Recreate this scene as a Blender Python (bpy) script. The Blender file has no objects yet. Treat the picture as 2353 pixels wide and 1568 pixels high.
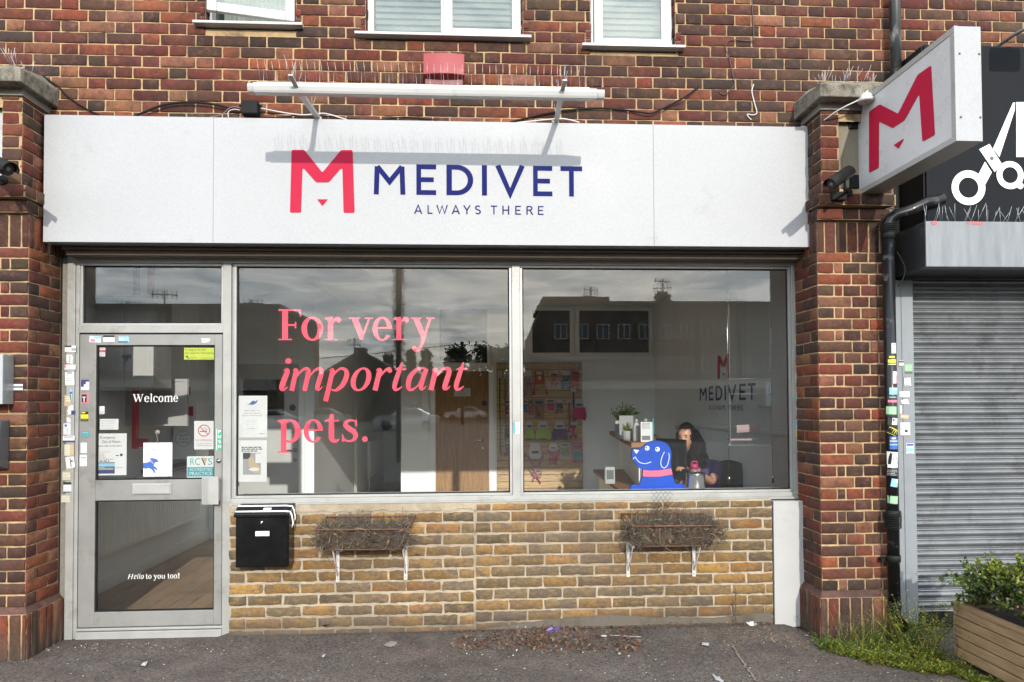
import bpy, bmesh, math, random
from math import radians as RD, sin, cos, pi
from mathutils import Vector, Matrix, noise
S = bpy.context.scene
COL = S.collection
rnd = random.Random(7)

# ---------------------------------------------------------------- camera
EYE = 1.575
YAW, PITCH, ROLL = RD(3.258), RD(1.350), RD(-0.303)
PCX, PCY, FPX, PW, PH = 1203.4, 887.4, 1700.0, 2353.0, 1567.6
FW = Vector((sin(YAW)*cos(PITCH), cos(YAW)*cos(PITCH), sin(PITCH)))
_R = Vector((cos(YAW), -sin(YAW), 0)); _U = _R.cross(FW)
RT = _R*cos(ROLL) + _U*sin(ROLL); UP = _U*cos(ROLL) - _R*sin(ROLL)
cd = bpy.data.cameras.new('camera'); cam = bpy.data.objects.new('camera', cd); COL.objects.link(cam)
M3 = Matrix((RT, UP, -FW)).transposed()
cam.matrix_world = Matrix.Translation((0, 0, EYE)) @ M3.to_4x4()
cd.sensor_width = 36.0; cd.lens = 36.0*FPX/PW
cd.shift_x = -(PCX-PW/2)/PW; cd.shift_y = (PCY-PH/2)/PW
cd.clip_start = 0.05; cd.clip_end = 2000
S.camera = cam

# ---------------------------------------------------------------- light
SUN_EL, SUN_AZ = RD(19.5), RD(6.5)            # low sun behind the viewer, a little to the right
sdir = Vector((-sin(SUN_AZ)*cos(SUN_EL), cos(SUN_AZ)*cos(SUN_EL), -sin(SUN_EL)))
sl = bpy.data.lights.new('sun', 'SUN'); sl.energy = 2.0; sl.angle = RD(0.55); sl.color = (1.0, 0.94, 0.86)
so = bpy.data.objects.new('sun', sl); COL.objects.link(so)
so.rotation_euler = sdir.to_track_quat('-Z', 'Y').to_euler(); so.location = (3, -20, 12)
W = bpy.data.worlds.new('World'); S.world = W; W.use_nodes = True
nt = W.node_tree; nt.nodes.clear()
def N(nt, t, **kw):
    n = nt.nodes.new(t)
    for k, v in kw.items():
        if k.startswith('i_'): n.inputs[k[2:].replace('_', ' ')].default_value = v
        else: setattr(n, k, v)
    return n
wo = N(nt, 'ShaderNodeOutputWorld'); wb = N(nt, 'ShaderNodeBackground'); wb.inputs[1].default_value = 0.15
sk = N(nt, 'ShaderNodeTexSky'); sk.sky_type = 'NISHITA'; sk.sun_disc = False
sk.sun_elevation = SUN_EL; sk.sun_rotation = pi - SUN_AZ; sk.air_density = 1.0; sk.dust_density = 0.6; sk.ozone_density = 1.6
tc = N(nt, 'ShaderNodeTexCoord'); sx = N(nt, 'ShaderNodeSeparateXYZ'); nt.links.new(tc.outputs['Generated'], sx.inputs[0])
zz = N(nt, 'ShaderNodeMath', operation='MAXIMUM'); nt.links.new(sx.outputs[2], zz.inputs[0]); zz.inputs[1].default_value = 0.0
za = N(nt, 'ShaderNodeMath', operation='ADD'); nt.links.new(zz.outputs[0], za.inputs[0]); za.inputs[1].default_value = 0.09
dx = N(nt, 'ShaderNodeMath', operation='DIVIDE'); nt.links.new(sx.outputs[0], dx.inputs[0]); nt.links.new(za.outputs[0], dx.inputs[1])
dy = N(nt, 'ShaderNodeMath', operation='DIVIDE'); nt.links.new(sx.outputs[1], dy.inputs[0]); nt.links.new(za.outputs[0], dy.inputs[1])
cb = N(nt, 'ShaderNodeCombineXYZ'); nt.links.new(dx.outputs[0], cb.inputs[0]); nt.links.new(dy.outputs[0], cb.inputs[1])
cn = N(nt, 'ShaderNodeTexNoise'); cn.inputs['Scale'].default_value = 1.5; cn.inputs['Detail'].default_value = 8; cn.inputs['Roughness'].default_value = 0.6
nt.links.new(cb.outputs[0], cn.inputs['Vector'])
cr = N(nt, 'ShaderNodeValToRGB'); cr.color_ramp.elements[0].position = 0.36; cr.color_ramp.elements[1].position = 0.68
nt.links.new(cn.outputs[0], cr.inputs[0])
cm = N(nt, 'ShaderNodeMix'); cm.data_type = 'RGBA'; mr_ = N(nt, 'ShaderNodeMapRange'); mr_.inputs[3].default_value = .55; nt.links.new(cr.outputs[0], mr_.inputs[0]); nt.links.new(mr_.outputs[0], cm.inputs[0])
nt.links.new(sk.outputs[0], cm.inputs[6]); 
n2 = N(nt, 'ShaderNodeTexNoise'); n2.inputs['Scale'].default_value = 2.6; n2.inputs['Detail'].default_value = 9; n2.inputs['Roughness'].default_value = .62; n2.inputs['Distortion'].default_value = .6; nt.links.new(cb.outputs[0], n2.inputs['Vector'])
c2 = N(nt, 'ShaderNodeValToRGB'); c2.color_ramp.elements[0].position = .40; c2.color_ramp.elements[1].position = .62; c2.color_ramp.elements[0].color = (.40, .47, .55, 1); c2.color_ramp.elements[1].color = (1, 1, 1, 1); nt.links.new(n2.outputs[0], c2.inputs[0])
cs_ = N(nt, 'ShaderNodeVectorMath', operation='SCALE'); cs_.inputs['Scale'].default_value = 16.0; nt.links.new(c2.outputs[0], cs_.inputs[0]); nt.links.new(cs_.outputs[0], cm.inputs[7])

nt.links.new(cm.outputs[2], wb.inputs[0]); nt.links.new(wb.outputs[0], wo.inputs[0])
vs = S.view_settings; vs.view_transform = 'Standard'; vs.look = 'None'; vs.exposure = 1.07; vs.gamma = 1.0
S.cycles.max_bounces = 16; S.cycles.diffuse_bounces = 12; S.cycles.glossy_bounces = 5
S.cycles.transparent_max_bounces = 16; S.cycles.transmission_bounces = 6
S.cycles.sample_clamp_indirect = 20.0
S.cycles.caustics_reflective = False; S.cycles.caustics_refractive = False

# ---------------------------------------------------------------- helpers
def at(px, py, Y):
    """world point seen at photo position (px,py) on the plane y=Y"""
    d = FW + RT*((px-PCX)/FPX) - UP*((py-PCY)/FPX)
    p = d*(Y/d.y); return Vector((p.x, Y, p.z+EYE))
def X(px, Y, py=900): return at(px, py, Y).x
def Z(py, Y, px=1177): return at(px, py, Y).z
def mir(px, py, Yv):                                # a place across the street, met through the glass at y=5.18
    p = at(px, py, Yv); return Vector((p.x, 10.36-Yv, p.z))

def tag(o, label=None, cat=None, group=None, kind=None):
    if label: o['label'] = label
    if cat: o['category'] = cat
    if group: o['group'] = group
    if kind: o['kind'] = kind
    return o
def thing(name, label, cat, loc=(0, 0, 0), group=None):
    o = bpy.data.objects.new(name, None); o.empty_display_size = 0.1; COL.objects.link(o); o.location = loc
    return tag(o, label, cat, group)

class MB:
    def __init__(s): s.v = []; s.f = []; s.m = []; s.c = None; s.sm = []
    def add(s, vs, fs, m=0, sm=False):
        b = len(s.v); s.v += [tuple(p) for p in vs]
        for f in fs: s.f.append([b+i for i in f]); s.m.append(m); s.sm.append(sm)
        return s
    def box(s, x0, x1, y0, y1, z0, z1, m=0):
        x0, x1 = min(x0, x1), max(x0, x1); y0, y1 = min(y0, y1), max(y0, y1); z0, z1 = min(z0, z1), max(z0, z1)
        return s.add([(x0,y0,z0),(x1,y0,z0),(x1,y1,z0),(x0,y1,z0),(x0,y0,z1),(x1,y0,z1),(x1,y1,z1),(x0,y1,z1)],
              [(0,3,2,1),(4,5,6,7),(0,1,5,4),(1,2,6,5),(2,3,7,6),(3,0,4,7)], m)
    def obox(s, c, ax, ay, az, m=0):                    # oriented box from centre and half vectors
        c, ax, ay, az = map(Vector, (c, ax, ay, az)); v = []
        for k in (-1, 1):
            for i, j in ((-1,-1),(1,-1),(1,1),(-1,1)): v.append(c+ax*i+ay*j+az*k)
        return s.add(v, [(0,3,2,1),(4,5,6,7),(0,1,5,4),(1,2,6,5),(2,3,7,6),(3,0,4,7)], m)
    def prism(s, pts, y0, y1, m=0):                     # polygon in x,z (any winding), extruded in y
        n = len(pts); A = sum(pts[i][0]*pts[(i+1) % n][1]-pts[(i+1) % n][0]*pts[i][1] for i in range(n))
        if A < 0: pts = pts[::-1]
        y0, y1 = min(y0, y1), max(y0, y1)
        v = [(p[0], y0, p[1]) for p in pts]+[(p[0], y1, p[1]) for p in pts]
        return s.add(v, [tuple(range(n)), tuple(range(2*n-1, n-1, -1))]+[(i, i+n, (i+1) % n+n, (i+1) % n) for i in range(n)], m)
    def xprism(s, pts, x0, x1, m=0):                    # polygon in y,z extruded in x
        n = len(pts); v = [(x0, p[0], p[1]) for p in pts]+[(x1, p[0], p[1]) for p in pts]
        return s.add(v, [tuple(range(n)), tuple(range(2*n-1, n-1, -1))]+[(i, i+n, (i+1) % n+n, (i+1) % n) for i in range(n)], m)
    def tube(s, pts, r, n=8, m=0, cap=True, sm=True):
        pts = [Vector(p) for p in pts]; k = len(pts); rs = r if hasattr(r, '__len__') else [r]*k
        b = len(s.v); u = None
        for i, p in enumerate(pts):
            t = (pts[min(i+1, k-1)]-pts[max(i-1, 0)])
            t = t.normalized() if t.length > 1e-9 else Vector((0, 0, 1))
            if u is None: u = t.cross(Vector((0, 0, 1)) if abs(t.z) < .9 else Vector((1, 0, 0))).normalized()
            u = (u-t*u.dot(t)); u = u.normalized() if u.length > 1e-6 else t.orthogonal().normalized()
            w = t.cross(u)
            for j in range(n):
                a = 2*pi*j/n; s.v.append(tuple(p+(u*cos(a)+w*sin(a))*rs[i]))
        for i in range(k-1):
            for j in range(n):
                s.f.append([b+i*n+j, b+i*n+(j+1) % n, b+(i+1)*n+(j+1) % n, b+(i+1)*n+j]); s.m.append(m); s.sm.append(sm)
        if cap:
            s.f.append([b+j for j in range(n)][::-1]); s.m.append(m); s.sm.append(False)
            s.f.append([b+(k-1)*n+j for j in range(n)]); s.m.append(m); s.sm.append(False)
        return s
    def lathe(s, c, prof, n=24, m=0, axis='z'):         # prof: list of (r, h)
        b = len(s.v); c = Vector(c)
        for r, h in prof:
            for j in range(n):
                a = 2*pi*j/n
                p = {'z': (r*cos(a), r*sin(a), h), 'y': (r*cos(a), h, r*sin(a)), 'x': (h, r*cos(a), r*sin(a))}[axis]
                s.v.append(tuple(c+Vector(p)))
        for i in range(len(prof)-1):
            for j in range(n):
                s.f.append([b+i*n+j, b+i*n+(j+1) % n, b+(i+1)*n+(j+1) % n, b+(i+1)*n+j]); s.m.append(m); s.sm.append(True)
        s.f.append([b+j for j in range(n)][::-1]); s.m.append(m); s.sm.append(False)
        s.f.append([b+(len(prof)-1)*n+j for j in range(n)]); s.m.append(m); s.sm.append(False)
        return s
    def ball(s, c, r, n=12, m=0):
        c = Vector(c); r = Vector(r) if hasattr(r, '__len__') else Vector((r, r, r)); b = len(s.v); h = n//2+1
        for i in range(h+1):
            t = pi*i/h
            for j in range(n):
                a = 2*pi*j/n; s.v.append((c.x+r.x*sin(t)*cos(a), c.y+r.y*sin(t)*sin(a), c.z+r.z*cos(t)))
        for i in range(h):
            for j in range(n):
                s.f.append([b+i*n+j, b+(i+1)*n+j, b+(i+1)*n+(j+1) % n, b+i*n+(j+1) % n]); s.m.append(m); s.sm.append(True)
        return s
    def groups(s, tol=.003):
        """faces grouped into bodies that touch"""
        par = list(range(len(s.v)))
        def fd(i):
            while par[i] != i: par[i] = par[par[i]]; i = par[i]
            return i
        for f in s.f:
            for i in f[1:]: par[fd(i)] = fd(f[0])
        bb = {}
        for i, v in enumerate(s.v):
            b = bb.setdefault(fd(i), [list(v), list(v)])
            for k in range(3): b[0][k] = min(b[0][k], v[k]); b[1][k] = max(b[1][k], v[k])
        ks = list(bb); again = True
        while again:
            again = False
            for x in range(len(ks)):
                for y in range(x+1, len(ks)):
                    a, b = fd(ks[x]), fd(ks[y])
                    if a != b and all(bb[a][0][k]-tol <= bb[b][1][k] and bb[b][0][k]-tol <= bb[a][1][k] for k in range(3)):
                        par[b] = a; again = True
                        for k in range(3): bb[a][0][k] = min(bb[a][0][k], bb[b][0][k]); bb[a][1][k] = max(bb[a][1][k], bb[b][1][k])
        g = {}
        for k, f in enumerate(s.f): g.setdefault(fd(f[0]), []).append(k)
        return list(g.values())
    SPLIT = {'cement_patch', 'collar', 'patch_brick', 'end_cap', 'wall_bracket', 'label', 'cable_gland', 'corner_post', 'screw', 'rod', 'corner_post', 'paint_mark'}
    def build(s, name, mats, parent=None, bevel=0, seg=2, solid=0):
        if name in MB.SPLIT:
            gs = s.groups()
            if len(gs) > 1:
                for g in gs:
                    n = MB(); ids = sorted({i for k in g for i in s.f[k]}); mp = {i: q for q, i in enumerate(ids)}
                    n.v = [s.v[i] for i in ids]; n.f = [[mp[i] for i in s.f[k]] for k in g]; n.m = [s.m[k] for k in g]; n.sm = [s.sm[k] for k in g]
                    if s.c is not None: n.c = [s.c[i] for i in ids]
                    o = n._build(name, mats, parent, bevel, seg)
                return o
        return s._build(name, mats, parent, bevel, seg)
    def _build(s, name, mats, parent=None, bevel=0, seg=2):
        me = bpy.data.meshes.new(name); me.from_pydata(s.v, [], s.f)
        if not isinstance(mats, (list, tuple)): mats = [mats]
        for q in mats: me.materials.append(q)
        me.polygons.foreach_set('material_index', s.m); me.polygons.foreach_set('use_smooth', s.sm)
        if s.c is not None:
            ca = me.color_attributes.new('bcol', 'FLOAT_COLOR', 'POINT')
            ca.data.foreach_set('color', [x for c in s.c for x in c])
        me.validate(); me.update()
        o = bpy.data.objects.new(name, me); COL.objects.link(o)
        if parent is not None:
            o.parent = parent
            L = parent.location if parent.type == 'EMPTY' else Vector((0, 0, 0))
            o.matrix_parent_inverse = Matrix.Translation(-L)
        if bevel:
            md = o.modifiers.new('Bevel', 'BEVEL'); md.width = bevel; md.segments = seg; md.limit_method = 'ANGLE'; md.angle_limit = RD(40)
            md.harden_normals = False
        return o

OUTER = [0.75]; INNER = {'interior_paint', 'interior_white_gloss', 'paper', 'vinyl_pink', 'white_vinyl'}
def mat(name, col, rough=.5, metal=0, var=.1, scale=6, bump=0, bscale=80, dirt=None, coat=0, spec=.5, stretch=None, fine=0, sub=0):
    ko = 1 if name in INNER else OUTER[0]; col = [c*ko for c in col[:3]]
    if dirt: dirt = ([c*ko for c in dirt[0]], dirt[1], dirt[2])
    m = bpy.data.materials.new(name); m.use_nodes = True; t = m.node_tree; L = t.links.new
    b = t.nodes['Principled BSDF']; b.inputs['Roughness'].default_value = rough; b.inputs['Metallic'].default_value = metal
    b.inputs['Specular IOR Level'].default_value = spec
    if coat: b.inputs['Coat Weight'].default_value = coat; b.inputs['Coat Roughness'].default_value = .08
    tc = N(t, 'ShaderNodeTexCoord'); mp = N(t, 'ShaderNodeMapping'); L(tc.outputs['Object'], mp.inputs[0])
    if stretch: mp.inputs['Scale'].default_value = stretch
    nz = N(t, 'ShaderNodeTexNoise'); nz.inputs['Scale'].default_value = scale; nz.inputs['Detail'].default_value = 6; nz.inputs['Roughness'].default_value = .62
    L(mp.outputs[0], nz.inputs['Vector'])
    r = N(t, 'ShaderNodeMapRange'); r.inputs[1].default_value = .3; r.inputs[2].default_value = .7
    r.inputs[3].default_value = 1-var; r.inputs[4].default_value = 1+var; L(nz.outputs[0], r.inputs[0])
    mx = N(t, 'ShaderNodeVectorMath', operation='SCALE'); mx.inputs[0].default_value = col[:3]; L(r.outputs[0], mx.inputs['Scale'])
    out = mx.outputs[0]
    if fine:
        n3 = N(t, 'ShaderNodeTexNoise'); n3.inputs['Scale'].default_value = bscale*1.7; n3.inputs['Detail'].default_value = 3; L(mp.outputs[0], n3.inputs['Vector'])
        r3 = N(t, 'ShaderNodeMapRange'); r3.inputs[1].default_value = .35; r3.inputs[2].default_value = .65; r3.inputs[3].default_value = 1-fine; r3.inputs[4].default_value = 1+fine
        L(n3.outputs[0], r3.inputs[0]); m3 = N(t, 'ShaderNodeVectorMath', operation='SCALE'); L(out, m3.inputs[0]); L(r3.outputs[0], m3.inputs['Scale']); out = m3.outputs[0]
    if dirt:
        dc, amt, dsc = dirt
        n2 = N(t, 'ShaderNodeTexNoise'); n2.inputs['Scale'].default_value = dsc; n2.inputs['Detail'].default_value = 8; n2.inputs['Roughness'].default_value = .7
        L(mp.outputs[0], n2.inputs['Vector'])
        rr = N(t, 'ShaderNodeMapRange'); rr.inputs[1].default_value = .62-amt*.3; rr.inputs[2].default_value = .78-amt*.2; rr.inputs[4].default_value = .85
        L(n2.outputs[0], rr.inputs[0]); q = N(t, 'ShaderNodeMix'); q.data_type = 'RGBA'; L(rr.outputs[0], q.inputs[0]); L(out, q.inputs[6]); q.inputs[7].default_value = (*dc, 1)
        out = q.outputs[2]
    L(out, b.inputs['Base Color'])
    rv = N(t, 'ShaderNodeMapRange'); rv.inputs[1].default_value = .3; rv.inputs[2].default_value = .7; rv.inputs[3].default_value = max(0.02, rough-.08); rv.inputs[4].default_value = min(1, rough+.08)
    L(nz.outputs[0], rv.inputs[0]); L(rv.outputs[0], b.inputs['Roughness'])
    if bump:
        nb = N(t, 'ShaderNodeTexNoise'); nb.inputs['Scale'].default_value = bscale; nb.inputs['Detail'].default_value = 5; L(mp.outputs[0], nb.inputs['Vector'])
        bp = N(t, 'ShaderNodeBump'); bp.inputs['Strength'].default_value = bump; bp.inputs['Distance'].default_value = .004
        L(nb.outputs[0], bp.inputs['Height']); L(bp.outputs[0], b.inputs['Normal'])
    return m

def glass_mat(name, tint=(.985, .993, .987), boost=0.95, rough=0.0):
    m = bpy.data.materials.new(name); m.use_nodes = True; t = m.node_tree; t.nodes.clear(); L = t.links.new
    o = N(t, 'ShaderNodeOutputMaterial'); mx = N(t, 'ShaderNodeMixShader'); tr = N(t, 'ShaderNodeBsdfTransparent'); gl = N(t, 'ShaderNodeBsdfGlossy')
    tr.inputs[0].default_value = (*tint, 1); gl.inputs['Roughness'].default_value = rough; gl.inputs[0].default_value = (.98, .99, .98, 1)
    fr = N(t, 'ShaderNodeFresnel'); fr.inputs[0].default_value = 1.5; mu = N(t, 'ShaderNodeMath', operation='MULTIPLY'); mu.use_clamp = True
    mu.inputs[1].default_value = boost; L(fr.outputs[0], mu.inputs[0]); L(mu.outputs[0], mx.inputs[0]); L(tr.outputs[0], mx.inputs[1]); L(gl.outputs[0], mx.inputs[2]); L(mx.outputs[0], o.inputs[0])
    return m

# common materials
M = {}
M['white_gloss'] = mat('white_gloss', (.43, .437, .443), .5, spec=.2, var=.025, scale=2, fine=.04, bscale=45, dirt=((.33, .33, .33), .02, 3))
M['upvc'] = mat('upvc', (.56, .56, .54), .35, var=.03, dirt=((.35, .33, .28), .12, 9))
M['alu'] = mat('alu', (.37, .37, .345), .42, metal=.1, var=.09, scale=5, dirt=((.24, .22, .19), .28, 7), bump=.1)
M['alu_light'] = mat('alu_light', (.42, .42, .395), .4, metal=.2, var=.06, dirt=((.35, .32, .27), .2, 8))
M['alu_door'] = mat('alu_door', (.27, .268, .25), .42, metal=.1, var=.09, scale=5, dirt=((.16, .145, .12), .28, 7), bump=.1)
M['alu_dark'] = mat('alu_dark', (.13, .13, .13), .4, metal=.4)
M['black'] = mat('black', (.008, .008, .009), .3, var=.3, spec=.3)
M['black_matt'] = mat('black_matt', (.011, .011, .011), .65, var=.3, spec=.2)
M['rubber'] = mat('rubber', (.01, .01, .01), .7, spec=.2)
M['glass'] = glass_mat('glass')
M['chrome'] = mat('chrome', (.6, .6, .6), .2, metal=1, var=.05)
M['galv'] = mat('galv', (.42, .44, .45), .38, metal=.55, var=.15, scale=10, dirt=((.2, .2, .2), .25, 12))
M['red'] = mat('sign_red', (.46, .010, .045), .6, var=.02, spec=.15)
M['navy'] = mat('sign_navy', (.008, .013, .115), .7, var=.03, spec=.12)
M['pink'] = mat('vinyl_pink', (.72, .045, .10), .5, var=.02)
M['white_vinyl'] = mat('white_vinyl', (.85, .85, .85), .5, var=.02)
M['paper'] = mat('paper', (.62, .64, .65), .6, var=.04, scale=20)
M['ink'] = mat('ink', (.03, .03, .035), .6)
M['inkg'] = mat('ink_grey', (.22, .22, .23), .6)
M['wall_in'] = mat('interior_paint', (.80, .86, .885), .7, var=.04, scale=1.5)
M['white_in'] = mat('interior_white_gloss', (.84, .88, .89), .35, var=.03)
def flat(name, c, r=.5, **k):
    if name not in M: M[name] = mat(name, c, r, var=k.pop('var', .05), **k)
    return M[name]
# ================================================================ brickwork
def brick_mat(name, yellow=False):
    m = bpy.data.materials.new(name); m.use_nodes = True; t = m.node_tree; L = t.links.new; b = t.nodes['Principled BSDF']
    at_ = N(t, 'ShaderNodeAttribute', attribute_name='bcol'); tc = N(t, 'ShaderNodeTexCoord')
    off = N(t, 'ShaderNodeVectorMath', operation='SCALE'); L(at_.outputs['Color'], off.inputs[0]); off.inputs['Scale'].default_value = 57.0
    ad = N(t, 'ShaderNodeVectorMath', operation='ADD'); L(tc.outputs['Object'], ad.inputs[0]); L(off.outputs[0], ad.inputs[1])
    def nz(sc, det=6, rg=.65, stretch=None, v=ad.outputs[0]):
        n = N(t, 'ShaderNodeTexNoise'); n.inputs['Scale'].default_value = sc; n.inputs['Detail'].default_value = det; n.inputs['Roughness'].default_value = rg
        if stretch:
            mp = N(t, 'ShaderNodeMapping'); mp.inputs['Scale'].default_value = stretch; L(v, mp.inputs[0]); L(mp.outputs[0], n.inputs['Vector'])
        else: L(v, n.inputs['Vector'])
        return n.outputs[0]
    def rng(x, a, c, lo, hi):
        r = N(t, 'ShaderNodeMapRange'); r.inputs[1].default_value = a; r.inputs[2].default_value = c; r.inputs[3].default_value = lo; r.inputs[4].default_value = hi; L(x, r.inputs[0]); return r.outputs[0]
    def mix(f, a, c, typ='MIX'):
        q = N(t, 'ShaderNodeMix'); q.data_type = 'RGBA'; q.blend_type = typ
        if hasattr(f, 'links'): L(f, q.inputs[0])
        else: q.inputs[0].default_value = f
        if hasattr(a, 'links'): L(a, q.inputs[6])
        else: q.inputs[6].default_value = (*a, 1)
        if hasattr(c, 'links'): L(c, q.inputs[7])
        else: q.inputs[7].default_value = (*c, 1)
        return q.outputs[2]
    c = at_.outputs['Color']
    if yellow:
        c = mix(rng(nz(10, 6, .7, (1, 1, 2.2)), .47, .60, 0, .85), c, (.13, .095, .072))
        c = mix(rng(nz(16, 6, .7, (1, 1, 2.5)), .50, .62, 0, .8), c, (.25, .16, .06))
        c = mix(rng(nz(11, 6, .7), .60, .72, 0, .65), c, (.085, .078, .072))
        c = mix(rng(nz(34, 6, .8), .6, .72, 0, .5), c, (.32, .27, .2))
    else:
        c = mix(rng(nz(9, 6, .7), .47, .68, 0, .7), c, (.03, .014, .012))
        c = mix(rng(nz(14, 6, .75), .53, .70, 0, .6), c, (.19, .085, .055))
        c = mix(rng(nz(45, 5, .8), .64, .75, 0, .5), c, (.27, .2, .15))
        c = mix(rng(nz(90, 3, .7), .62, .72, 0, .6), c, (.015, .01, .009))
    v = rng(nz(42, 8, .85), .3, .7, .42, 1.08)
    sc = N(t, 'ShaderNodeVectorMath', operation='SCALE'); L(c, sc.inputs[0]); L(v, sc.inputs['Scale'])
    L(sc.outputs[0], b.inputs['Base Color']); b.inputs['Roughness'].default_value = .82; b.inputs['Specular IOR Level'].default_value = .3
    bp = N(t, 'ShaderNodeBump'); bp.inputs['Strength'].default_value = .75; bp.inputs['Distance'].default_value = .004
    L(nz(110, 6, .7), bp.inputs['Height']); L(bp.outputs[0], b.inputs['Normal'])
    return m
def mortar_mat(name, c1, c2, sc=14):
    return mat(name, c1, .9, var=.16, scale=sc, bump=.9, bscale=130, dirt=(c2, .35, 9), spec=.2, fine=.12)
def splash(m, top=.16, col=(.065, .05, .037)):
    """soil splashed on the foot of the wall"""
    t = m.node_tree; L = t.links.new; b = t.nodes['Principled BSDF']; tc = N(t, 'ShaderNodeTexCoord'); sx = N(t, 'ShaderNodeSeparateXYZ'); L(tc.outputs['Object'], sx.inputs[0])
    n = N(t, 'ShaderNodeTexNoise'); n.inputs['Scale'].default_value = 5; n.inputs['Detail'].default_value = 9; n.inputs['Roughness'].default_value = .75; L(tc.outputs['Object'], n.inputs['Vector'])
    a = N(t, 'ShaderNodeMath', operation='MULTIPLY_ADD'); L(n.outputs[0], a.inputs[0]); a.inputs[1].default_value = -.34; L(sx.outputs[2], a.inputs[2])
    r = N(t, 'ShaderNodeMapRange'); r.inputs[1].default_value = top-.17+.05; r.inputs[2].default_value = -.15; r.inputs[3].default_value = 0; r.inputs[4].default_value = .85; L(a.outputs[0], r.inputs[0])
    q = N(t, 'ShaderNodeMix'); q.data_type = 'RGBA'; L(r.outputs[0], q.inputs[0]); L(b.inputs['Base Color'].links[0].from_socket, q.inputs[6]); q.inputs[7].default_value = (*col, 1); L(q.outputs[2], b.inputs['Base Color']); return m
def grime(m, st=(1.6, 1.6, .55), col=(.03, .024, .02), amt=.5, lo=.5, hi=.72):
    """soot and damp in large soft patches that run downwards"""
    t = m.node_tree; L = t.links.new; b = t.nodes['Principled BSDF']; tc = N(t, 'ShaderNodeTexCoord'); mp = N(t, 'ShaderNodeMapping'); mp.inputs['Scale'].default_value = st; L(tc.outputs['Object'], mp.inputs[0])
    n = N(t, 'ShaderNodeTexNoise'); n.inputs['Scale'].default_value = 1.7; n.inputs['Detail'].default_value = 9; n.inputs['Roughness'].default_value = .68; L(mp.outputs[0], n.inputs['Vector'])
    r = N(t, 'ShaderNodeMapRange'); r.inputs[1].default_value = lo; r.inputs[2].default_value = hi; r.inputs[4].default_value = amt; L(n.outputs[0], r.inputs[0])
    q = N(t, 'ShaderNodeMix'); q.data_type = 'RGBA'; L(r.outputs[0], q.inputs[0]); L(b.inputs['Base Color'].links[0].from_socket, q.inputs[6]); q.inputs[7].default_value = (*col, 1); L(q.outputs[2], b.inputs['Base Color']); return m
M['brick'] = brick_mat('red_brick'); M['stock'] = brick_mat('yellow_stock_brick', True)
M['mortar'] = mortar_mat('cream_mortar', (.50, .35, .19), (.15, .11, .075))
M['mortar_y'] = mortar_mat('pale_mortar', (.46, .39, .285), (.22, .18, .13), 8)
splash(M['stock']); splash(M['mortar_y']); splash(M['brick'], .13); splash(M['mortar'], .13)
grime(M['brick']); grime(M['mortar'], amt=.6); grime(M['mortar_y'], (1, 1, 1), (.2, .15, .10), .5, .42, .62); grime(M['stock'], (1, 1, 1), (.07, .055, .04), .4)
M['stone'] = mat('cap_stone', (.24, .215, .17), .9, var=.25, scale=9, bump=1, bscale=70, dirt=((.045, .04, .03), .6, 14), spec=.2, fine=.2)
M['render'] = mat('cement_render', (.22, .2, .165), .9, var=.2, scale=8, bump=.8, bscale=60, dirt=((.16, .14, .12), .4, 8), fine=.15)
def red_pal(dark):
    def f(r, hdr=False, a=0):
        d = (dark if not callable(dark) else dark(a))+(.12 if hdr else 0); q = r.random()
        if q < d: c = r.choice([(.068,.028,.022),(.085,.034,.024),(.10,.042,.028),(.058,.032,.026),(.11,.044,.03),(.095,.05,.033),(.13,.052,.032),(.12,.056,.038),(.08,.03,.022)])
        elif q < d+.09: c = r.choice([(.33,.13,.075),(.3,.12,.08),(.27,.1,.06)])
        elif q < d+.22: c = r.choice([(.26,.062,.028),(.235,.05,.024),(.3,.08,.038)])
        else: c = r.choice([(.175,.036,.022),(.15,.032,.022),(.2,.04,.024),(.125,.03,.022),(.185,.048,.032),(.16,.042,.03)])
        k = r.uniform(.48, .82); return (c[0]*k*1.06, c[1]*k*r.uniform(1.0, 1.2), c[2]*k*r.uniform(.85, 1.05), 1)
    return f
def stock_pal(r, hdr=False, a=0):
    c = r.choice([(.36,.205,.062),(.33,.185,.058),(.28,.17,.065),(.21,.145,.075),(.17,.13,.08),(.30,.17,.06),(.235,.15,.065),(.38,.225,.075),(.19,.14,.085),(.34,.17,.055),(.15,.12,.085)])
    k = r.uniform(.5, 1.0); return (c[0]*k*1.05, c[1]*k, c[2]*k*r.uniform(.8, 1.05), 1)

def rows_pattern(bond, w, i, r):
    """list of (a0,a1,is_header) across the width for course i"""
    out = []
    if bond == 'flemish':
        P = .3505; a = -P+(.0 if i % 2 else P/2)+.115
        while a < w:
            out.append((a, a+.2235, False)); out.append((a+.234, a+.340, True)); a += P
    elif bond == 'stretcher':
        P = .2375; a = -P+(P/2 if i % 2 else 0)+r.uniform(-.012, .012)
        while a < w:
            out.append((a, a+P-.0125, False)); a += P
    elif bond == 'pier':
        seq = [.226, .11, .11] if i % 2 else [.106, .05, .112, .11, .05]
        a = 0
        while a < w:
            for s in seq: out.append((a, a+s-.001, s < .15)); a += s+.010
    elif bond == 'side':
        seq = [.226, .11] if i % 2 else [.110, .226]
        a = 0
        while a < w:
            for s in seq: out.append((a, a+s, s < .15)); a += s+.011
    elif bond == 'soldier':
        a = -.02
        while a < w: out.append((a, a+.064, True)); a += .076
    return out

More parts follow.
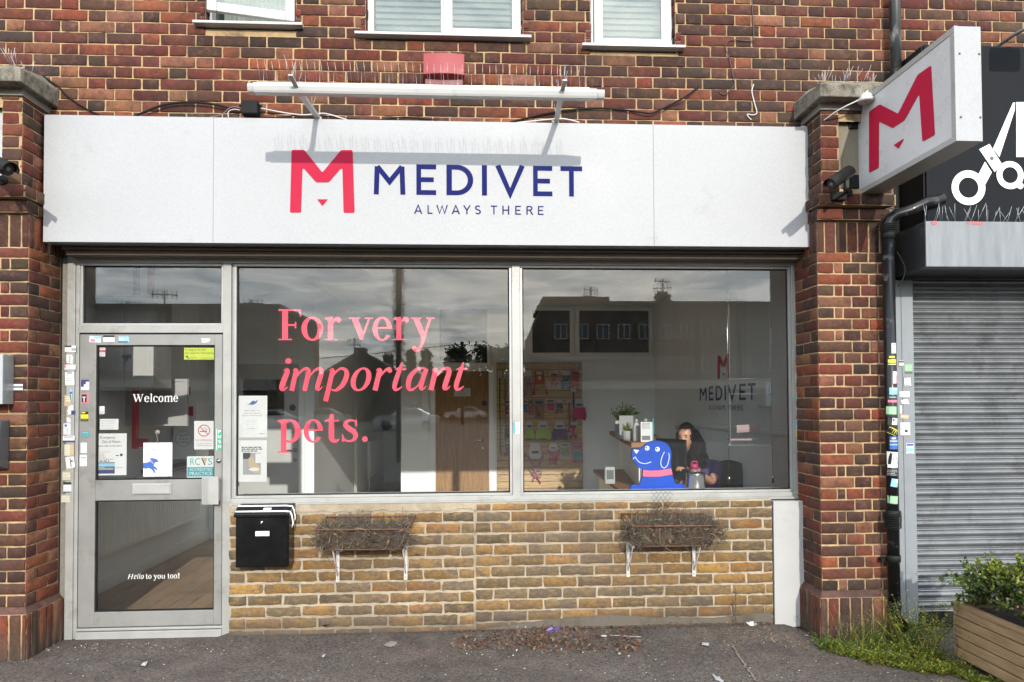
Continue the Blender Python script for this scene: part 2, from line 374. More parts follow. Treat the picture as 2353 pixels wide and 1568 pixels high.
def bricks(mb, O, u, n, w, h, bond, pal, seed, course=.0755, jb=.0075, z_off=0, holes=(), proud=.006, jit=.0008, rough_edge=1.0, flip=False, mortar_edge=True):
    r = random.Random(seed); O, u, n = Vector(O), Vector(u), Vector(n); v = Vector((0, 0, 1))
    if mb.c is None: mb.c = []
    inv = u.cross(v).dot(n) < 0
    def P(a, b, d): return O+u*a+v*b+n*d
    def emit(a0, a1, b0, b1, col):
        if a1-a0 < .012 or b1-b0 < .012: return
        na = max(2, int((a1-a0)/.028)); nb = max(2, int((b1-b0)/.026))
        ring = [(a0+(a1-a0)*k/na, b0) for k in range(na)]+[(a1, b0+(b1-b0)*k/nb) for k in range(nb)]
        ring += [(a1-(a1-a0)*k/na, b1) for k in range(na)]+[(a0, b1-(b1-b0)*k/nb) for k in range(nb)]
        ca, cb_ = (a0+a1)/2, (b0+b1)/2; ha, hb = (a1-a0)/2, (b1-b0)/2; m = len(ring); b = len(mb.v)
        d0 = proud+r.uniform(-.002, .003); tilt = r.uniform(-.0012, .0012); tb = r.uniform(-.001, .001)
        jj = [(r.gauss(0, jit)*rough_edge, r.gauss(0, jit)*rough_edge) for _ in ring]
        cm = r.uniform(.0, .0015)
        for lev in range(3):
            for k, (a, bb) in enumerate(ring):
                fa, fb = (a-ca)/ha, (bb-cb_)/hb
                corner = abs(fa) > .99 and abs(fb) > .99
                ins = (-.0004, .0, .003)[lev]+(cm if corner else 0)*(1 if lev else .5)
                aa = a-fa*ins*(1 if abs(fa) > .9 else .3)+jj[k][0]; b2 = bb-fb*ins*(1 if abs(fb) > .9 else .3)+jj[k][1]
                dd = (-.008, d0-.0025, d0)[lev]+(tilt*fa+tb*fb if lev else 0)
                mb.v.append(tuple(P(aa, b2, dd))); mb.c.append(col)
        mb.v.append(tuple(P(ca, cb_, d0+r.uniform(-.0008, .0012)))); mb.c.append(col)
        for lev in range(2):
            for k in range(m):
                q = [b+lev*m+k, b+lev*m+(k+1) % m, b+(lev+1)*m+(k+1) % m, b+(lev+1)*m+k]
                mb.f.append(q[::-1] if inv else q); mb.m.append(0); mb.sm.append(lev == 1)
        for k in range(m):
            q = [b+2*m+k, b+2*m+(k+1) % m, b+3*m]
            mb.f.append(q[::-1] if inv else q); mb.m.append(0); mb.sm.append(True)
    ch = h if bond == 'soldier' else course
    i0 = 0 if bond == 'soldier' else int(math.floor(-z_off/ch))-1
    i = i0
    while True:
        b0 = z_off+i*ch if bond != 'soldier' else 0
        b1 = b0+ch
        if b0 >= h-.005: break
        if b1 > .005:
            lo, hi = max(b0+jb/2, .001), min(b1-jb/2, h-.001)
            for (a0, a1, hd) in rows_pattern(bond, w, i, r):
                if flip: a0, a1 = w-a1, w-a0
                col = pal(r, hd, a0); parts = [(max(a0, .001), min(a1, w-.001))]
                wob = r.gauss(0, .0008)*rough_edge
                for (ha0, ha1, hb0, hb1) in holes:
                    if min(hi, hb1)-max(lo, hb0) > .01:
                        np_ = []
                        for (p, q) in parts:
                            if q <= ha0 or p >= ha1: np_.append((p, q))
                            else:
                                if p < ha0-.004: np_.append((p, ha0-.003))
                                if q > ha1+.004: np_.append((ha1+.003, q))
                        parts = np_
                for (p, q) in parts:
                    l2, h2 = lo, hi
                    for (ha0, ha1, hb0, hb1) in holes:
                        if p < ha1 and q > ha0:
                            if lo < hb1 < hi: l2 = max(l2, hb1)
                            if lo < hb0 < hi: h2 = min(h2, hb0)
                    emit(p, q, l2+wob, h2+wob, col)
        i += 1
        if bond == 'soldier': break
    # mortar bed, cut round the holes
    xs = sorted({0, w, *[min(max(x, 0), w) for hh in holes for x in hh[:2]]}); zs = sorted({0, h, *[min(max(x, 0), h) for hh in holes for x in hh[2:]]})
    for i in range(len(xs)-1):
        for j in range(len(zs)-1):
            ca, cb_ = (xs[i]+xs[i+1])/2, (zs[j]+zs[j+1])/2
            if any(a0 < ca < a1 and b0 < cb_ < b1 for a0, a1, b0, b1 in holes): continue
            q = [P(xs[i], zs[j], 0), P(xs[i+1], zs[j], 0), P(xs[i+1], zs[j+1], 0), P(xs[i], zs[j+1], 0)]
            b = len(mb.v); mb.v += [tuple(p) for p in q]; mb.c += [(.5, .5, .5, 1)]*4
            mb.f.append([b, b+1, b+2, b+3][::-1 if inv else 1]); mb.m.append(1); mb.sm.append(False)

XU = (1, 0, 0); NY = (0, -1, 0)
WALL, PIER, PUP, FR, YB = 5.02, 4.82, 4.74, 5.18, 5.10
bld = thing('brick_building', 'red brick parade building with white upper windows above the shopfront', 'building', (0, WALL, 0))
# window openings in the upper wall: x0,x1,z0(sill top),z1
WIN = [(-1.815, -1.21, 4.055, 5.20), (-.688, .298, 4.05, 5.20), (.735, 1.30, 4.04, 5.20)]
WIN = [(X(482, 5.09, 40), X(686, 5.09, 40), Z(72, 5.05), 5.2), (X(844, 5.09, 40), X(1200, 5.09, 40), Z(88, 5.05), 5.2), (X(1353, 5.09, 40), X(1545, 5.09, 40), Z(103, 5.05), 5.2)]
x0w, x1w, z0w, z1w = -4.7, 4.9, 3.30, 5.6
zj = at(248, 231, 5.02).z; xj = at(190, 231, 5.02).x
mb = MB(); holes = [(a-x0w, b-x0w, c-z0w-.05, d-z0w) for a, b, c, d in WIN]
ph = (zj-z0w) % .0755
bricks(mb, (x0w, WALL, z0w), XU, NY, x1w-x0w, z1w-z0w, 'flemish', red_pal(lambda a: .24+.24*max(0, min(1, (a-1.5)/5.5))), 11, z_off=ph, holes=holes)
# window reveals
for a, b, c, d in WIN:
    bricks(mb, (a, WALL, c-.05), (0, 1, 0), (1, 0, 0), .11, d-c+.05, 'side', red_pal(.3), 14, z_off=(ph-(c-.05-z0w)) % .0755)
    bricks(mb, (b, WALL, c-.05), (0, 1, 0), (-1, 0, 0), .11, d-c+.05, 'side', red_pal(.3), 15, z_off=(ph-(c-.05-z0w)) % .0755)
mb.build('upper_wall', [M['brick'], M['mortar']], bld)
# masonry behind the face bricks
mb = MB()
xs = [x0w]+[q for w in WIN for q in w[:2]]+[x1w]
for i in range(0, 8, 2): mb.box(xs[i], xs[i+1], WALL+.012, WALL+.28, 2.66, 5.6)
for w in WIN: mb.box(w[0], w[1], WALL+.012, WALL+.28, 2.66, w[2]-.06)
mb.build('wall_core', M['render'], bld)
# patched corners beside the sills
mb = MB(); mb.c = []
for a, b, c, d in WIN:
    for x in (a-.034, b+.003):
        for k in range(2): bricks(mb, (x, WALL-.0095, c-.02+k*.062), XU, NY, .032, .05, 'soldier', lambda r, h, a: (.17, .02, .012, 1), int(99+x*10))
mb.build('patch_brick', [M['brick'], M['render']], bld)

# piers: plinth, shaft, string course, soldier course, panelled head, stone cap
zS0, zS1, zC = 2.575, 2.785, 3.525
def pier(xi, s, seed):
    """xi: inner edge, s=+1 pier extends to +x"""
    w = .474; xa = xi if s > 0 else xi-w; pr = thing  # parts hang on the building
    mb = MB(); mb.c = []
    pal = red_pal(.33 if s < 0 else .38); pz = .32
    sN = (-1, 0, 0) if s > 0 else (1, 0, 0)
    # plinth: upright bricks, slightly proud, with splayed brick-on-edge top
    bricks(mb, (xa-.03, PIER-.035, 0), XU, NY, w+.06, .285, 'soldier', pal, seed+1, jit=.0012)
    bricks(mb, (xi-s*.03, PIER-.035, 0), (0, 1, 0), sN, .40, .285, 'soldier', pal, seed+2, jit=.0012)
    for (p0, p1, n) in (((xa-.03, PIER-.035), (xa+w+.03, PIER-.035), 9), ):
        pass
    b = len(mb.v)
    q = [(xa-.032, PIER-.037, .285), (xa+w+.032, PIER-.037, .285), (xa+w+.032, FR, .285), (xa-.032, FR, .285), (xa, PIER, .325), (xa+w, PIER, .325), (xa+w, FR, .325), (xa, FR, .325)]
    mb.v += q; mb.c += [(.11, .055, .04, 1)]*8
    for f in ((0, 1, 5, 4), (1, 2, 6, 5), (3, 0, 4, 7)): mb.f.append([b+i for i in f]); mb.m.append(0); mb.sm.append(False)
    # shaft
    H = zS0-.32
    bricks(mb, (xa, PIER, .32), XU, NY, w, H, 'pier', pal, seed+3, jb=.0105, flip=s < 0)
    bricks(mb, (xi, PIER, .32), (0, 1, 0), sN, .36, H, 'side', pal, seed+4)
    # soldier course
    bricks(mb, (xa, PIER, zS0), XU, NY, w, zS1-zS0, 'soldier', red_pal(.55), seed+5)
    bricks(mb, (xi, PIER, zS0), (0, 1, 0), sN, .36, zS1-zS0, 'soldier', red_pal(.6), seed+6)
    # two oversailing courses with shadow gaps
    for k, (z, pj) in enumerate(((zS1+.006, .035), (zS1+.092, .085))):
        bricks(mb, (xa-pj*.3, PIER-pj, z), XU, NY, w+pj*.6, .072, 'flemish', red_pal(.5), seed+7+k)
        bricks(mb, (xi-s*pj*.3, PIER-pj, z), (0, 1, 0), sN, .36+pj, .072, 'side', red_pal(.5), seed+9+k)
        b = len(mb.v); zt = z+.073
        mb.v += [(xa-pj*.3, PIER-pj, z-.001), (xa+w+pj*.3, PIER-pj, z-.001), (xa+w, PIER+.02, z-.001), (xa, PIER+.02, z-.001)]
        mb.v += [(xa-pj*.3, PIER-pj, zt), (xa+w+pj*.3, PIER-pj, zt), (xa+w, PIER+.02, zt), (xa, PIER+.02, zt)]; mb.c += [(.3, .3, .3, 1)]*8
        for f in ((0, 3, 2, 1), (4, 5, 6, 7)): mb.f.append([b+i for i in f]); mb.m.append(1); mb.sm.append(False)
    # head with recessed panel
    z0 = zS1+.168; Hh = zC-z0
    hole = (.118, w-.118, .03, Hh-.09)
    bricks(mb, (xa, PUP, z0), XU, NY, w, Hh, 'flemish', pal, seed+12, holes=[hole])
    bricks(mb, (xi, PUP, z0), (0, 1, 0), sN, .3, Hh, 'side', red_pal(.55), seed+13)
    b = len(mb.v)
    for (xx) in (xa+.118, xa+w-.118):
        mb.v += [(xx, PUP, z0), (xx, PUP+.05, z0), (xx, PUP+.05, zC-.09), (xx, PUP, zC-.09)]; mb.c += [(.3, .3, .3, 1)]*4
        mb.f.append([len(mb.v)-4+i for i in range(4)]); mb.m.append(1); mb.sm.append(False)
    o = mb.build('pier', [M['brick'], M['mortar']], bld)
    c = MB(); c.box(xa+.01, xa+w-.01, PIER+.008, FR+.05, 0, zS1+.16); c.box(xa+.01, xa+w-.01, PUP+.06, WALL, zS1+.16, zC-.01)
    c.build('pier_core', M['render'], o)
    c = MB(); c.box(xa+.119, xa+w-.119, PUP+.045, PUP+.059, z0, zC-.091)
    c.build('panel', flat('panel_cement', (.25, .22, .16), .85, bump=.6, dirt=((.2, .17, .13), .4, 7)) if s > 0 else flat('panel_white', (.5, .5, .5), .8, bump=.6, dirt=((.3, .3, .3), .4, 7)), o)
    # cap stone: oversailing, weathered back to the wall
    ov = .062; cz = 3.548; y0 = PUP-.125; ch = .085; rise = .125 if s < 0 else .13
    c = MB(); xl, xr = xa-ov, xa+w+ov
    v = [(xl, y0, cz), (xr, y0, cz), (xr, WALL+.01, cz), (xl, WALL+.01, cz), (xl, y0, cz+ch), (xr, y0, cz+ch), (xr, WALL+.01, cz+ch+rise*.25), (xl, WALL+.01, cz+ch+rise*.25),
         (xl+.12, y0+.15, cz+ch+rise*.62), (xr-.12, y0+.15, cz+ch+rise*.62), (xr-.1, WALL+.01, cz+ch+rise), (xl+.1, WALL+.01, cz+ch+rise)]
    c.add(v, [(0, 3, 2, 1), (0, 1, 5, 4), (1, 2, 6, 5), (3, 0, 4, 7), (2, 3, 7, 11, 10, 6), (4, 5, 9, 8), (8, 9, 10, 11), (5, 6, 10, 9), (7, 4, 8, 11)])
    k = MB(); k.box(xa-.012, xa+w+.012, PUP-.02, WALL, zC-.02, cz)
    k.build('bed_course', M['render'], o)
    cap = c.build('cap_stone', M['stone'], o, bevel=.008)
    # bird spikes on the cap
    sp = MB(); r = random.Random(seed)
    for yy in (y0+.2, y0+.29):
        z = cz+ch+rise*.66; sp.box(xl+.1, xr-.1, yy-.008, yy+.008, z-.012, z+.004)
        for q in range(14):
            x = r.uniform(xl+.1, xr-.1); sp.tube([(x, yy, z), (x+r.uniform(-.05, .05), yy+r.uniform(-.08, .03), z+r.uniform(.07, .12))], .0013, 5)
    sp.build('bird_spikes', M['galv'], o)
    return xa, w
LPX = -2.852; RPX = 2.252
pier(LPX, -1, 200); pier(RPX, 1, 300)
# neighbour's face further left of the left pier
mb = MB(); mb.c = []
bricks(mb, (-4.7, WALL, 0), XU, NY, 1.38, 3.3, 'flemish', red_pal(.3), 41)
mb.build('side_wall_face', [M['brick'], M['mortar']], bld)

# stock-brick stall riser, two panels meeting at a straight joint
zT = Z(1158, YB, 900)
st = MB(); st.c = []
xa, xb_, xc = X(527, YB, 1300), X(1089, YB, 1300), X(1775, YB, 1300)
bricks(st, (xa, YB, 0), XU, NY, xb_-xa, zT-.035, 'stretcher', stock_pal, 51, course=.0775, jb=.0165, z_off=-.012, jit=.0024, rough_edge=1, proud=.004)
bricks(st, (xb_+.014, YB, 0), XU, NY, xc-xb_-.014, zT-.01, 'stretcher', stock_pal, 52, course=.0755, jb=.013, z_off=.008, jit=.0018, proud=.004)
so_ = tag(st.build('low_brick_wall', [M['stock'], M['mortar_y']]), 'low yellow stock brick wall under the shop window', 'wall')
mb = MB(); mb.box(xa, xc, YB+.006, FR+.1, 0, zT); mb.build('wall_core', M['mortar_y'], so_)
mb = MB(); r = random.Random(3); n = 40; pts = []
for k in range(n+1): pts.append((xa+(xb_-xa+.02)*k/n, zT-.034-r.uniform(0, .02)))
mb.prism([(xa, zT+.001)]+pts+[(xb_+.02, zT+.001)], YB-.007, YB+.02)
mb.build('mortar_fillet', M['mortar_y'], so_)
mb = MB(); pts = [(X(x, YB, 1400), Z(y, YB, x)) for x, y in ((1040, 1456), (1250, 1425), (1400, 1412), (1500, 1418), (1640, 1420), (1770, 1406))]
mb.prism(pts+[(xc, 0), (pts[0][0], 0)], YB-.01, YB+.02); mb.build('cement_skirt', flat('dirty_skirt', (.13, .11, .085), .9, bump=.8, dirt=((.06, .045, .035), .5, 6)), so_)

# upper windows
def bar(mb, x0, x1, z0, z1, y0, y1, t, m=0):           # rectangular ring
    mb.box(x0, x0+t, y0, y1, z0, z1, m); mb.box(x1-t, x1, y0, y1, z0, z1, m)
    mb.box(x0+t, x1-t, y0+.0015, y1-.001, z0, z0+t, m); mb.box(x0+t, x1-t, y0+.0015, y1-.001, z1-t, z1, m)
M['blind'] = mat('blind', (.34, .35, .31), .6, var=.03)
M['glass_up'] = glass_mat('glass_upper', (.80, .86, .84), 2.0)
labels = []
for wi, (a, b, c, d) in enumerate(WIN):
    wv = thing('window', None, None, ((a+b)/2, 5.09, c)); wv.parent = bld; wv.matrix_parent_inverse = Matrix.Translation(-bld.location)
    def kid(mb, name, mt, bevel=0):
        return mb.build(name, mt, wv, bevel=bevel)
    f = MB(); bar(f, a, b, c-.03, d, 5.075, 5.135, .048)
    if wi == 1: f.box((a+b)/2-.03, (a+b)/2+.03, 5.077, 5.133, c+.018, d-.048)
    kid(f, 'frame', M['upvc'], .004)
    s = MB(); zs = c-.0
    sill = MB(); sill.xprism([(4.955, zs-.038), (4.955, zs-.020), (5.09, zs-.004), (5.09, zs-.038)], a-.065, b+.055); kid(sill, 'sill', M['upvc'], .003)
    cs = MB(); gl = MB()
    if wi == 0:
        Rz = RD(13)
        def rt(x, y, z): dx, dy = x-(b-.02), y-5.075; return (b-.02+dx*cos(Rz)-dy*sin(Rz), 5.075+dx*sin(Rz)+dy*cos(Rz), z)
        bar(cs, a+.02, b-.02, c+.026, d-.04, 5.035, 5.074, .062); cs.v = [rt(*p) for p in cs.v]
        gl.box(a+.08, b-.08, 5.048, 5.054, c+.086, d-.1); gl.v = [rt(*p) for p in gl.v]
    elif wi == 1:
        bar(cs, (a+b)/2-.01, b-.012, c+.0, d-.04, 5.045, 5.0745, .062)
        gl.box(a+.047, (a+b)/2-.03, 5.10, 5.106, c+.016, d-.05); gl.box((a+b)/2+.05, b-.07, 5.055, 5.061, c+.06, d-.1)
    else:
        bar(cs, a+.03, b-.03, c+.0, d-.04, 5.045, 5.0745, .062); gl.box(a+.09, b-.09, 5.055, 5.061, c+.06, d-.1)
    kid(cs, 'casement', M['upvc'], .006); kid(gl, 'pane', M['glass_up'])
    if wi < 2 or True:
        bl = MB(); z = c+.02
        while z < d-.05 and wi:
            bl.obox(((a+b)/2, 5.165, z), ((b-a)/2-.05, 0, 0), (0, .012, .021), (0, -.0006, .0004)); z += .044
        if wi: kid(bl, 'blind', M['blind'])
        else:
            n = 60; v = []; f_ = []
            for k in range(n+1):
                x = a+.03+(b-a-.06)*k/n; y = 5.17+.012*sin(k*.9)+.006*sin(k*2.3); v += [(x, y, c+.02), (x, y, d)]
            for k in range(n): f_.append((2*k, 2*k+2, 2*k+3, 2*k+1))
            bl.add(v, f_, 0, True); kid(bl, 'net_curtain', M['blind'])
    bk = MB(); bk.box(a-.1, b+.1, 5.33, 5.36, c-.2, d+.1); kid(bk, 'black_backing', M['black_matt'])  # black sheet in place of the unlit room behind the window
# parapet top and roof slab of the building
mb = MB(); mb.box(x0w, x1w, WALL-.03, WALL+.3, 5.6, 5.68); mb.build('coping', M['stone'], bld)
# ================================================================ lettering
def smooth(pts, sub=6):
    """Catmull-Rom through (x,z,w)"""
    if len(pts) < 3: return pts
    out = []
    P = [pts[0]]+list(pts)+[pts[-1]]
    for i in range(1, len(P)-2):
        for k in range(sub):
            t = k/sub; a, b, c, d = P[i-1], P[i], P[i+1], P[i+2]
            out.append(tuple(.5*((2*b[j])+(-a[j]+c[j])*t+(2*a[j]-5*b[j]+4*c[j]-d[j])*t*t+(-a[j]+3*b[j]-3*c[j]+d[j])*t**3) for j in range(3)))
    out.append(pts[-1]); return out
def ribbon(pts, sm=True):
    q = smooth(pts) if sm else pts; L_, R_ = [], []
    for i, p in enumerate(q):
        a, b = q[max(i-1, 0)], q[min(i+1, len(q)-1)]
        dx, dz = b[0]-a[0], b[1]-a[1]; l = math.hypot(dx, dz) or 1; w = p[2]/2
        L_.append((p[0]-dz/l*w, p[1]+dx/l*w)); R_.append((p[0]+dz/l*w, p[1]-dx/l*w))
    return [[L_[i], L_[i+1], R_[i+1], R_[i]] for i in range(len(q)-1)]
def line(x0, z0, x1, z1, w):
    return ribbon([(x0, z0, w), (x1, z1, w)], False)
def rect(x0, x1, z0, z1): return [[(x0, z0), (x1, z0), (x1, z1), (x0, z1)]]
def ell(cx, cz, ax, az, bx, bz, a0=0, a1=360, n=36, ox=0):
    """ring between outer (ax,az) and inner (bx,bz) ellipses"""
    out = []
    for k in range(n):
        t0 = RD(a0+(a1-a0)*k/n); t1 = RD(a0+(a1-a0)*(k+1)/n)
        out.append([(cx+ax*cos(t0), cz+az*sin(t0)), (cx+ax*cos(t1), cz+az*sin(t1)), (cx+ox+bx*cos(t1), cz+bz*sin(t1)), (cx+ox+bx*cos(t0), cz+bz*sin(t0))])
    return out
def disc(cx, cz, r, n=18): return [[(cx+r*cos(2*pi*k/n), cz+r*sin(2*pi*k/n)) for k in range(n)]]
def slab(x0, x1, z, th=.06):                           # bracketed foot serif
    return [[(x0, z), (x1, z), (x1, z+th*.75), (x0, z+th*.75)]]
SH = .235
def serif(ch):
    """upright book-face glyph, x height 1: (strokes, advance width)"""
    if ch == 'F': return [rect(.16, .42, .04, 1.32), slab(0, .6, 0, .08), slab(0, .98, 1.27, .11), [[(.86, 1.33), (.98, 1.33), (1.0, 1.03), (.94, 1.03)]], rect(.40, .78, .62, .70), [[(.70, .52), (.78, .52), (.78, .80), (.72, .80)]]], 1.02
    if ch == 'o': return [ell(.49, .5, .49, .53, .235, .44)], .98
    if ch == 'r': return [rect(.13, .13+SH, .04, .94), slab(0, .56, 0, .075), [[(0, .98), (0, .92), (.14, .86), (.30, .86), (.37, 1.03), (.3, 1.03)]], ribbon([(.33, .70, .07), (.42, .86, .10), (.53, .95, .14), (.62, .93, .17)]), disc(.61, .885, .115)], .74
    if ch == 'v': return [[[(.10, .96), (.37, .96), (.62, .25), (.53, 0), (.47, 0)]], [[(.80, .96), (.90, .96), (.56, 0), (.50, .04), (.55, .20)]], slab(0, .47, .93, .08), slab(.66, 1.02, .93, .08)], 1.02
    if ch == 'y': return [[[(.10, .96), (.37, .96), (.64, .22), (.56, 0), (.50, .0)]], ribbon([(.86, .96, .10), (.72, .55, .11), (.56, .04, .13), (.42, -.32, .13), (.28, -.45, .15), (.18, -.42, .13)]), disc(.17, -.36, .105), slab(0, .47, .93, .08), slab(.68, 1.04, .93, .08)], 1.04
    if ch == 'e': return [ell(.45, .5, .45, .53, .215, .45, 0, 325, 34), rect(.2, .86, .50, .575), [[(.80, .575), (.90, .575), (.9, .50), (.66, .50), (.66, .575)]]], .88
    if ch == 'p': return [rect(.14, .38, -.42, .94), slab(0, .54, -.47, .08), [[(0, .98), (0, .92), (.14, .86), (.32, .86), (.39, 1.03), (.32, 1.03)]], ell(.55, .5, .45, .53, .205, .43, -115, 118, 30, -.02), ribbon([(.33, .86, .05), (.43, .95, .09)], False), ribbon([(.34, .10, .05), (.44, .03, .09)], False)], 1.0
    if ch == 't': return [ribbon([(.30, 1.22, .16), (.29, .9, .22), (.29, .25, .24), (.34, .08, .2), (.48, .04, .14), (.62, .12, .05)]), rect(0, .6, .91, .99), [[(.0, .91), (.02, .97), (.18, 1.05), (.26, 1.27), (.38, 1.27), (.38, .95)]]], .64
    if ch == 's': return [ribbon([(.58, .78, .05), (.52, .92, .08), (.36, .97, .10), (.20, .89, .15), (.17, .73, .20), (.33, .57, .23), (.49, .44, .22), (.56, .25, .18), (.46, .08, .13), (.29, .03, .09), (.12, .10, .08), (.05, .26, .05)]), [[(.52, .98), (.61, 1.0), (.61, .68), (.56, .68)]], [[(.02, .0), (.11, .02), (.07, .34), (.02, .34)]]], .66
    if ch == '.': return [disc(.13, .11, .13)], .3
    if ch == 'W': return [line(.18, 1.28, .50, .06, .19), line(.50, .06, .80, 1.0, .08), line(.78, 1.28, 1.12, .06, .19), line(1.12, .06, 1.44, 1.28, .08), slab(0, .42, 1.26, .08), slab(.62, 1.0, 1.26, .08), slab(1.24, 1.62, 1.26, .08)], 1.58
    if ch == 'l': return [rect(.12, .33, .04, 1.42), slab(0, .46, 0, .08), slab(0, .3, 1.36, .08)], .48
    if ch == 'c': return [ell(.44, .5, .44, .53, .22, .44, 42, 322, 30), disc(.74, .80, .12)], .84
    if ch == 'm': return [rect(.12, .33, .04, .94), rect(.70, .91, .04, .75), rect(1.28, 1.49, .04, .75), slab(0, .46, 0, .08), slab(.58, 1.03, 0, .08), slab(1.16, 1.62, 0, .08), slab(0, .3, .9, .08), ribbon([(.28, .72, .06), (.42, .9, .1), (.62, .98, .14), (.79, .88, .2), (.805, .7, .21)]), ribbon([(.87, .72, .06), (1.0, .9, .1), (1.2, .98, .14), (1.37, .88, .2), (1.385, .7, .21)])], 1.64
    if ch == 'u': return [rect(.12, .33, .25, .96), rect(.74, .95, .04, .96), slab(0, .3, .9, .08), slab(.62, .9, .9, .08), slab(.85, 1.08, 0, .08), ribbon([(.225, .3, .21), (.26, .1, .19), (.42, .03, .13), (.6, .1, .09), (.76, .27, .06)])], 1.08
    if ch == '!': return [disc(.12, .11, .12), [[(.02, 1.35), (.24, 1.35), (.16, .36), (.09, .36)]]], .3
    return [], .38
def italic(ch):
    """italic glyph, x height 1, already slanted"""
    s = .23
    def sh(x, z): return x+z*s
    def R_(pts, sm=True): return ribbon([(sh(x, z), z, w) for x, z, w in pts], sm)
    stem = lambda x, z0, z1, w=.215: R_([(x, z0, w), (x, z1, w)], False)
    if ch == 'i': return [R_([(.03, .88, .04), (.14, .97, .1), (.19, .85, .18), (.16, .6, .215), (.13, .2, .215), (.17, .05, .13), (.28, .08, .07), (.36, .2, .03)]), [[(sh(.12, 1.32)+.125*cos(2*pi*k/16), 1.32+.125*sin(2*pi*k/16)) for k in range(16)]]], .42
    if ch == 'm': return [stem(.18, 0, .8), R_([(.03, .88, .04), (.13, .96, .1), (.2, .86, .2), (.18, .7, .215)]), stem(.76, 0, .75), R_([(.22, .5, .05), (.36, .8, .08), (.55, .97, .13), (.72, .93, .18), (.77, .75, .215)]), R_([(.8, .5, .05), (.94, .8, .08), (1.13, .97, .13), (1.3, .93, .18), (1.35, .75, .215), (1.31, .2, .215), (1.35, .05, .13), (1.46, .08, .07), (1.54, .2, .03)])], 1.58
    if ch == 'n': return [stem(.18, 0, .8), R_([(.03, .88, .04), (.13, .96, .1), (.2, .86, .2), (.18, .7, .215)]), R_([(.22, .5, .05), (.36, .8, .08), (.55, .97, .13), (.72, .93, .18), (.77, .75, .215), (.73, .2, .215), (.77, .05, .13), (.88, .08, .07), (.96, .2, .03)])], 1.0
    if ch == 'p': return [R_([(.17, -.47, .22), (.17, .8, .215)], False), R_([(.02, .88, .04), (.12, .96, .1), (.19, .86, .2), (.17, .7, .215)]), R_([(.2, .5, .05), (.32, .8, .08), (.52, .98, .11), (.76, .9, .18), (.86, .66, .225), (.78, .28, .22), (.58, .05, .15), (.4, .02, .08), (.24, .1, .05)])], 1.0
    if ch == 'o': return [[[(sh(x, z), z) for x, z in q] for q in ell(.46, .5, .46, .53, .225, .44)]], .93
    if ch == 'r': return [stem(.18, 0, .8), R_([(.03, .88, .04), (.13, .96, .1), (.2, .86, .2), (.18, .7, .215)]), R_([(.22, .5, .05), (.34, .78, .08), (.48, .95, .13), (.62, .95, .17)]), disc(sh(.6, .89), .89, .105)], .72
    if ch == 't': return [R_([(.24, 1.24, .05), (.22, 1.0, .16), (.18, .7, .21), (.14, .25, .215), (.2, .06, .17), (.34, .05, .1), (.5, .18, .04)]), [[(sh(-.02, .91), .91), (sh(.52, .91), .91), (sh(.52, .98), .98), (sh(.02, .98), .98)]], [[(sh(0, .95), .95), (sh(.2, 1.08), 1.08), (sh(.19, 1.25), 1.25), (sh(.27, 1.25), 1.25), (sh(.27, .95), .95)]]], .54
    if ch == 'a': return [R_([(.80, .94, .06), (.62, .99, .1), (.38, .93, .16), (.16, .65, .215), (.12, .3, .225), (.22, .06, .17), (.38, .04, .1), (.56, .2, .06), (.7, .5, .05)]), R_([(.8, .97, .2), (.74, .55, .21), (.72, .22, .215), (.77, .05, .13), (.88, .08, .07), (.96, .2, .03)])], .98
    if ch == 'H': return [stem(.15, 0, 1.32, .18), stem(.85, 0, 1.32, .18), R_([(.15, .68, .08), (.85, .68, .08)], False), R_([(0, .03, .06), (.34, .03, .06)], False), R_([(.7, .03, .06), (1.02, .03, .06)], False), R_([(0, 1.29, .06), (.34, 1.29, .06)], False), R_([(.7, 1.29, .06), (1.02, 1.29, .06)], False)], 1.08
    if ch == 'e': return [R_([(.14, .48, .06), (.42, .52, .08), (.66, .68, .12), (.66, .88, .13), (.48, .98, .1), (.25, .86, .17), (.12, .5, .22), (.2, .12, .18), (.42, .03, .11), (.7, .2, .05)])], .78
    if ch == 'l': return [R_([(.06, 1.36, .06), (.18, 1.38, .14), (.17, 1.1, .2), (.13, .25, .2), (.17, .05, .13), (.34, .15, .04)])], .4
    return serif(ch)
def glyph_mesh(glyphs, Y, fx, fz, step=.00006, mb=None, m=0):
    """glyphs: list of (strokes, x offset); fx,fz map glyph units to world"""
    mb = mb or MB(); k = 0
    for strokes, ox in glyphs:
        for st_ in strokes:
            k += 1; y = Y-step*(k % 12)
            for poly in st_:
                pts = [(fx(p[0]+ox, p[1]), fz(p[0]+ox, p[1])) for p in poly]
                A = sum(pts[i][0]*pts[(i+1) % len(pts)][1]-pts[(i+1) % len(pts)][0]*pts[i][1] for i in range(len(pts)))
                if abs(A) < 1e-12: continue
                if A < 0: pts = pts[::-1]
                mb.add([(p[0], y, p[1]) for p in pts], [tuple(range(len(pts)))], m)
    return mb
def write(chars, spans, base, xh, Y, face=serif, mb=None, m=0):
    """each letter fitted to its own horizontal span (world x) on a baseline"""
    mb = mb or MB()
    for ch, (x0, x1) in zip(chars, spans):
        st_, adv = face(ch); xsx = [p[0] for s_ in st_ for q in s_ for p in q]; a, b = min(xsx), max(xsx); k = (x1-x0)/(b-a)
        glyph_mesh([(st_, 0)], Y, lambda x, z: x0+(x-a)*k, lambda x, z: base+z*xh, mb=mb, m=m)
    return mb
